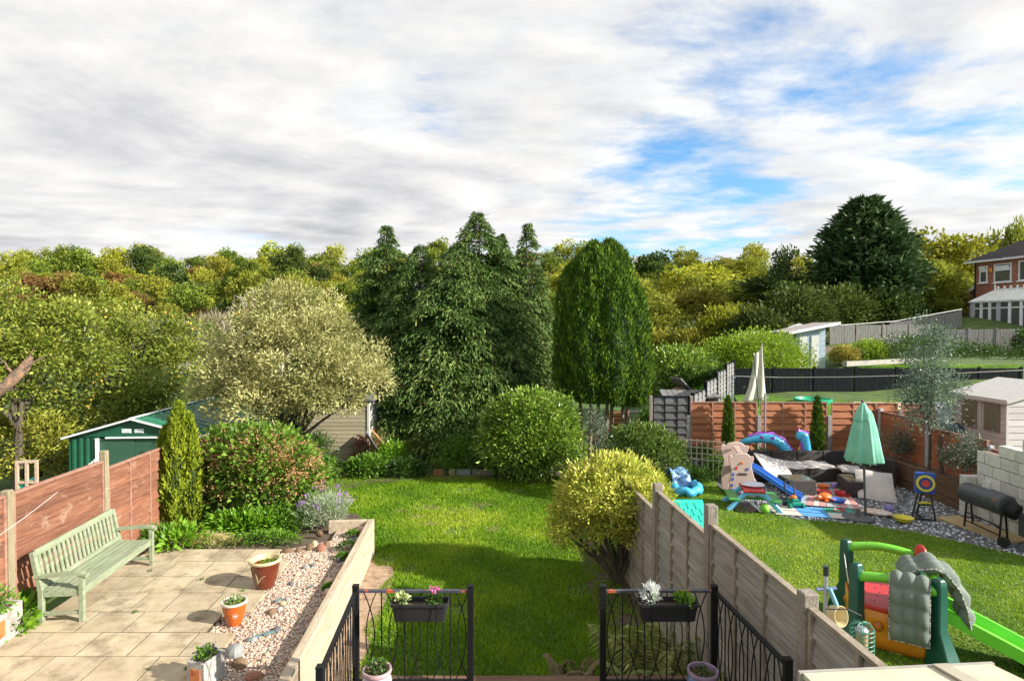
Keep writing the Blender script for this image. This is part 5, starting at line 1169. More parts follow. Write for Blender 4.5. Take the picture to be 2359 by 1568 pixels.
for i, (x, z) in enumerate(((-.09, 1.45), (.09, 1.52))):
    m = MB(); m.ball((x, .06, z), (.08, .05, .06)); m.box((x, .06, z - .05), (.14, .06, .04)); m.obj('teal_bracket', M("teal_plastic", (.02, .4, .33), 8, .4) if not i else bpy.data.materials["teal_plastic"], tf)
line_m = M("white_cord", (.7, .68, .62), 10, .7)
m = MB(); pa, pb = A(225, 1052, 9.4), A(-30, 1252, 7.0); m.tube([pa.lerp(pb, t / 8) - Vector((0, 0, .05 * math.sin(t / 8 * 3.14))) for t in range(9)], .003, 5); tag(m.obj('clothes_line', line_m), 'thin white line running from the fence post past the bench', 'cord')
pegs = MB()
for i in range(4): pegs.box(pa.lerp(pb, .04 + .03 * i) + Vector((0, 0, -.03)), (.015, .012, .07))
tag(pegs.obj('knotted_cord', M("peg_white", (.7, .6, .65), 8, .6)), 'knotted white cord tied to the fence post', 'cord')
# ================================================================== garden next door
NZ = 0.4
def prism_struct(name, poly, z0, z1, mat):
    m = MB(); m.prism(poly, z0, z1); return tag(m.obj(name, mat), kind="structure")
short_m = M("mown_lawn", [(0.05, 0.1, 0.008), (0.09, 0.16, 0.012), (0.15, 0.2, 0.03)], 1.8, 0.95, 0.7, 70, dirt=((0.22, 0.2, 0.07), 1.3, 0.64, 0.76))
nl = [G(px, py, NZ) for px, py in ((1650, 1120), (1675, 1150), (1700, 1168), (1830, 1194), (1990, 1207), (2130, 1230), (2250, 1256), (2358, 1280))]
prism_struct("neighbour_lawn", [(axx(2.72, 1.5), 1.5), (11.5, 1.5), (11.5, nl[-1].y - .5)] + [(p.x, p.y) for p in reversed(nl)] + [(5.9, 16.6), (axx(2.72, 17), 17.0), (axx(2.72, 9), 9.0)], -0.15, NZ, short_m)
prism_struct("slate_gravel_base", [(5.2, 12.0), (11.4, 8.0), (11.4, 18.2), (5.3, 18.2)], -0.15, NZ - 0.02, M("slate_fines", [(0.07, 0.07, 0.075), (0.2, 0.2, 0.21)], 60, .9, .9, 90))
nyx, nyy = np.array([p.x for p in nl]), np.array([p.y for p in nl])
def lawn_edge(x): return np.interp(x, nyx, nyy)
grass_n = LEAF("mown_blades", [(0.07, 0.15, 0.006), (0.16, 0.28, 0.012), (0.3, 0.37, 0.03)], 0.55, 0.35, 0.25)
grass("neighbour_grass", 150000, 2, lambda x, y: (x > axx(2.74, y)) & (y < np.where(x < nyx[0], 16.6, lawn_edge(x) + .04 * np.sin(x * 9))), (2.2, 10.5, 4.2, 16.4), 0.036, grass_n, "short mown grass of the lawn next door", NZ, 0.5, dry=((4.9, 9.6, .3), (5.2, 10.6, .8), (3.8, 10.9, .9), (4.4, 9.0, .6), (3.6, 9.2, .5), (6.2, 11.2, .7)))
sl_m = LEAF("slate_chips", [(0.06, 0.06, 0.065), (0.2, 0.2, 0.21), (0.42, 0.42, 0.44), (0.6, 0.6, 0.62)], .6, 0, .4)
def slate_pts(rng, n):
    x = rng.uniform(5.4, 10.6, n * 2); y = rng.uniform(9.0, 16, n * 2); k = y > lawn_edge(x) - .05 + rng.normal(size=n * 2) * .1
    return np.stack([x[k], y[k]], 1)[:n]
pebbles("slate_gravel", 6500, slate_pts, 0.024, sl_m, "grey slate chippings round the toys and seats", NZ - .02, 7)

# ------------------------------------------------------------------ red fences
dark_post = M("grey_post", [(0.2, 0.2, 0.19), (0.34, 0.33, 0.31)], 14, .9, .4)
F2Y = 16.75
lap_fence('timber_fence', 'red brown lap fence behind the corner sofa', ((1586 - 1179) * F2Y / FPX, F2Y, 0), ((2230 - 1179) * F2Y / FPX, F2Y - .1, 0), [2.29, 2.29, 2.27, 2.24], red_board2, dark_post, red_frame, NZ + .3, [1.9, 1.9, 1.9, 2.05, 2.2], face=-1, nb=8, batt=3)
lap_fence('timber_fence', 'dark shaded red lap fence running along the raised bed', (10.46, 16.6, 0), (10.58, 11.0, 0), [2.05, 1.9, 1.74], red_board2, M("pale_post", (.42, .42, .42), 12, .8), red_frame, NZ + .35, [2.12, 2.0, 1.8, 1.75], face=-1, nb=8, batt=3)
sl_brown = M("brown_sleeper", [(0.1, 0.05, 0.025), (0.19, 0.1, 0.05)], 5, .85, .4, 40, stretch=(1, 1, 4), rand=.15)
rb = empty('raised_bed', (10.17, 14, NZ - .05), 0, 'brown timber raised bed along the dark red fence', 'planter')
for z in (.12, .34, .55):
    m = MB(); m.box((-.32, -.1, z), (.09, 4.3, .2)); m.obj('sleeper', sl_brown, rb, bevel=.006)
m = MB(); m.box((0, -.1, .5), (.56, 4.3, .1)); m.obj('soil', soil, rb)
rb2 = empty('raised_bed', (8.0, 16.3, NZ - .05), 0, 'brown timber raised bed between the sofa and the back fence', 'planter')
for z in (.12, .34, .55):
    m = MB(); m.box((.1, -.26, z), (3.9, .08, .2)); m.obj('sleeper', sl_brown, rb2, bevel=.006)
m = MB(); m.box((.1, .05, .5), (3.9, .5, .1)); m.obj('soil', soil, rb2)
def narrow(label, px, d, z0, ytop, r, seed):
    t = A(px, ytop, d); upright('slim_conifer', label, (t.x, d, z0), [(0, 0, .03, t.z - z0, r, 1.6), (.04, -.03, .1, (t.z - z0) * .8, r * .8, 1.6)], 2600, .12, .03, up_m, seed, [(0, 0, 0, 0, .3)], .02)
narrow('slim dark conifer in front of the left half of the back fence', 1676, 16.45, NZ + .3, 916, .12, 201)
narrow('slim dark conifer in front of the middle of the back fence', 1882, 16.4, NZ + .4, 918, .14, 202)
for i, (px, py, d, r, h, mt, lb) in enumerate([(1620, 1040, 16.2, .55, .6, leaf_deep, 'dark shrub at the left foot of the back fence'), (1700, 1045, 16.0, .5, .55, leaf_deep, 'dark green shrub behind the castle slide'), (1745, 1040, 16.1, .4, .5, leaf_green, 'green shrub left of the blue inflatable'), (1660, 1060, 15.6, .4, .5, leaf_green, 'leafy shrub growing through the trellis'), (1600, 1075, 15.3, .4, .25, leaf_deep, 'low weeds at the foot of the trellis'), (1780, 1030, 16.2, .3, .35, leaf_deep, 'low shrub under the blue inflatable arch')]):
    q = A(px, py, d); shrub('shrub', lb, 'bush', (q.x, d, NZ), [((0, 0, h * .55), (r, r * .7, h * .55))], 130, 13, .08, .07, .035, mt, 210 + i, None, bark, 5, .012)

def treelet(name, label, px, d, z0, blobs, ncl, L, W, mat, seed, trunk_top, r=.035):
    global base
    base = Vector(((px - 1179) * d / FPX, d, z0)); bl = [tb_(*b) for b in blobs]
    o = shrub(name, label, 'tree', base, bl, ncl * 2, 14, .11, L, W, mat, seed, None, None, shell=.35, low=-.9, part='crown')
    t = A(px, trunk_top, d) - base; mb = MB(); mb.tube([(0, 0, -.05), (.02, 0, t.z * .5), (-.02, 0, t.z)], [r, r * .85, r * .6], 7)
    limbs(np.random.default_rng(seed), mb, (-.02, 0, t.z * .8), [np.array(b[0]) for b in bl], r * .35, .003); mb.obj('trunk', bark, o, smooth=True); return o
euc_m = LEAF("blue_grey_leaf", [(0.05, 0.085, 0.05), (0.12, 0.17, 0.115), (0.26, 0.32, 0.24)], .5, .25, .4)
olive_m = LEAF("olive_leaf", [(0.05, 0.07, 0.045), (0.12, 0.15, 0.1), (0.24, 0.27, 0.19)], .5, .25, .3)
EB = NZ + .5
treelet('eucalyptus', 'slender eucalyptus with blue grey leaves in the raised bed', 2144, 14.4, EB, [(2138, 945, 14.4, 62, 50), (2145, 890, 14.4, 62, 45), (2130, 840, 14.4, 42, 40), (2150, 790, 14.4, 36, 36), (2120, 745, 14.4, 16, 26), (2165, 775, 14.4, 22, 20), (2100, 900, 14.4, 35, 30), (2185, 900, 14.4, 32, 40)], 230, .075, .03, euc_m, 221, 960)
treelet('olive_tree', 'small round olive tree in the far end of the raised bed', 2070, 15.4, EB, [(2070, 1018, 15.4, 32, 22), (2088, 1032, 15.4, 22, 14)], 90, .06, .018, olive_m, 222, 1040, .018)
treelet('olive_tree', 'small olive tree nearest the smoker in the raised bed', 2222, 13.0, EB, [(2222, 1056, 13, 38, 22), (2228, 1020, 13, 14, 18)], 90, .07, .025, olive_m, 223, 1080, .018)
m = MB(); q = A(2165, 1000, 14.0); m.tube([(q.x + .05, 14, EB - .1), (q.x, 14, 1.6), (q.x + .02, 14, q.z)], [.05, .045, .04], 8); tag(m.obj('tree_stake', bark, smooth=True), 'thick brown stake beside the eucalyptus', 'stake')

# ------------------------------------------------------------------ parasol
U = G(1993, 1193, NZ)
mint = M("mint_fabric", [(0.16, 0.42, 0.31), (0.24, 0.54, 0.41)], 3, .8, .2, 80)
par = empty('parasol', (U.x, U.y, NZ), 0, 'closed mint green parasol standing among the toys', 'parasol')
m = MB(); m.tube([(0, 0, .05), (-.05, 0, 1.3), (-.09, 0, 2.38)], .024, 10); m.obj('pole', M("grey_pole", (.06, .065, .07), 10, .4), par, smooth=True)
m = MB(); m.lathe([(.3, 0), (.3, .03), (.2, .05), (.05, .06), (.045, .2)], (-.16, 0, 0), 24); m.obj('base', M("dark_base", (.1, .1, .1), 20, .7), par, smooth=True)
wob = lambda t, z: 1 + .13 * math.cos(8 * t + .6) + .05 * math.cos(16 * t)
m = MB(); prof = [(.31, 1.2), (.33, 1.23), (.28, 1.5), (.21, 1.9), (.14, 2.2), (.1, 2.28)]
m.lathe(prof, (-.05, 0, 0), 64, wob); m.obj('canopy', mint, par, smooth=2)
m = MB(); m.lathe([(.17, 2.06), (.175, 2.075), (.12, 2.25), (.05, 2.4), (.03, 2.42)], (-.075, 0, 0), 64, lambda t, z: 1 + .1 * math.cos(8 * t)); m.obj('top_tier', mint, par, smooth=2)
m = MB(); m.ball((-.09, 0, 2.45), (.03, .03, .035)); m.obj('finial', M("dark_red", (.1, .05, .08), 8, .5), par)
m = MB()
for k in range(8): a = k / 8 * 6.28; m.tube([(-.05 + .24 * math.cos(a), .24 * math.sin(a), 1.22), (-.05 + .22 * math.cos(a), .22 * math.sin(a), 1.15)], .012, 6)
m.obj('rib_ends', white_paint, par)

# ------------------------------------------------------------------ corner sofa and loose cushions
rattan = M("dark_rattan", [(0.022, 0.018, 0.016), (0.05, 0.042, 0.038)], 60, .6, .6, 120)
cush = M("pale_cushion", [(0.46, 0.41, 0.38), (0.56, 0.51, 0.47)], 5, .9, .25, 90)
sofa = empty('corner_sofa', (7.6, 15.4, NZ), 0, 'dark rattan corner sofa with pale seat pads', 'sofa')
for i, x in enumerate((-.95, -.25, .45, 1.15)):
    m = MB(); m.box((x, .42, .34), (.68, .1, .68)); m.obj('backrest', rattan, sofa, bevel=.015)
    m = MB(); m.box((x, .05, .17), (.68, .66, .32)); m.obj('seat_base', rattan, sofa, bevel=.01)
m = MB(); m.box((1.55, -.2, .17), (.66, 1.3, .32)); m.obj('seat_base', rattan, sofa, bevel=.01)
m = MB(); m.box((1.95, -.1, .35), (.1, 1.5, .66)); m.obj('backrest', rattan, sofa, bevel=.015)
def pad(name, label, c, d, rot, mat=cush, cat='cushion', bulge=.25, parent=None, sag=0.0):
    """a seat pad with soft rounded edges"""
    m = MB(); nu, nv = 10, 10
    def f(sg):
        def g(u, v):
            x, y = (u - .5) * d[0], (v - .5) * d[1]; e = (1 - (2 * u - 1) ** 6) * (1 - (2 * v - 1) ** 6)
            z = sg * d[2] / 2 * (.25 + .75 * max(0, e) ** .5) + sag * math.sin(u * 3.14) * math.sin(v * 3.14) + .012 * math.sin(u * 9 + v * 5)
            return (x, y, z)
        return g
    m.grid(f(1), nu, nv); m.grid(lambda u, v: f(-1)(1 - u, v), nu, nv)
    for fn in (lambda u: (0, u), lambda u: (1, 1 - u), lambda u: (1 - u, 0), lambda u: (u, 1)):
        m.grid(lambda u, v: tuple(Vector(f(1)(*fn(u))).lerp(Vector(f(-1)(*fn(u))), v)), nu, 1)
    o = m.obj(name, mat, parent, smooth=2, loc=c, rot=rot)
    if label: tag(o, label, cat)
    return o
def qp(x, y): return 1639.5 + x * .21085, 976.4 + y * .21085
for x in (-.2, .5): pad('seat_pad', None, (x, .05, .37), (.68, .68, .1), (.03, 0, 0), parent=sofa)
big = A(*qp(740, 520), 14.75); pad('cushion', 'large pale cushion slumped at the left end of the sofa', (big.x - .02, 14.95, NZ + .42), (.85, .95, .1), (.42, .28, .1), sag=-.05)
q = A(*qp(1550, 525), 14.7); pad('cushion', 'small white cushion on the right arm of the sofa', (q.x, 14.85, NZ + .4), (.5, .5, .11), (.1, .0, -.25))
q = G(*qp(1850, 840), NZ); pad('cushion', 'pale cushion with creases propped against the sofa end', (q.x + .05, q.y + .32, NZ + .27), (.78, .85, .1), (.68, .08, -.35), sag=.04)
def cube_seat(label, qa, qb, dep, h):
    a, b_ = G(*qp(*qa), NZ), G(*qp(*qb), NZ); w = (b_ - a).length
    r = empty('footstool', ((a.x + b_.x) / 2, (a.y + b_.y) / 2, NZ), math.atan2(b_.y - a.y, b_.x - a.x), label, 'footstool', 'dark rattan footstools')
    m = MB(); m.box((0, dep / 2, h / 2), (w, dep, h)); m.obj('stool_body', rattan, r, bevel=.012)
    m = MB(); m.box((0, dep / 2, h + .006), (w - .05, dep - .05, .012)); m.obj('glass_top', M("olive_glass", (.13, .12, .08), 6, .15) if 'olive_glass' not in bpy.data.materials else bpy.data.materials['olive_glass'], r); return r
cube_seat('dark rattan footstool beside the castle slide', (840, 790), (1140, 790), .62, .37)
cube_seat('dark rattan footstool left of the parasol pole', (1480, 800), (1665, 810), .75, .37)

# ------------------------------------------------------------------ mats
def mat_poly(name, label, qs, cols, nx, z=0.006, cat='mat', stripes=False):
    c = [G(*qp(*q), NZ + z) for q in qs]; o = c[0].lerp(c[2], .5)
    r = empty(name, (o.x, o.y, NZ), 0, label, cat)
    for i in range(nx):
        for j in range(1 if stripes else 2):
            nj = 1 if stripes else 2
            P = lambda u, v: (c[0].lerp(c[1], u)).lerp(c[3].lerp(c[2], u), v) - Vector((o.x, o.y, NZ))
            g = .004
            pts = [P(i / nx + g, j / nj + g), P((i + 1) / nx - g, j / nj + g), P((i + 1) / nx - g, (j + 1) / nj - g), P(i / nx + g, (j + 1) / nj - g)]
            m = MB(); m.add([p + Vector((0, 0, h)) for h in (0, .012) for p in pts], [(3, 2, 1, 0), (4, 5, 6, 7)] + [(k, (k + 1) % 4, 4 + (k + 1) % 4, 4 + k) for k in range(4)])
            m.obj('stripe' if stripes else 'foam_tile', cols[(i + j * 2) % len(cols)], r)
    return r
def toy(n, c, rough=.35): return M(n, [tuple(k * .88 for k in c), c], 3, rough, spec=.5)
t_blue, t_white, t_teal, t_pink = toy("foam_blue", (.08, .3, .62), .8), toy("foam_white", (.6, .55, .46), .8), toy("foam_teal", (.03, .3, .24), .8), toy("rug_pink", (.55, .26, .24), .9)
t_grey, t_cream = toy("rug_grey", (.36, .38, .38), .9), toy("rug_cream", (.55, .5, .44), .9)
mat_poly('foam_mat', 'foam play mat of blue, white and teal tiles at the lawn edge', ((700, 985), (1610, 1045), (1530, 935), (560, 880)), [t_white, t_blue, t_white, t_blue, t_teal], 3)
mat_poly('striped_rug', 'pink and grey striped rug under the plastic toys', ((950, 880), (1640, 935), (1390, 630), (1080, 645)), [t_grey, t_pink, t_cream, t_pink, t_grey], 9, .022, 'rug', True)

# ------------------------------------------------------------------ castle slide
pinkp = M("pink_plastic", [(.5, .36, .3), (.58, .43, .37)], 3, .5)
sblue = M("slide_blue", [(.03, .16, .55), (.05, .22, .65)], 3, .3)
red_p, blue_p, green_p = toy("toy_red", (.55, .03, .03)), toy("toy_blue", (.04, .13, .5)), toy("toy_green", (.06, .33, .05))
orange_p, yellow_p, teal_p, black_p, purple_p = toy("toy_orange", (.7, .16, .02)), toy("toy_yellow", (.65, .55, .03)), toy("toy_teal", (.0, .2, .13)), toy("toy_black", (.02, .02, .02)), toy("toy_purple", (.3, .22, .55))
C0 = G(*qp(330, 790), NZ)
cas = empty('castle_slide', (C0.x, C0.y, NZ), -.12, 'pink plastic castle with a blue slide', 'toy slide')
ol = [(-.29, 0), (-.31, .34), (-.25, .62), (-.31, .82), (-.32, .95), (-.28, .99), (-.22, .95), (-.18, 1.0), (-.06, 1.03), (.06, 1.03), (.14, 1.0), (.18, .95), (.24, .97), (.26, .9), (.2, .72), (.27, .45), (.33, .36), (.31, 0), (.16, 0), (.14, .2), (-.02, .24), (-.14, .2), (-.16, 0)]
def panel(o, y, s, nm):
    m = MB(); m.prism([(x * s, z * s) for x, z in ol], y, y + .05, Matrix.Rotation(math.pi / 2, 3, 'X')); return m.obj(nm, pinkp, o, bevel=.012)
pn = panel(cas, -.03, 1.0, 'front_panel'); panel(cas, -.62, 1.15, 'back_panel')
for (x, z, mt, nm) in [(-.14, .68, red_p, 'window'), (.11, .66, blue_p, 'window'), (-.21, .53, blue_p, 'window'), (-.22, .42, blue_p, 'window'), (-.24, .27, blue_p, 'window'), (-.24, .16, blue_p, 'window')]:
    m = MB(); m.box((x, -.028, z), (.045, .01, .07)); m.obj(nm, mt, pn, bevel=.004)
m = MB(); m.lathe([(.0, -.02), (.035, -.015), (.03, .01)], n=12); m.obj('knob', orange_p, cas, loc=(-.02, -.03, .8), rot=(math.pi / 2, 0, 0))
m = MB(); m.box((0, -.028, .54), (.2, .01, .05)); m.obj('letter_slot', rattan, pn, bevel=.01)
for k in range(4):
    m = MB(); m.box((-.02, .1 + k * .13, .98 - k * .0 + .03 * k), (.13, .1, .05)); m.obj('step', pinkp, cas, bevel=.01)
m = MB(); m.box((0, .3, .62), (.4, .5, .05)); m.obj('platform', pinkp, cas, bevel=.01)
e = G(*qp(1000, 850), NZ) - C0; e = Matrix.Rotation(.12, 3, 'Z') @ e
def chute(name, s, e, drop, w, wall_h, mat, root, n=18, curve=.0):
    s, e = Vector(s), Vector(e); d = (e - s); d.z = 0; sd = Vector((-d.y, d.x, 0)).normalized(); m = MB(); vs = []
    for i in range(n + 1):
        t = i / n; p = s.lerp(e, t); k = t * t * (3 - 2 * t); p.z = s.z + (e.z - s.z) * (.35 * t + .65 * k) + drop * math.sin(t * 6.28) * .2
        p += sd * curve * math.sin(t * 3.14)
        for a, b_ in ((-.5, -.02), (-.5, wall_h), (-.42, wall_h), (-.36, .01), (.36, .01), (.42, wall_h), (.5, wall_h), (.5, -.02)): vs.append(p + sd * a * w + Vector((0, 0, b_)))
    m.add(vs, [(i * 8 + j, i * 8 + (j + 1) % 8, (i + 1) * 8 + (j + 1) % 8, (i + 1) * 8 + j) for i in range(n) for j in range(8)] + [tuple(range(8)), tuple(reversed(range(n * 8, n * 8 + 8)))])
    return m.obj(name, mat, root, smooth=True)
chute('slide', (.22, .28, .66), (e.x, e.y + .1, .05), -.1, .36, .09, sblue, cas)
# ------------------------------------------------------------------ picnic table
T0 = G(*qp(470, 935), NZ); pt = empty('picnic_table', (T0.x, T0.y + .15, NZ), -.22, 'childs plastic picnic table in red, green and blue', 'table')
lb_ = M("light_blue_plastic", [(.13, .42, .68), (.17, .5, .76)], 3, .4)
for y in (-.3, .38):
    m = MB(); m.tube([(-.55, y, .0), (-.2, y * .8, .36), (0, y * .8, .4), (.2, y * .8, .36), (.55, y, 0)], [.05, .045, .045, .045, .05], 8, flat=1.2); m.obj('leg_frame', lb_, pt, smooth=True)
for x in (-.42, .42):
    m = MB(); m.box((x, .04, .25), (.24, .78, .045)); m.obj('bench_seat', green_p, pt, bevel=.015)
m = MB(); m.box((0, .04, .2), (.9, .05, .05)); m.obj('crossbar', green_p, pt)
m = MB(); m.box((0, .04, .43), (.46, .7, .06)); m.obj('table_top', red_p, pt, bevel=.02)
m = MB(); m.ball((.02, .1, .5), (.26, .2, .05), 16, 6); m.obj('lid', M("pink_white_lid", [(.6, .4, .38), (.7, .68, .7), (.4, .5, .7)], 9, .5), pt, smooth=True)
# ------------------------------------------------------------------ loose toys
mw = G(*qp(890, 905), NZ); tm = empty('toy_mower', (mw.x, mw.y, NZ), .1, 'toy lawnmower in dark green with black handle', 'toy')
m = MB(); m.box((0, 0, .1), (.26, .3, .1)); m.box((0, -.02, .17), (.18, .18, .06)); m.obj('mower_body', teal_p, tm, bevel=.03)
m = MB(); m.ball((0, 0, .22), (.08, .07, .05)); m.obj('engine', orange_p, tm, smooth=True)
for x in (-.15, .15):
    for y in (-.11, .11): m = MB(); m.lathe([(.02, -.025), (.06, -.025), (.06, .025), (.02, .025)], n=12); m.obj('wheel', black_p if y > 0 else teal_p, tm, loc=(x, y, .06), rot=(0, math.pi / 2, 0))
m = MB(); m.tube([(-.1, .1, .15), (-.11, .2, .5), (-.08, .22, .53), (.08, .22, .53), (.11, .2, .5), (.1, .1, .15)], .016, 6); m.tube([(-.11, .18, .42), (.11, .18, .42)], .012, 6); m.obj('handle', black_p, tm, smooth=True)
def shell(label, q, r, mat, lobes=8, h=.07, turtle=False, nm='sand_tray'):
    p = G(*qp(*q), NZ + .03); root = empty(nm, (p.x, p.y, NZ + .03), random.Random(label).uniform(0, 3), label, 'toy')
    wb_ = lambda t, z: 1 + .1 * abs(math.cos(lobes / 2 * t))
    m = MB(); n = 40; prof = [(r * .7, 0), (r * .95, h), (r, h + .01), (r * .9, h), (r * .65, .025)]
    m.lathe(prof, (0, 0, 0), n, wb_); m.obj('tray', mat, root, smooth=True)
    return root
shell('red flower shaped plastic tray near the parasol', (1430, 780), .17, red_p); shell('red flower shaped plastic tray behind the orange turtle', (1225, 765), .16, red_p)
shell('blue flower shaped plastic tray in front of the turtle', (1380, 855), .15, blue_p); shell('yellow flower shaped plastic tray on the slate edge', (2090, 1055), .18, yellow_p)
shell('orange round plastic dish beside the footstool', (1215, 700), .14, orange_p, 14); shell('green flower shaped tray behind the red one', (1440, 720), .13, green_p)
tt = G(*qp(1230, 830), NZ + .03); tu = empty('toy_turtle', (tt.x, tt.y, NZ + .03), .4, 'orange plastic toy turtle on the rug', 'toy')
m = MB(); m.ball((0, 0, .09), (.17, .14, .09), 14, 8); m.obj('shell', orange_p, tu, smooth=True)
m = MB(); m.ball((-.2, -.02, .1), (.065, .055, .055)); m.obj('head', orange_p, tu, smooth=True)
m = MB(); m.ball((-.235, -.05, .125), .018, 6, 4); m.ball((-.235, .02, .125), .018, 6, 4); m.obj('eyes', white_paint, tu)
m = MB()
for x, y in ((-.1, -.13), (.1, -.13), (-.1, .13), (.1, .13)): m.ball((x, y, .03), (.05, .045, .03), 8, 5)
m.obj('flippers', orange_p, tu, smooth=True)
def ball_toy(label, px, py, r, mat):
    p = G(px, py, NZ); m = MB(); m.ball((0, 0, 0), r, 16, 10); tag(m.obj('ball', mat, smooth=2, loc=(p.x, p.y, NZ + r)), label, 'ball')
ball_toy('bright green ball in front of the picnic table', *qp(578, 970), .1, M("green_ball", [(.12, .45, .02), (.25, .6, .05)], 4, .4))
ball_toy('purple blue ball on the slate near the parasol', *qp(1935, 965), .09, M("purple_ball", [(.1, .12, .35), (.3, .22, .45)], 5, .4))
ball_toy('lilac ball behind the orange dish', *qp(1330, 705), .08, purple_p)
p = G(*qp(1390, 945), NZ + .03); rk = empty('toy_racket', (p.x, p.y, NZ + .03), -.1, 'red toy racket with green handle on the foam mat', 'toy')
m = MB(); m.tube([(.12 * math.cos(a / 20 * 6.2832), .09 * math.sin(a / 20 * 6.2832), .01) for a in range(21)], .012, 6); m.obj('hoop', red_p, rk)
m = MB(); m.tube([(-.12, 0, .01), (-.27, .02, .012)], .014, 6); m.obj('handle', green_p, rk)
p = G(*qp(1800, 985), NZ); m = MB(); m.ball((0, 0, .05), (.3, .17, .06), 20, 8); tag(m.obj('paddling_bag', M("patterned_bag", [(.6, .6, .62), (.65, .3, .1), (.62, .62, .62)], 9, .6, lo=.42, hi=.58), smooth=True, loc=(p.x, p.y, NZ), rot=(0, 0, -.5)), 'white and orange patterned bag lying by the parasol base', 'bag')
p = G(*qp(350, 930), NZ); m = MB(); m.lathe([(.3, 0), (.31, .03), (.26, .04), (.2, .02)], n=28); tag(m.obj('tyre_lid', black_p, loc=(p.x, p.y, NZ), smooth=True), 'dark round lid under the picnic table', 'lid')
p = G(*qp(480, 960), NZ); m = MB(); m.box((0, 0, .1), (.12, .34, .015)); tag(m.obj('white_board', white_paint, loc=(p.x, p.y + .1, NZ), rot=(.45, .3, .55)), 'white board leaning by the green ball', 'board')
# ------------------------------------------------------------------ blue inflatables
infl = M("inflatable_blue", [(.05, .36, .6), (.07, .46, .7)], 3, .25, coat=.3)
spot = M("spot_purple", (.3, .06, .42), 4, .35)
def inflatable(label, pts, rad, spots, loc):
    root = empty('sea_serpent_inflatable', loc, 0, label, 'inflatable', 'blue sea serpent inflatables'); P = [Vector(p) - Vector(loc) for p in pts]
    m = MB(); m.tube(P, rad, 14); m.obj('body', infl, root, smooth=2)
    m = MB()
    for i in spots:
        c = P[i]; m.ball(c + Vector((0, -rad[i] * .85, rad[i] * .25)), (rad[i] * .4, rad[i] * .3, rad[i] * .4), 10, 6)
    m.obj('spots', spot, root, smooth=True)
    m = MB(); fr_ = []
    for i in range(1, len(P) - 1):
        n = (P[i + 1] - P[i - 1]).cross(Vector((0, -1, 0))).normalized()
        if n.z < 0 and abs(n.z) > .3: n = -n
        fr_.append(P[i] + n * rad[i] * 1.0)
    m.tube([p_ for q_ in range(len(fr_) - 1) for p_ in (fr_[q_], fr_[q_].lerp(fr_[q_ + 1], .5))] + [fr_[-1]], [.035 if q_ % 2 else .055 for q_ in range(2 * len(fr_) - 1)], 8); m.obj('frill', spot, root, smooth=True); return root
D_ = 15.95
pa = [A(x, y, D_) for x, y in ((1703, 1019), (1725, 1013), (1750, 1008), (1775, 1010), (1796, 1020), (1812, 1040), (1818, 1065), (1820, 1090))]
inflatable('arched tail of a blue inflatable with purple spots behind the sofa', pa, [.05, .1, .13, .14, .14, .14, .14, .14], [2, 3, 5], (pa[-1].x, D_, NZ))
pb = [A(x, y, D_) for x, y in ((1836, 1010), (1842, 1000), (1850, 1002), (1855, 1020), (1858, 1040), (1860, 1085))]
inflatable('upright blue inflatable serpent head beside the arched tail', pb, [.07, .12, .13, .12, .12, .12], [4], (pb[-1].x, D_, NZ))
pc = G(1672, 1080, NZ); m = MB(); m.ball((0, 0, .2), (.14, .12, .2), 12, 8); tag(m.obj('blue_float', infl, smooth=True, loc=(pc.x, pc.y, NZ)), 'blue round float half hidden behind the castle', 'float')
pd = G(1578, 1135, NZ); bi = empty('paddling_pool', (pd.x, pd.y, NZ), .2, 'crumpled blue paddling pool behind the mixed shrub', 'paddling pool')
m = MB(); m.tube([(.3 * math.cos(t / 24 * 6.2832), .36 * math.sin(t / 24 * 6.2832), .12 + .05 * math.sin(t * 1.7)) for t in range(25)], [.1 + .025 * math.sin(t * 2.3) for t in range(25)], 10); m.obj('ring', infl, bi, smooth=2)
m = MB(); m.grid(lambda u, v: (-.25 + .5 * u, .1 + .5 * v, .1 + .42 * math.sin(v * 2.6) + .05 * math.sin(u * 9 + v * 4)), 10, 10); m.obj('sheet', M("pool_sheet", [(.12, .28, .6), (.3, .48, .75)], 5, .35), bi, smooth=2).modifiers.new('s', 'SOLIDIFY').thickness = .01
# ------------------------------------------------------------------ playhouse with teal tiled roof behind the grey fence
ph = A(1592, 1200, 9.6); hs = empty('playhouse', (ph.x, ph.y, NZ), 0, 'small playhouse with teal scalloped roof behind the grey fence', 'playhouse')
m = MB(); m.box((0, .3, .3), (.5, .6, .6)); m.obj('wall', M("play_wall", (.5, .42, .3), 4, .5), hs, bevel=.02)
tr = M("teal_roof", [(.02, .42, .32), (.03, .5, .4)], 3, .35)
zt = ph.z - NZ
for r_ in range(5):
    for c_ in range(5):
        m = MB(); u = -.3 + c_ * .135 + (.06 if r_ % 2 else 0); t = r_ / 5
        m.prism([(-.04, -.075), (.04, -.075), (.062, -.05), (.062, .08), (-.062, .08), (-.062, -.05)], 0, .022); m.obj('roof_tile', tr, hs, loc=(u, -.12 + .5 * t * 1.3, zt - .15 + .345 * t), rot=(.45, 0, 0), bevel=.004)
m = MB(); m.add([(-.36, -.2, zt - .2), (.36, -.2, zt - .2), (.36, .56, zt + .2), (-.36, .56, zt + .2), (-.36, .56, zt - .3), (.36, .56, zt - .3)], [(0, 1, 2, 3), (3, 2, 5, 4), (0, 3, 4), (1, 5, 2), (0, 4, 5, 1)]); m.obj('roof', tr, hs)
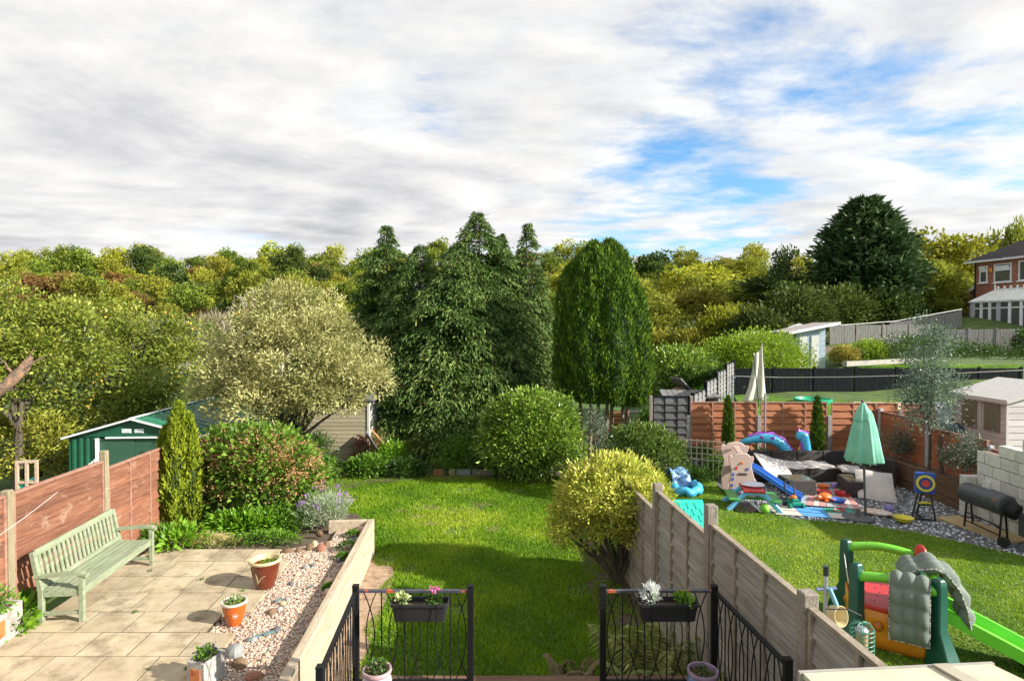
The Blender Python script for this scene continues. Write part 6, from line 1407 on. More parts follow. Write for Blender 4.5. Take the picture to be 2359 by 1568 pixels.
# ------------------------------------------------------------------ archery target
at_ = G(2140, 1203, NZ); tg = empty('archery_target', (at_.x, at_.y + .15, NZ), -.35, 'toy archery target on a black stand', 'target')
for (a, b_) in (((-.22, .0, 0), (-.08, .03, .75)), ((.2, .0, 0), (.08, .03, .75)), ((.0, .5, 0), (0, .08, .72)), ((-.22, 0, .02), (.2, 0, .02)), ((-.02, 0, .02), (-.02, .5, .02))):
    m = MB(); m.beam(a, b_, .03, .03); m.obj('stand_leg', black_p, tg)
def disc(r, h, c, rx=math.pi / 2 - .1):
    m = MB(); m.lathe([(r * .98, -h / 2), (r, 0), (r * .98, h / 2)], n=28); return m
for r, mt, o in ((.17, yellow_p, 0.0), (.125, toy("target_navy", (.02, .03, .2)), .006), (.07, red_p, .012)):
    disc(r, .02, 0).obj('target_ring', mt, tg, loc=(.0, -.055 - o, .78), rot=(math.pi / 2 - .1, 0, 0))
m = MB(); m.box((0, 0, .78), (.36, .08, .44)); m.obj('target_board', toy("board_blue", (.03, .08, .35)), tg, bevel=.02)
m = MB(); m.lathe([(.09, 0), (.1, .02)], (0, -.03, .33), 16); m.obj('tray', black_p, tg); m = MB(); m.tube([(-.12, -.06, .37), (.0, -.08, .38), (.1, -.03, .37), (.05, .02, .37), (-.05, 0, .37)], .018, 6); m.obj('bow', yellow_p, tg)
# ------------------------------------------------------------------ oil drum smoker
sm = G(2245, 1225, NZ); ax = A(2322, 1168, 10.75) - A(2224, 1130, 11.85)
sk = empty('drum_smoker', (sm.x, sm.y, NZ), 0, 'black oil drum smoker barbecue beside the block piers', 'barbecue')
s0, s1 = A(2224, 1132, 11.85) - Vector((sm.x, sm.y, NZ)), A(2322, 1166, 10.75) - Vector((sm.x, sm.y, NZ))
drum_m = M("burnt_drum", [(.03, .032, .034), (.07, .075, .078)], 4, .45, .2, dirt=((.35, .07, .03), 2.6, .66, .7))
m = MB(); m.tube([s0, s0.lerp(s1, .03), s0.lerp(s1, .97), s1], [.17, .2, .2, .17], 24); m.obj('drum', drum_m, sk, smooth=True)
m = MB(); m.tube([s1 + Vector((0, -.02, -.04)), s1 + Vector((.06, -.14, -.08))], [.16, .15], 18); m.obj('end_cap', black_metal, sk, smooth=True)
for t, o in ((.08, -.2), (.08, .2), (.9, -.2), (.9, .2)):
    q = s0.lerp(s1, t); m = MB(); m.tube([(q.x + o * .5, q.y + o * .4, q.z - .1), (q.x + o * .9, q.y + o * .6, 0)], .018, 6); m.obj('leg', black_metal, sk)
for z in (.15, .32):
    m = MB(); a, b_ = s0.lerp(s1, .08), s0.lerp(s1, .9); m.tube([(a.x - .15, a.y - .1, z), (b_.x - .15, b_.y - .1, z)], .012, 6); m.obj('rail', black_metal, sk)
m = MB(); q = s1; m.lathe([(.03, -.04), (.09, -.04), (.09, .04), (.03, .04)], n=16); m.obj('wheel', black_p, sk, loc=(q.x - .2, q.y - .15, .09), rot=(0, math.pi / 2, .4))
fb = s1 + Vector((.12, -.25, -.2)); m = MB(); m.box((fb.x + .12, fb.y - .1, fb.z - .08), (.4, .4, .4)); m.obj('fire_box', drum_m, sk, bevel=.02)
m = MB(); m.tube([(fb.x - .1, fb.y - .3, fb.z + .02), (fb.x - .2, fb.y - .4, -.0)], .02, 6); m.obj('leg', black_metal, sk)
pl = G(2240, 1222, NZ); m = MB(); m.box((0, 0, .02), (.55, 1.5, .035)); tag(m.obj('plank_base', M("bare_ply", [(.4, .28, .13), (.5, .37, .2)], 5, .8), loc=(pl.x + .25, pl.y + .1, NZ - .01), rot=(0, 0, .2)), 'pale board lying under the smoker', 'board')
# ------------------------------------------------------------------ concrete block wall and piers
blk = M("white_block", [(.52, .5, .45), (.66, .64, .59)], 10, .95, .5, 60, rand=.12, dirt=((.25, .2, .15), 3, .6, .75))
mort = M("mortar", (.2, .16, .13), 20, .95, .4)
bw = empty('block_wall', (9.9, 12.3, NZ), math.radians(-96), 'stepped unfinished wall of white concrete blocks', 'wall')
BWd, BHt = .46, .235
rowsb = 8
for r_ in range(rowsb):
    first = max(0, (r_ - 5)) * 1.0
    for c_ in range(6 - (r_ - 4 if r_ > 5 else 0)):
        x0 = first * .62 + c_ * BWd + (BWd / 2 if r_ % 2 and r_ < 6 else 0)
        if c_ == 0 and r_ % 2 and r_ < 6:
            m = MB(); m.box((BWd / 4 - .005, 0, r_ * BHt + BHt / 2), (BWd / 2 - .015, .2, BHt - .015)); m.obj('block', blk, bw, bevel=.006)
        m = MB(); m.box((x0 + BWd / 2, 0, r_ * BHt + BHt / 2), (BWd - .015, .2, BHt - .015)); m.obj('block', blk, bw, bevel=.006)
m = MB(); m.box((1.5, .0, 6 * BHt / 2), (2.9, .17, 6 * BHt)); m.obj('mortar_core', mort, bw)
for i, (px, py, n) in enumerate([(2243, 1192, 4), (2298, 1208, 4)]):
    g = G(px, py, NZ); pr = empty('block_pier', (g.x + .1, g.y + .15, NZ), -.1, ['left pier of stacked white concrete blocks by the smoker', 'right pier of stacked white concrete blocks behind the smoker'][i], 'pier')
    for k in range(n):
        for s in ((-1, 1) if k % 2 else (0,)):
            m = MB(); m.box((s * .112, 0, k * .215 + .105), (.215 if s else .44, .21, .205)); m.obj('block', blk, pr, bevel=.006)
# ------------------------------------------------------------------ trellis
t0, t1 = A(1530, 1008, 15.8), A(1668, 1028, 15.2); tz = NZ + .05
tl = empty('trellis', (t0.x, t0.y, NZ), math.atan2(t1.y - t0.y, t1.x - t0.x), 'low wooden square trellis at the end of the lawn next door', 'trellis')
TL = (t1 - t0).length
trm = M("grey_batten", (.42, .36, .27), 8, .85)
for k in range(12): m = MB(); m.box((k * TL / 11, 0, .55), (.022, .02, 1.0)); m.obj('batten', trm, tl)
for z in (.52, .68, .84, 1.02): m = MB(); m.box((TL / 2, -.015, z), (TL, .018, .022)); m.obj('batten', trm, tl)
# ------------------------------------------------------------------ bird feeder and pole by the grey fence
fp = A(1918, 1300, 5.0); pl = empty('garden_pole', (fp.x, fp.y, NZ), 0, 'grey metal pole with cream cup behind the grey fence', 'pole')
m = MB(); m.tube([(-.06, 0, 0), (-.06, 0, 1.86)], .018, 10); m.obj('pole', galv, pl, smooth=True)
m = MB(); m.tube([(-.06, 0, 1.84), (-.06, 0, 1.92)], .023, 10); m.obj('cap', black_p, pl)
m = MB(); m.tube([(-.14, 0, 1.72), (.03, 0, 1.73)], .014, 6); m.obj('cross_pin', M("bluish_pin", (.12, .15, .28), 6, .5), pl)
m = MB(); m.tube([(-.04, -.02, 1.74), (.02, -.02, 1.6), (.0, -.02, 1.55)], .02, 6); m.obj('blue_tie', M("tie_blue", (.2, .45, .6), 6, .6), pl)
m = MB(); m.lathe([(.03, 0), (.075, .03), (.085, .12), (.08, .12), (.05, .03)], n=20); m.obj('cup', cream_glaze, pl, loc=(-.02, .02, 1.5), rot=(1.35, 0, .45), smooth=True)
bf = A(1985, 1440, 4.55); fd = empty('bird_feeder', (bf.x, bf.y, 0), 0, 'green wire cage bird feeder hanging behind the grey fence', 'bird feeder')
wire = M("green_wire", (.05, .22, .14), 8, .45)
R = .085
m = MB()
for k in range(9): m.tube([(R * math.cos(t / 18 * 6.2832), R * math.sin(t / 18 * 6.2832), bf.z - .02 - k * .035) for t in range(19)], .003, 5)
m.obj('cage_rings', wire, fd)
m = MB()
for k in range(12):
    a = k / 12 * 6.2832; m.tube([(0, 0, bf.z + .03), (R * .7 * math.cos(a), R * .7 * math.sin(a), bf.z + .02), (R * math.cos(a), R * math.sin(a), bf.z - .02), (R * math.cos(a), R * math.sin(a), bf.z - .32)], .003, 4)
m.obj('cage_wires', wire, fd)
m = MB(); m.lathe([(.045, 0), (.045, .24)], (0, 0, bf.z - .29), 14); m.obj('seed_tube', M("seed_tube", [(.3, .2, .1), (.45, .34, .2)], 30, .5), fd, smooth=True)
m = MB(); m.lathe([(.05, 0), (.05, .02), (.03, .04)], (0, 0, bf.z - .05), 14); m.obj('lid', galv, fd, smooth=True)
fc = A(1905, 1402, 4.55) - Vector((bf.x, bf.y, 0)); m = MB(); m.tube([fc, (fc.x + .16, fc.y, fc.z + .0), (-.01, 0, bf.z + .08), (0, 0, bf.z + .02)], .005, 5); m.obj('bracket', black_metal, fd)
# ------------------------------------------------------------------ climbing frame with slide
cg = M("frame_green", [(.005, .06, .04), (.008, .085, .055)], 3, .35)
lime = M("lime_plastic", [(.13, .46, .02), (.18, .54, .04)], 3, .4)
CF = {k: Vector(v) for k, v in dict(P1=(4.67, 8.13, 0), P2=(4.33, 7.31, 0), P3=(5.42, 7.76, 0), P4=(5.02, 6.84, 0)).items()}
cc = sum(CF.values(), Vector()) / 4
cf = empty('climbing_frame', (cc.x, cc.y, NZ), 0, 'plastic climbing frame in dark green, red and orange with lime slide', 'climbing frame')
L4 = {k: v - cc for k, v in CF.items()}
for k, v in L4.items():
    o = v.normalized(); sd = Vector((-o.y, o.x, 0))
    m = MB(); vs = []
    for (z, w, out) in ((0, .24, .17), (.18, .2, .1), (.42, .145, .0), (.92, .135, 0), (1.0, .115, 0), (1.03, .07, 0)):
        c = v + o * out * .5; d1, d2 = o * (w / 2 + out * .3), sd * w / 2 * .9
        vs += [c - d1 - d2 + Vector((0, 0, z)), c + d1 - d2 + Vector((0, 0, z)), c + d1 + d2 + Vector((0, 0, z)), c - d1 + d2 + Vector((0, 0, z))]
    m.add(vs, [(3, 2, 1, 0), (20, 21, 22, 23)] + [(l * 4 + a, l * 4 + (a + 1) % 4, l * 4 + 4 + (a + 1) % 4, l * 4 + 4 + a) for l in range(5) for a in range(4)]); m.obj('corner_post', cg, cf, bevel=.015, seg=2, smooth=True)
def arch(a, b_, z0, bow, r, nm='rail', mat=lime, flat=1.0):
    a, b_ = L4[a], L4[b_]; m = MB(); m.tube([a.lerp(b_, t / 10) + Vector((0, 0, z0 + bow * math.sin(t / 10 * 3.1416))) for t in range(11)], [r * (1.0 + .25 * abs(t / 5 - 1) ** 3) for t in range(11)], 12, flat=flat); return m.obj(nm, mat, cf, smooth=2)
arch('P1', 'P3', .92, .07, .055); arch('P2', 'P4', .86, .05, .055); arch('P3', 'P4', .9, .06, .055); 
m = MB(); pts = [L4[k] for k in ('P2', 'P4', 'P3', 'P1')]
pts2 = []
for i in range(4):
    a, b_ = pts[i], pts[(i + 1) % 4]
    for t in range(8):
        p = a.lerp(b_, t / 8); pts2.append(p * (1 + .06 * math.sin(t / 8 * 3.14)))
m.prism([(p.x * .97, p.y * .97) for p in pts2], .47, .53); m.obj('platform', red_p, cf, bevel=.015)
dots = MB()
for k in range(14): a = k * 2.4; r_ = .08 + .02 * k; dots.lathe([(.012, .531), (.012, .533)], (r_ * math.cos(a), r_ * math.sin(a), 0), 8)
dots.obj('platform_holes', M("dark_hole", (.08, .01, .01), 5, .8), cf)
org = M("amber_plastic", [(.6, .2, .01), (.7, .27, .02)], 3, .35)
for a, b_ in (('P2', 'P4'), ('P2', 'P1')):
    A_, B_ = L4[a], L4[b_]; m = MB(); n_ = (A_ + B_).normalized()
    m.grid(lambda u, v: A_.lerp(B_, .06 + .88 * u) * (.97 + .07 * math.sin(u * 3.14)) + Vector((0, 0, .02 + .45 * v)), 12, 4); side = m.obj('side_panel', org, cf, smooth=True); side.modifiers.new('s', 'SOLIDIFY').thickness = .03
    for u in (.25, .72):
        c = A_.lerp(B_, .06 + .88 * u) * (.97 + .07 * math.sin(u * 3.14)) + n_ * .02 + Vector((0, 0, .3))
        m = MB(); m.ball((0, 0, 0), (.06, .035, .06), 14, 8); m.obj('grip_hollow', M("amber_dark", (.45, .13, .01), 3, .4) if 'amber_dark' not in bpy.data.materials else bpy.data.materials['amber_dark'], side, loc=c, rot=(0, 0, math.atan2(n_.y, n_.x) + math.pi / 2), smooth=True)
m = MB(); m.ball((0, 0, 0), (.05, .11, .13), 14, 8); q = L4['P3'].lerp(L4['P4'], .12); m.obj('steering_wheel', red_p, cf, loc=(q.x, q.y, 1.0), smooth=True)
st = L4['P3'].lerp(L4['P4'], .5); en = G(2440, 1560, NZ) - Vector((cc.x, cc.y, NZ)); 
chute('slide', (st.x + .02, st.y, .5), (en.x, en.y, .04), -.12, .46, .13, M("slide_lime", [(.14, .58, .03), (.2, .68, .06)], 3, .3), cf, 20)
m = MB(); a = L4['P1'] + Vector((-.06, -.05, .85)); b_ = L4['P2'] + Vector((0, -.06, .72)); m.tube([a, a.lerp(b_, .3) + Vector((0, 0, -.25)), a.lerp(b_, .6) + Vector((0, 0, -.22)), b_], .006, 5); m.obj('string', line_m, cf)
# tufted seat pads hung over the rails to dry
padm = M("sage_pad", [(.13, .155, .13), (.19, .215, .185)], 4, .9, .3, 70)
pipe_m = M("pad_piping", [(.05, .045, .05), (.6, .56, .5)], 45, .8, lo=.45, hi=.55)
def tufted(label, path, wdir, W, T, nl, nw, loc):
    path = [Vector(p) - Vector(loc) for p in path]; wd = Vector(wdir).normalized()
    root = empty('seat_pad', loc, 0, label, 'cushion', 'sage green seat pads drying on the climbing frame')
    seg = [0]
    for a, b_ in zip(path, path[1:]): seg.append(seg[-1] + (b_ - a).length)
    def at(s):
        s *= seg[-1]
        for i in range(len(path) - 1):
            if s <= seg[i + 1] + 1e-6: t = (s - seg[i]) / (seg[i + 1] - seg[i]); return path[i].lerp(path[i + 1], t)
        return path[-1]
    def pt(u, v, sg):
        p = at(u); tan = (at(min(1, u + .03)) - at(max(0, u - .03))).normalized(); n = tan.cross(wd).normalized()
        if n.z < -.2: n = -n
        e = max(0, (1 - (2 * u - 1) ** 8) * (1 - (2 * v - 1) ** 8)) ** .5
        puff = .1 + .9 * abs(math.sin(u * nl * 3.1416)) ** .6 * abs(math.sin(v * nw * 3.1416)) ** .6
        return p + wd * (v - .5) * W + n * sg * T / 2 * (.06 + .94 * e * puff)
    flip = 1
    m = MB(); m.grid(lambda u, v: pt(u, v, 1), 44, 26); m.grid(lambda u, v: pt(1 - u, v, -1), 44, 26); m.obj('pad', padm, root, smooth=2)
    m = MB()
    edge = [pt(t / 40, 0, 0) for t in range(41)] + [pt(1, t / 16, 0) for t in range(1, 17)] + [pt(1 - t / 40, 1, 0) for t in range(1, 41)] + [pt(0, 1 - t / 16, 0) for t in range(1, 17)]
    m.tube(edge, .009, 6); m.obj('piping', pipe_m, root)
    m = MB()
    for i in range(1, nl):
        for j in range(1, nw): m.ball(pt(i / nl, j / nw, 1.02), .012, 8, 5)
    tag(m.obj('buttons', padm, root), kind='stuff'); return root
a, b_ = CF['P2'], CF['P4']; c = a.lerp(b_, .66); u = (b_ - a).normalized(); n = Vector((u.y, -u.x, 0))
zt = NZ + .965
def W3(v, z): return (v.x, v.y, z)
tufted('sage green tufted seat pad hanging over the front rail', [W3(c - n * .085, zt - .42), W3(c - n * .085, zt - .12), W3(c - n * .05, zt - .01), W3(c, zt + .02), W3(c + n * .06, zt - .01), W3(c + n * .1, zt - .12), W3(c + n * .115, zt - .4), W3(c + n * .12, zt - .74)], u, .4, .14, 6, 3, W3(c, NZ))
a, b_ = CF['P4'], CF['P3']; c = a.lerp(b_, .38); u2 = (b_ - a).normalized(); n2 = Vector((u2.y, -u2.x, 0)); zt += .06
tufted('sage green tufted seat pad draped over the right rail', [W3(c - n2 * .34, zt - .1), W3(c - n2 * .2, zt - .0), W3(c, zt + .05), W3(c + n2 * .12, zt + .0), W3(c + n2 * .24, zt - .16), W3(c + n2 * .32, zt - .38), W3(c + n2 * .36, zt - .62)], u2, .42, .18, 5, 3, W3(c, NZ))

# ================================================================== gardens further up the slope
lawn_far = M("far_lawn", [(.06, .14, .01), (.1, .22, .015)], 2, .95, .6, 40)
prism_struct("terrace_lawn", [(7.2, 17.6), (13, 17.2), (24, 25.8), (9.8, 25.9)], 0.6, 1.47, lawn_far)
prism_struct("upper_lawn", [(15.5, 27.3), (30, 26.5), (31, 31.5), (20.5, 31.5), (16.5, 29.2)], 1.4, 2.62, lawn_far)
grass("terrace_grass", 16000, 5, lambda x, y: (x > 7.4 + (y - 18) * .3) & (x < 13 + (y - 17.3) * 1.2), (7, 23, 17.7, 25.8), .05, grass_n, "rough grass below the black fence", 1.47)
grass("upper_grass", 22000, 6, lambda x, y: (y > 27.2) & (y < 31.3) & (x > 16.2 + (y - 27.3) * 1.1), (16, 30, 27.2, 31.3), .06, grass_n, "bright mown grass above the black fence", 2.62)
blackf = M("black_stain", [(.006, .008, .01), (.015, .018, .02)], 6, .85, .3, 40, spec=.12)
def board_fence(name, label, p0, p1, n, z0, z1, mat, posts=None, slat=.12, slope=0.0, group=None, cap=False):
    """vertical close boards between posts; z0/z1 per end"""
    p0, p1 = Vector(p0), Vector(p1); d = p1 - p0; L = d.length
    root = empty(name, (p0.x, p0.y, 0), math.atan2(d.y, d.x), label, 'fence', group); rr = random.Random(len(label) * 7)
    zz = lambda x: (z0[0] + (z0[1] - z0[0]) * x / L, z1[0] + (z1[1] - z1[0]) * x / L)
    for i in range(n):
        xa, xb = L * i / n + .06, L * (i + 1) / n - .06
        m = MB(); za, zb_ = zz((xa + xb) / 2)
        m.box(((xa + xb) / 2, .03, zb_ - .12), (xb - xa, .04, .09)); m.box(((xa + xb) / 2, .03, za + .25), (xb - xa, .04, .09)); rail = m.obj('panel_rail', mat, root)
        m = MB(); x = xa
        while x < xb - .02:
            a_, b2 = zz(x); m.box((x + slat / 2 - .006, rr.uniform(-.006, .006), (a_ + b2) / 2 + rr.uniform(-.008, .008)), (min(slat - .012, xb - x), .022, b2 - a_)); x += slat
        tag(m.obj('boards', mat, rail), kind='stuff')
        if cap: m = MB(); m.beam((xa, 0, zz(xa)[1] + .02), (xb, 0, zz(xb)[1] + .02), .06, .03); m.obj('capping', mat, root)
    for i in range(n + 1):
        x = L * i / n; a_, b2 = zz(x); m = MB(); m.box((x, .02, (a_ + b2) / 2 - .1), (.1, .1, b2 - a_ + .32)); m.obj('post', posts or mat, root)
    return root
D1 = 26.0
board_fence('close_board_fence', 'black stained fence across the middle of the next gardens', ((1690 - 1179) * D1 / FPX, D1, 0), ((2335 - 1179) * D1 / FPX, D1 - .4, 0), 7, (1.4, 1.4), (2.64, 2.66), blackf)
greyf = M("grey_old_boards", [(.16, .15, .14), (.28, .265, .25)], 5, .9, .4, 40, stretch=(4, 4, .5), dirt=((.1, .08, .05), 2, .6, .8))
def ground_at(px, d): x = (px - 1179) * d / FPX; return (x, d, 0), hz(x, d)
board_fence('close_board_fence', 'long grey board fence in front of the spruce', (A(1920, 0, 36).x, 36, 0), (A(2165, 0, 36).x, 36, 0), 4, (3.2, 3.5), (4.62, 4.66), greyf, conc_post, .16)
board_fence('close_board_fence', 'sloping grey fence panel between the spruce and the conservatory', (A(2060, 0, 39).x, 39, 0), (A(2212, 0, 39).x, 38.6, 0), 2, (3.4, 3.9), (4.75, 5.6), greyf, None, .16)
board_fence('close_board_fence', 'grey board fence in front of the conservatory', (A(2110, 0, 33.5).x, 33.5, 0), (A(2178, 0, 33).x, 33, 0), 2, (2.7, 2.7), (3.95, 4.35), greyf, None, .14)
board_fence('close_board_fence', 'tall grey board fence at the right edge below the conservatory', (A(2178, 0, 33).x, 33, 0), (A(2440, 0, 32).x, 32, 0), 4, (2.7, 2.7), (4.37, 4.38), greyf, None, .14)
board_fence('close_board_fence', 'low brown board fence beside the blue shed', (A(1905, 0, 34).x, 34, 0), (A(2070, 0, 34).x, 34, 0), 3, (2.5, 2.6), (3.35, 3.55), M("brown_old_boards", [(.22, .17, .13), (.33, .27, .21)], 6, .9, .3), None, .14)
# stone kerb of the upper lawn
kb = empty('stone_kerb', (17, 30, 2.55), 0, 'curved pale stone kerb behind the upper lawn', 'kerb')
prev = None
for t in range(14):
    px = 1945 + t * 33; py = 838 - 10 * math.sin(min(1, t / 9) * 1.57); q = G(px, py, 2.78)
    if prev is not None: m = MB(); m.beam(prev - Vector((17, 30, 2.55)), q - Vector((17, 30, 2.55)), .2, .22); m.obj('kerb_stone', concrete, kb)
    prev = q
def bush(label, px, py_base, d, z, wpx, hpx, mat, seed, n=240, L=.12, W=.06, nm='bush', sh=.8, stem=bark):
    r = wpx * d / FPX / 2; h = hpx * d / FPX; x = (px - 1179) * d / FPX
    return shrub(nm, label, 'bush', (x, d, z), [((0, 0, h * .5), (r, r * .8, h * .52)), ((-r * .3, -.1, h * .45), (r * .6, r * .6, h * .42)), ((r * .35, 0, h * .4), (r * .6, r * .6, h * .4))], n, 14, r * .12, L, W, mat, seed, None, stem, 6, .03, shell=sh, low=-.8)
yb = LEAF("yellow_bush", [(.16, .14, .02), (.34, .3, .06), (.48, .42, .12)], .5, .25, .2)
privet = LEAF("privet_leaf", [(.07, .13, .012), (.2, .3, .02), (.38, .46, .05)], .5, .3, .3)
bush('small round yellow bush on the upper lawn', 1945, 838, 31.2, 2.6, 58, 34, yb, 301); bush('round green bush beside the yellow one', 2000, 832, 31.6, 2.6, 76, 46, privet, 302)
bush('dark flat topped shrub behind the eucalyptus', 2120, 830, 31.8, 2.6, 190, 50, leaf_deep, 303, 420); bush('low dark shrubs at the foot of the tall grey fence', 2270, 828, 31.8, 2.6, 190, 30, leaf_deep, 304, 300)
bush('dark conical shrub at the right edge under the tall fence', 2356, 830, 31.5, 2.6, 40, 70, leaf_deep, 305, 150)
bush('broad sunlit hedge in front of the blue shed', 1748, 850, 30, 1.6, 205, 106, privet, 306, 1100, .13, .07); bush('bright yellow green privet left of the sunlit hedge', 1670, 850, 30, 1.4, 140, 100, privet, 307, 600, .12, .07)
bush('glossy green laurel hedge right of the tall cypress', 1565, 860, 26.5, 1.2, 165, 110, laurel_m, 308, 620, .18, .07); bush('dark laurel behind the grey leaning fence', 1600, 868, 25.5, 1.2, 130, 70, leaf_deep, 309, 380, .16, .07)
bush('pale flowering bush behind the blue shed', 1850, 760, 37, 3.2, 92, 42, euc_m, 310, 240, .16, .07); bush('small shrub just above the red back fence', 1935, 925, 17.6, 1.4, 46, 24, LEAF("pale_leaf", [(.1, .16, .04), (.24, .32, .1), (.4, .46, .2)], .5, .3, .3), 311, 110, .07, .035)
bush('pink flowering shrub by the pale decking', 1530, 915, 21, 1.0, 75, 44, leaf_green, 312, 160, .08, .04); bush('bright green shrub left of the leaning grey fence', 1625, 880, 23.5, 1.2, 75, 40, leaf_hosta, 313, 170, .12, .05)
bush('small round yellow topiary by the dark grey panel', 1515, 912, 20.2, 1.2, 26, 24, yb, 314, 60, .06, .03); bush('tall leafy shrub at the foot of the cypress right side', 1490, 960, 19.4, .1, 44, 110, leaf_green, 315, 170, .1, .05)

# ------------------------------------------------------------------ leaning grey fence, dark panel, decking, coop
greyd = M("charcoal_board", [(.05, .05, .055), (.11, .11, .115), (.17, .17, .17)], 4, .85, .4, 40, stretch=(.5, 3, 9), rand=.15)
greyl = M("silver_board", [(.13, .125, .12), (.23, .22, .21)], 4, .85, .4, 40, stretch=(.5, 3, 9), rand=.15)
lap_fence('timber_fence', 'silver grey lap fence climbing beside the grass', ((1596 - 1179) * 18.6 / FPX, 18.6, 0), ((1690 - 1179) * 25.8 / FPX, 25.8, 0), [2.3, 2.55, 2.75, 2.95], greyl, blackf, blackf, [.8, 1.0, 1.2, 1.4], [2.35, 2.55, 2.75, 2.95, 3.0], face=-1, nb=9, batt=3)
lap_fence('timber_fence', 'charcoal lap fence panel left of the red back fence', ((1499 - 1179) * 18.2 / FPX, 18.2, 0), ((1590 - 1179) * 18.2 / FPX, 18.1, 0), [2.3], greyd, conc_post, blackf, .9, [2.3, 2.3], face=-1, nb=6, batt=3)
dk = empty('timber_deck', (6.5, 21.5, 1.0), 0, 'pale grey timber decking behind the charcoal panel', 'decking')
for k in range(9): m = MB(); m.box((-.9 + k * .22, 0, 1.0), (.2, 2.4, .05)); m.obj('deck_board', greyl, dk, rot=(.0, 0, -.2))
m = MB(); m.box((0, 0, -.02), (1.7, 2.0, 1.94)); m.obj('deck_frame', greyd, dk, rot=(0, 0, -.2))
cpq = A(1575, 895, 23); cp = empty('rabbit_hutch', (cpq.x, 23, 1.2), .3, 'old wooden hutch with a slipping roof near the laurel', 'hutch')
m = MB(); m.box((-.1, 0, -.05), (.9, .6, 1.5)); m.obj('hutch_box', M("hutch_wood", [(.2, .12, .07), (.34, .24, .15)], 6, .85, .3), cp)
m = MB(); m.box((.05, 0, .85), (1.25, .8, .05), Matrix.Rotation(.75, 3, 'Y')); m.obj('roof', greyl, cp); m = MB(); m.box((-.42, 0, .72), (.6, .7, .05), Matrix.Rotation(-.45, 3, 'Y')); m.obj('roof', M("hutch_roof", (.3, .2, .12), 6, .85), cp)
# clutter beyond the cypress stems
gq = G(1508, 1000, .0); gt = empty('toy_step', (gq.x, gq.y, -.03), .1, 'lime green plastic toy chair behind the trellis', 'toy')
lg = toy("leaf_green_plastic", (.1, .5, .06))
for x in (-.2, .2): m = MB(); m.box((x, .1, .22), (.06, .3, .44)); m.obj('side', lg, gt, bevel=.02)
m = MB(); m.box((0, .2, .32), (.36, .05, .22)); m.obj('back', lg, gt, bevel=.02); m = MB(); m.box((0, .05, .14), (.36, .26, .05)); m.obj('seat', lg, gt, bevel=.015)
tq = G(1560, 1000, .0); m = MB(); m.grid(lambda u, v: (-.65 + 1.3 * u, -.5 + 1.2 * v, .25 + .18 * u * u + .05 * math.sin(u * 8 + v * 6)), 14, 10); o = m.obj('tarpaulin', M("pale_sheet", (.5, .49, .46), 5, .8), loc=(tq.x, tq.y, -.2), smooth=2); o.modifiers.new('s', 'SOLIDIFY').thickness = .015; tag(o, 'pale crumpled sheet by the green toy chair', 'tarpaulin')
cr = G(1418, 985, .0); ct = empty('wooden_crate', (cr.x, cr.y, .0), .5, 'orange wooden crate seen between the cypress stems', 'crate')
for k in range(4): m = MB(); m.box((0, 0, .1 + k * .18), (.6, .42, .12)); m.obj('crate_slat', M("crate_wood", (.6, .3, .1), 6, .8) if 'crate_wood' not in bpy.data.materials else bpy.data.materials['crate_wood'], ct)
wt = G(1452, 990, .0); tbk = empty('bucket', (wt.x, wt.y, .0), 0, 'white bucket beyond the cypress stems', 'bucket'); m = MB(); m.lathe([(.13, 0), (.17, .36), (.18, .36), (.14, .1)], n=18); m.obj('bucket_body', white_paint, tbk, smooth=True)
m = MB(); m.lathe([(.16, .36), (.165, .35)], n=18); m.obj('contents', blue_p, tbk)
for i, (px, py, mt, lb) in enumerate([(1400, 1000, red_p, 'small red toy among the cypress stems'), (1436, 1008, blue_p, 'small blue toy among the cypress stems'), (1470, 1000, orange_p, 'small orange toy right of the cypress stems')]):
    q = G(px, py, .0); m = MB(); m.box((0, 0, .1), (.22, .18, .16)); m.ball((.02, 0, .2), (.08, .07, .08)); tag(m.obj('toy', mt, loc=(q.x, q.y, -.03), bevel=.02), lb, 'toy')
rq = G(1470, 935, 1.0); lt = empty('low_table', (rq.x, rq.y, .0), 0, 'low table with pale top beyond the cypress', 'table'); m = MB(); m.box((0, 0, .75), (1.1, .7, .05)); m.obj('table_top', greyl, lt)
for x in (-.5, .5):
    for y in (-.3, .3): m = MB(); m.box((x, y, .37), (.05, .05, .72)); m.obj('leg', greyd, lt)

# ------------------------------------------------------------------ net and washing line poles
nd = 22.0; net_m = M("cream_net", [(.5, .47, .38), (.6, .57, .48)], 5, .9, .2, 60)
nt = empty('folded_net', (A(1738, 925, nd).x, nd, 1.4), 0, 'cream net hanging from a tall thin pole', 'net')
o_ = Vector((A(1738, 925, nd).x, nd, 1.4))
def netp(u, v):
    l = [(1735, 812), (1733, 850), (1722, 895), (1708, 926)]; r = [(1755, 790), (1757, 835), (1760, 880), (1764, 922)]
    def ip(a, t): t *= 3; i = min(2, int(t)); f = t - i; return (a[i][0] + (a[i + 1][0] - a[i][0]) * f, a[i][1] + (a[i + 1][1] - a[i][1]) * f)
    a, b_ = ip(l, v), ip(r, v); x, y = a[0] + (b_[0] - a[0]) * u, a[1] + (b_[1] - a[1]) * u + (14 * math.sin(u * 3.14) if v < .05 else 0)
    return A(x, y, nd + .05 * math.sin(u * 11 + v * 2) * (.3 + v)) - o_
m = MB(); m.grid(netp, 16, 14); k = m.obj('net', net_m, nt, smooth=2); k.modifiers.new('s', 'SOLIDIFY').thickness = .008
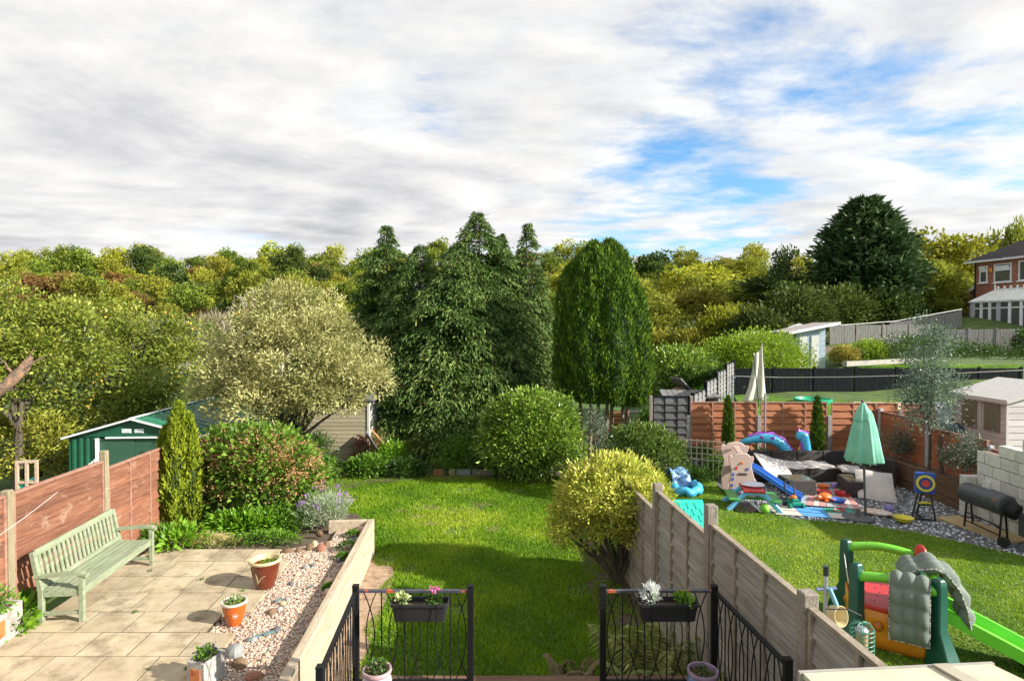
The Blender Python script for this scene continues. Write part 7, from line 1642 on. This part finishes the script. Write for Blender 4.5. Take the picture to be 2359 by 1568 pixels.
m = MB(); m.tube([A(1755, 788, nd + .1) - o_, A(1764, 935, nd + .1) - o_], .02, 6); m.obj('pole', M("purple_black", (.04, .02, .05), 6, .5), nt); m = MB(); m.tube([A(1734, 810, nd - .1) - o_, A(1741, 870, nd - .2) - o_, A(1748, 940, nd - .2) - o_], .016, 6); m.obj('pole', black_metal, nt)
def steel_pole(label, px, y0, y1, d):
    a, b_ = A(px, y0, d), A(px, y1, d); r = empty('washing_line_pole', (a.x, d, b_.z - .3), 0, label, 'pole'); h = a.z - b_.z + .3
    m = MB(); m.tube([(0, 0, 0), (0, 0, h)], .03, 8); m.obj('pole', galv, r, smooth=True); m = MB(); m.tube([(-.1, 0, h - .12), (.1, 0, h - .12)], .015, 6); m.obj('cross_pin', galv, r); return r
steel_pole('steel washing line pole left of the cream net', 1687, 862, 935, 20); steel_pole('steel washing line pole in front of the red back fence', 1762, 905, 1015, 16.55)
m = MB(); m.tube([A(1687, 866, 20), A(1800, 869, 19.2), A(1950, 868, 18), A(2100, 864, 17), A(2358, 852, 15)], .012, 5); tag(m.obj('washing_line', line_m), 'white washing line across the black fence', 'cord')
m = MB(); m.tube([A(1935, 749, 36), A(2060, 740, 36.5), A(2215, 712, 37)], .025, 5); tag(m.obj('overhead_cable', line_m), 'pale cable running to the conservatory', 'cable')
bd = G(2060, 926, 1.75); m = MB(); m.box((0, 0, 0), (2.4, 1.0, .06), Matrix.Rotation(.12, 3, 'X')); tag(m.obj('plywood_sheet', M("ply", [(.55, .42, .27), (.62, .5, .36)], 4, .8), loc=(bd.x, bd.y, 1.6), rot=(0, 0, -.06)), 'pale plywood sheet showing above the red back fence', 'board')
gp = G(1872, 918, 1.62); m = MB(); m.lathe([(.66, -.15), (.7, 0), (.64, .02), (.6, -.1)], n=28); tag(m.obj('sand_pit', toy("sandpit_green", (.02, .42, .22)), loc=(gp.x, gp.y, 1.62), smooth=True), 'green plastic sandpit rim above the red back fence', 'sandpit')

# ------------------------------------------------------------------ sheds
def boards_on(root, p, q, z0, z1, n, mat, nm='board', th=.025):
    p, q = Vector(p), Vector(q); d = q - p; L = d.length; a = math.atan2(d.y, d.x)
    for k in range(n):
        h = (z1 - z0) / n; m = MB(); m.box((0, 0, 0), (L, th, h * .95), Matrix.Rotation(-.07, 3, 'X')); m.obj(nm, mat, root, loc=((p.x + q.x) / 2, (p.y + q.y) / 2, z0 + h * (k + .5)), rot=(0, 0, a))
pale_t = M("pale_mauve_boards", [(.46, .42, .4), (.56, .52, .49)], 5, .8, .25, 40, stretch=(.6, 3, 8), rand=.08)
SX, SY0, SY1 = 12.6, 14.9, 16.6
bs = empty('summer_house', (SX, SY0, 0), 0, 'pale timber garden shed with two windows at the right edge', 'shed')
m = MB(); m.box((1.3, .85, 1.25), (2.5, 1.64, 2.7)); m.obj('wall', pale_t, bs)
boards_on(bs, (-.0, 1.68, 0), (-.0, -.02, 0), 1.05, 2.56, 9, pale_t); boards_on(bs, (.0, -.02, 0), (2.6, -.02, 0), 1.05, 2.56, 9, pale_t)
winm = GLASS("dusty_glass", (.16, .15, .1), .25)
for y in (.42, 1.18):
    m = MB(); m.box((-.03, y, 2.05), (.03, .5, .72)); fr = m.obj('window_frame', M("brown_trim", (.2, .16, .13), 6, .7) if 'brown_trim' not in bpy.data.materials else bpy.data.materials['brown_trim'], bs); m = MB(); m.box((-.046, y, 2.05), (.006, .42, .64)); m.obj('pane', winm, fr)
m = MB(); m.box((-.02, .8, 1.8), (.04, .07, 1.5)); m.obj('batten', pale_t, bs)
for y in (-.03, 1.69): m = MB(); m.box((-.02, y, 1.8), (.06, .06, 1.55)); m.obj('corner_trim', pale_t, bs)
m = MB(); m.add([(-.15, -.18, 2.56), (-.15, 1.85, 2.56), (1.3, 1.85, 3.0), (1.3, -.18, 3.0), (2.75, 1.85, 2.56), (2.75, -.18, 2.56)], [(0, 3, 2, 1), (3, 5, 4, 2)]); k = m.obj('roof', M("cream_felt", [(.5, .47, .44), (.6, .57, .53)], 7, .85), bs); k.modifiers.new('s', 'SOLIDIFY').thickness = .05
m = MB(); m.beam((-.17, -.2, 2.53), (-.17, 1.87, 2.53), .03, .1); m.beam((-.17, -.2, 2.53), (1.3, -.2, 2.97), .03, .1); m.beam((1.3, -.2, 2.97), (2.75, -.2, 2.53), .03, .1); m.obj('fascia', pale_t, bs)
m = MB(); m.add([(0, -.03, 2.55), (2.6, -.03, 2.55), (1.3, -.03, 2.95)], [(0, 1, 2)]); m.obj('gable', pale_t, bs)
bbq = A(2192, 985, 15.6); kt = empty('kettle_barbecue', (bbq.x, 15.6, .9), 0, 'dark blue kettle barbecue between the fence and the pale shed', 'barbecue'); m = MB(); m.ball((0, 0, .75), (.3, .3, .24), 18, 10); m.obj('kettle', toy("kettle_blue", (.02, .035, .06), .25), kt, smooth=True)
for a in (0, 2.1, 4.2): m = MB(); m.tube([(.15 * math.cos(a), .15 * math.sin(a), .6), (.3 * math.cos(a), .3 * math.sin(a), 0)], .015, 6); m.obj('leg', black_metal, kt)
m = MB(); m.tube([(-.05, 0, .99), (-.05, 0, 1.05), (.05, 0, 1.05), (.05, 0, .99)], .012, 6); m.obj('handle', black_metal, kt)
sb = A(2176, 960, 15.9); m = MB(); m.box((0, 0, 0), (.42, .05, 1.2), Matrix.Rotation(-.2, 3, 'X')); tag(m.obj('grey_board', M("slate_board", (.3, .33, .36), 5, .6), loc=(sb.x, 15.9, sb.z - .2)), 'grey board leaning behind the dark red fence', 'board')
BX0, BX1, BD = A(1842, 0, 31).x, A(1908, 0, 31).x, 31.0
blue_b = M("pale_blue_boards", [(.3, .38, .43), (.4, .48, .53)], 5, .7, .2, 40, stretch=(.6, 3, 8), rand=.08)
bl = empty('blue_shed', (BX0, BD, 2.2), 0, 'pale blue timber shed with a sloping roof', 'shed'); w = BX1 - BX0
m = MB(); m.box((w / 2, 1.1, 1.05), (w - .05, 2.1, 2.1)); m.obj('wall', blue_b, bl)
boards_on(bl, (-.0, 0, 0), (w, 0, 0), .0, 2.15, 16, blue_b)
m = MB(); m.add([(-.55, -.3, 2.02), (w + .6, -.3, 2.55), (w + .6, 2.4, 2.55), (-.55, 2.4, 2.02)], [(0, 1, 2, 3)]); k = m.obj('roof', M("brown_felt", [(.3, .26, .24), (.4, .36, .33)], 7, .85), bl); k.modifiers.new('s', 'SOLIDIFY').thickness = .08
m = MB(); m.beam((-.57, -.34, 1.96), (w + .62, -.34, 2.49), .03, .14); m.obj('fascia', white_paint, bl)
m = MB(); m.add([(0, -.01, 2.12), (w, -.01, 2.12), (w, -.01, 2.42)], [(0, 1, 2)]); m.obj('gable', blue_b, bl)
for x0, x1 in ((.12, .5), (.75, 1.12)): m = MB(); m.box(((x0 + x1) / 2, -.04, .95), (x1 - x0, .03, 1.75)); m.obj('door', M("cream_door", (.6, .6, .55), 5, .6) if 'cream_door' not in bpy.data.materials else bpy.data.materials['cream_door'], bl)
for i, (px, py, d, w_) in enumerate([(1742, 762, 33, .9), (1838, 746, 35, 1.3)]):
    q = A(px, py, d); r = empty('small_shed', (q.x, d, q.z - 1.9), 0, ['tiny grey gabled roof peeping over the sunlit hedge', 'white gabled shed roof behind the blue shed'][i], 'shed')
    m = MB(); m.box((0, .8, .75), (w_ * 1.6, 1.5, 1.5)); m.obj('wall', pale_t, r); m = MB(); m.add([(-w_, -.1, 1.45), (0, -.1, 1.9), (w_, -.1, 1.45), (-w_, 1.7, 1.45), (0, 1.7, 1.9), (w_, 1.7, 1.45)], [(0, 1, 4, 3), (1, 2, 5, 4)]); k = m.obj('roof', greyl, r); k.modifiers.new('s', 'SOLIDIFY').thickness = .06
    m = MB(); m.beam((-w_, -.14, 1.43), (0, -.14, 1.88), .03, .1); m.beam((0, -.14, 1.88), (w_, -.14, 1.43), .03, .1); m.obj('barge_board', white_paint, r)
    m = MB(); m.add([(-w_ * .8, -.0, 1.48), (w_ * .8, -.0, 1.48), (0, -.0, 1.84)], [(0, 1, 2)]); m.obj('gable', pale_t, r)

# ------------------------------------------------------------------ brick house with conservatory
def brick_material():
    m, n, l, p = mat_base("red_brick"); t = n.new('ShaderNodeTexCoord'); mp = n.new('ShaderNodeMapping'); mp.inputs['Rotation'].default_value = (math.radians(90), 0, math.radians(90))
    l.new(t.outputs['Object'], mp.inputs[0]); b_ = n.new('ShaderNodeTexBrick'); b_.inputs['Scale'].default_value = 1.0; b_.inputs['Brick Width'].default_value = .225; b_.inputs['Row Height'].default_value = .075; b_.inputs['Mortar Size'].default_value = .008
    b_.inputs['Color1'].default_value = (.28, .085, .045, 1); b_.inputs['Color2'].default_value = (.4, .14, .075, 1); b_.inputs['Mortar'].default_value = (.3, .24, .2, 1)
    l.new(mp.outputs[0], b_.inputs[0]); l.new(b_.outputs['Color'], p.inputs['Base Color']); p.inputs['Roughness'].default_value = .9
    bu = n.new('ShaderNodeBump'); bu.inputs['Strength'].default_value = .5; bu.inputs['Distance'].default_value = .01; bu.invert = True; l.new(b_.outputs['Fac'], bu.inputs['Height']); l.new(bu.outputs[0], p.inputs['Normal']); return m
brick = brick_material(); upvc = M("white_upvc", (.84, .85, .88), 5, .35); tile_roof = M("dark_roof_tile", [(.035, .03, .03), (.075, .065, .062)], 7, .85, .4, rand=.1)
wglass = GLASS("window_glass", (.1, .105, .1), .05)
HX, HY1, HG, HE = 34.0, 43.2, 4.0, 9.32
ho = empty('brick_house', (HX, HY1, HG), math.radians(-76), 'red brick house with dark tiled roof at the right edge', 'house')
# local +x runs towards the camera along the facade, local +y points into the house (+X world)
eh = HE - HG
m = MB(); m.box((6, 4.2, eh / 2 - 1.2), (12, 8.4, eh + 2.4)); m.obj('wall', brick, ho)
def window(x, z, w, h, bars, top=None, parent=ho):
    m = MB(); t = .07
    m.box((x, -.01, z + h / 2 - t / 2), (w, .1, t)); m.box((x, -.01, z - h / 2 + t / 2), (w, .1, t))
    for xx in [-w / 2 + t / 2, w / 2 - t / 2] + bars: m.box((x + xx, -.012, z), (t, .1, h - 2 * t))
    if top: m.box((x, -.016, z + h / 2 - top), (w - .02, .1, t))
    f = m.obj('window_frame', upvc, parent); m = MB(); m.box((x, .0, z), (w - .08, .05, h - .08)); m.obj('pane', wglass, f); m = MB(); m.box((x, -.06, z - h / 2 - .04), (w + .16, .16, .07)); m.obj('sill', upvc, f); return f
window(.68, eh - .98, .56, 1.2, [], .4); window(2.0, eh - .98, 1.15, 1.3, [], .42); window(4.0, eh - .95, 1.9, 1.35, [-.5, .3])
sash = MB(); sash.box((.68, -.14, eh - .62), (.44, .05, .36), Matrix.Rotation(.5, 3, 'X')); sash.obj('open_sash', upvc, ho)
m = MB(); m.box((2.05, -.16, eh - .66), (.95, .05, .36), Matrix.Rotation(.35, 3, 'X')); m.obj('open_sash', upvc, ho)
m = MB(); m.box((1.2, -.06, eh - .72), (.2, .12, .32)); m.obj('alarm_box', toy("alarm_orange", (.8, .3, .03), .5), ho, bevel=.03)
# hipped roof in tile courses
rw_, rh = 4.2 + .45, 2.6
NR = 14
for k in range(NR):
    t0_, t1_ = k / NR, (k + 1) / NR
    def ring(t, dz): return [(-.45 + 4.4 * t, -.45 + rw_ * t, eh + rh * t + dz), (12.45, -.45 + rw_ * t, eh + rh * t + dz), (12.45, 8.85 - rw_ * t, eh + rh * t + dz), (-.45 + 4.4 * t, 8.85 - rw_ * t, eh + rh * t + dz)]
    m = MB(); a, b_ = ring(t0_, .05), ring(t1_, .0); m.add(a + b_ + [(p[0], p[1], p[2] - .06) for p in a], [(0, 1, 5, 4), (3, 0, 4, 7), (2, 3, 7, 6), (8, 9, 1, 0), (11, 8, 0, 3)]); m.obj('tile_course', tile_roof, ho)
m = MB(); m.box((6, -.42, eh - .03), (12.9, .06, .16)); m.box((-.42, 4.2, eh - .03), (.06, 9.2, .16)); m.obj('fascia', upvc, ho)
m = MB(); m.box((6, -.2, eh - .06), (12.8, .42, .04)); m.obj('soffit', upvc, ho)
m = MB(); m.tube([(.12, -.08, 0), (.12, -.08, eh - .15), (.12, -.3, eh)], .045, 8); m.obj('downpipe', black_metal, ho)
m = MB(); m.add([(-.02, .3, 2.2), (-2.2, .3, 2.2), (-2.2, .3, 0), (-.02, .3, 0), (-.02, .3, 3.4), (-.02, 4, 3.4), (-2.2, 4, 2.2), (-2.2, 4, 0)], [(3, 2, 1, 4), (1, 2, 7, 6)]); m.obj('side_extension_wall', brick, ho)
m = MB(); m.add([(.0, .1, 3.55), (-2.45, .1, 2.15), (-2.45, 4.2, 2.15), (.0, 4.2, 3.55)], [(0, 1, 2, 3)]); k = m.obj('side_extension_roof', tile_roof, ho); k.modifiers.new('s', 'SOLIDIFY').thickness = .1
m = MB(); m.beam((.0, .08, 3.5), (-2.47, .08, 2.1), .04, .24); m.obj('barge_board', upvc, ho)
# conservatory
con = empty('conservatory', (HX, HY1, HG), math.radians(-76), 'white framed conservatory in front of the brick house', 'conservatory')
fpn = [(1.0, -.02), (1.0, -1.5), (1.9, -2.5), (3.6, -2.5), (6.4, -2.5), (7.3, -1.5), (7.3, -.02)]
ce, cr_ = 2.3, 3.05
def cwall(p, q, npan, door=False):
    p, q = Vector((*p, 0)), Vector((*q, 0)); d = (q - p); L = d.length; u = d / L; out = Vector((u.y, -u.x, 0)); zb_ = .0 if door else .55
    if not door: m = MB(); m.beam(p + Vector((0, 0, -.5)), q + Vector((0, 0, -.5)), .2, 2.08); m.obj('dwarf_wall', brick, con)
    m = MB(); m.beam(p + Vector((0, 0, ce - .06)), q + Vector((0, 0, ce - .06)), .12, .14); m.beam(p + Vector((0, 0, zb_ + .05)), q + Vector((0, 0, zb_ + .05)), .13, .1)
    for i in range(npan + 1): c = p + u * (L * i / npan); m.beam(c + Vector((0, 0, zb_ + .1)), c + Vector((0, 0, ce - .13)), .26 if i in (0, npan) else .17, .12)
    m.beam(p + Vector((0, 0, ce - .5)), q + Vector((0, 0, ce - .5)), .1, .08)
    f = m.obj('window_frame', upvc, con)
    for i in range(npan):
        a, b2 = p + u * (L * (i + .02) / npan), p + u * (L * (i + .98) / npan); m = MB(); m.beam(a + Vector((0, 0, (zb_ + ce) / 2)), b2 + Vector((0, 0, (zb_ + ce) / 2)), .02, ce - zb_ - .24); m.obj('pane', wglass, f)
for i, (npn, dr) in enumerate([(2, 0), (2, 0), (3, 0), (4, 1), (2, 0), (2, 0)]): cwall(fpn[i], fpn[i + 1], npn, dr)
rdg0, rdg1 = Vector((2.3, -1.1, cr_)), Vector((6.0, -1.1, cr_))
poly_m = M("conservatory_sheet", (.84, .84, .78), 4, .3)
ev = [Vector((x * 1.0 + (-.12 if x < 2 else (.12 if x > 7 else 0)), y - .12, ce)) for x, y in fpn]
def sheet(pts, nm='roof_panel'): m = MB(); m.add(pts, [tuple(range(len(pts)))]); m.obj(nm, poly_m, con)
bars = MB()
def fan(a, b_, r0, r1, n):
    for i in range(n):
        p, q = a.lerp(b_, i / n), a.lerp(b_, (i + 1) / n); s, t = r0.lerp(r1, i / n), r0.lerp(r1, (i + 1) / n); sheet([p, q, t, s] if (t - s).length > .01 else [p, q, s])
        bars.beam(p + Vector((0, 0, .03)), s + Vector((0, 0, .03)), .06, .05)
fan(ev[0], ev[1], Vector((2.3, -.02, cr_)), rdg0, 2); fan(ev[1], ev[2], rdg0, rdg0, 2); fan(ev[2], ev[4], rdg0, rdg1, 5); fan(ev[4], ev[5], rdg1, rdg1, 2); fan(ev[5], ev[6], rdg1, Vector((6.0, -.02, cr_)), 2); sheet([rdg0, rdg1, Vector((6, -.02, cr_)), Vector((2.3, -.02, cr_))])
bars.beam(rdg0 + Vector((0, 0, .05)), rdg1 + Vector((0, 0, .05)), .1, .1); bars.obj('roof_bars', upvc, con)
fin = MB(); fin.lathe([(.06, 0), (.04, .12), (.07, .2), (.03, .3), (.01, .5)], tuple(rdg0 + Vector((0, 0, .08))), 8); fin.obj('finial', upvc, con)
cr2 = MB()
for k in range(9): c = rdg0.lerp(rdg1, (k + .5) / 9); cr2.ball((c.x, c.y, c.z + .2), (.09, .03, .1), 8, 6); cr2.box((c.x, c.y, c.z + .1), (.04, .02, .1))
cr2.obj('ridge_cresting', upvc, con)
for i in range(len(ev) - 1): m = MB(); m.beam(ev[i] - Vector((0, 0, .03)), ev[i + 1] - Vector((0, 0, .03)), .1, .1); m.obj('gutter', upvc, con)

for i, (px, d, wpx, hpx, mt, lb) in enumerate([(1500, 38, 120, 95, 'olive', 'olive thicket at the hill foot right of the upright cypress'), (1590, 37, 120, 85, 'olive', 'olive thicket at the hill foot above the laurel hedge'), (1670, 38, 110, 95, 'yellow', 'golden thicket at the hill foot above the privet'), (1745, 36, 130, 105, 'dark', 'dark thicket above the sunlit hedge'), (1830, 39, 150, 110, 'dark', 'dark thicket behind the blue shed'), (1920, 41, 160, 95, 'dark', 'dark thicket under the left boughs of the spruce'), (2040, 42, 160, 80, 'dark', 'dark thicket under the right boughs of the spruce'), (2150, 44, 110, 110, 'olive', 'grey olive thicket left of the conservatory')]):
    x = (px - 1179) * d / FPX; bush(lb, px, 0, d, hz(x, d) - .1, wpx, hpx, WOOD[mt], 330 + i, 420, .28, .12, 'thicket', .7)
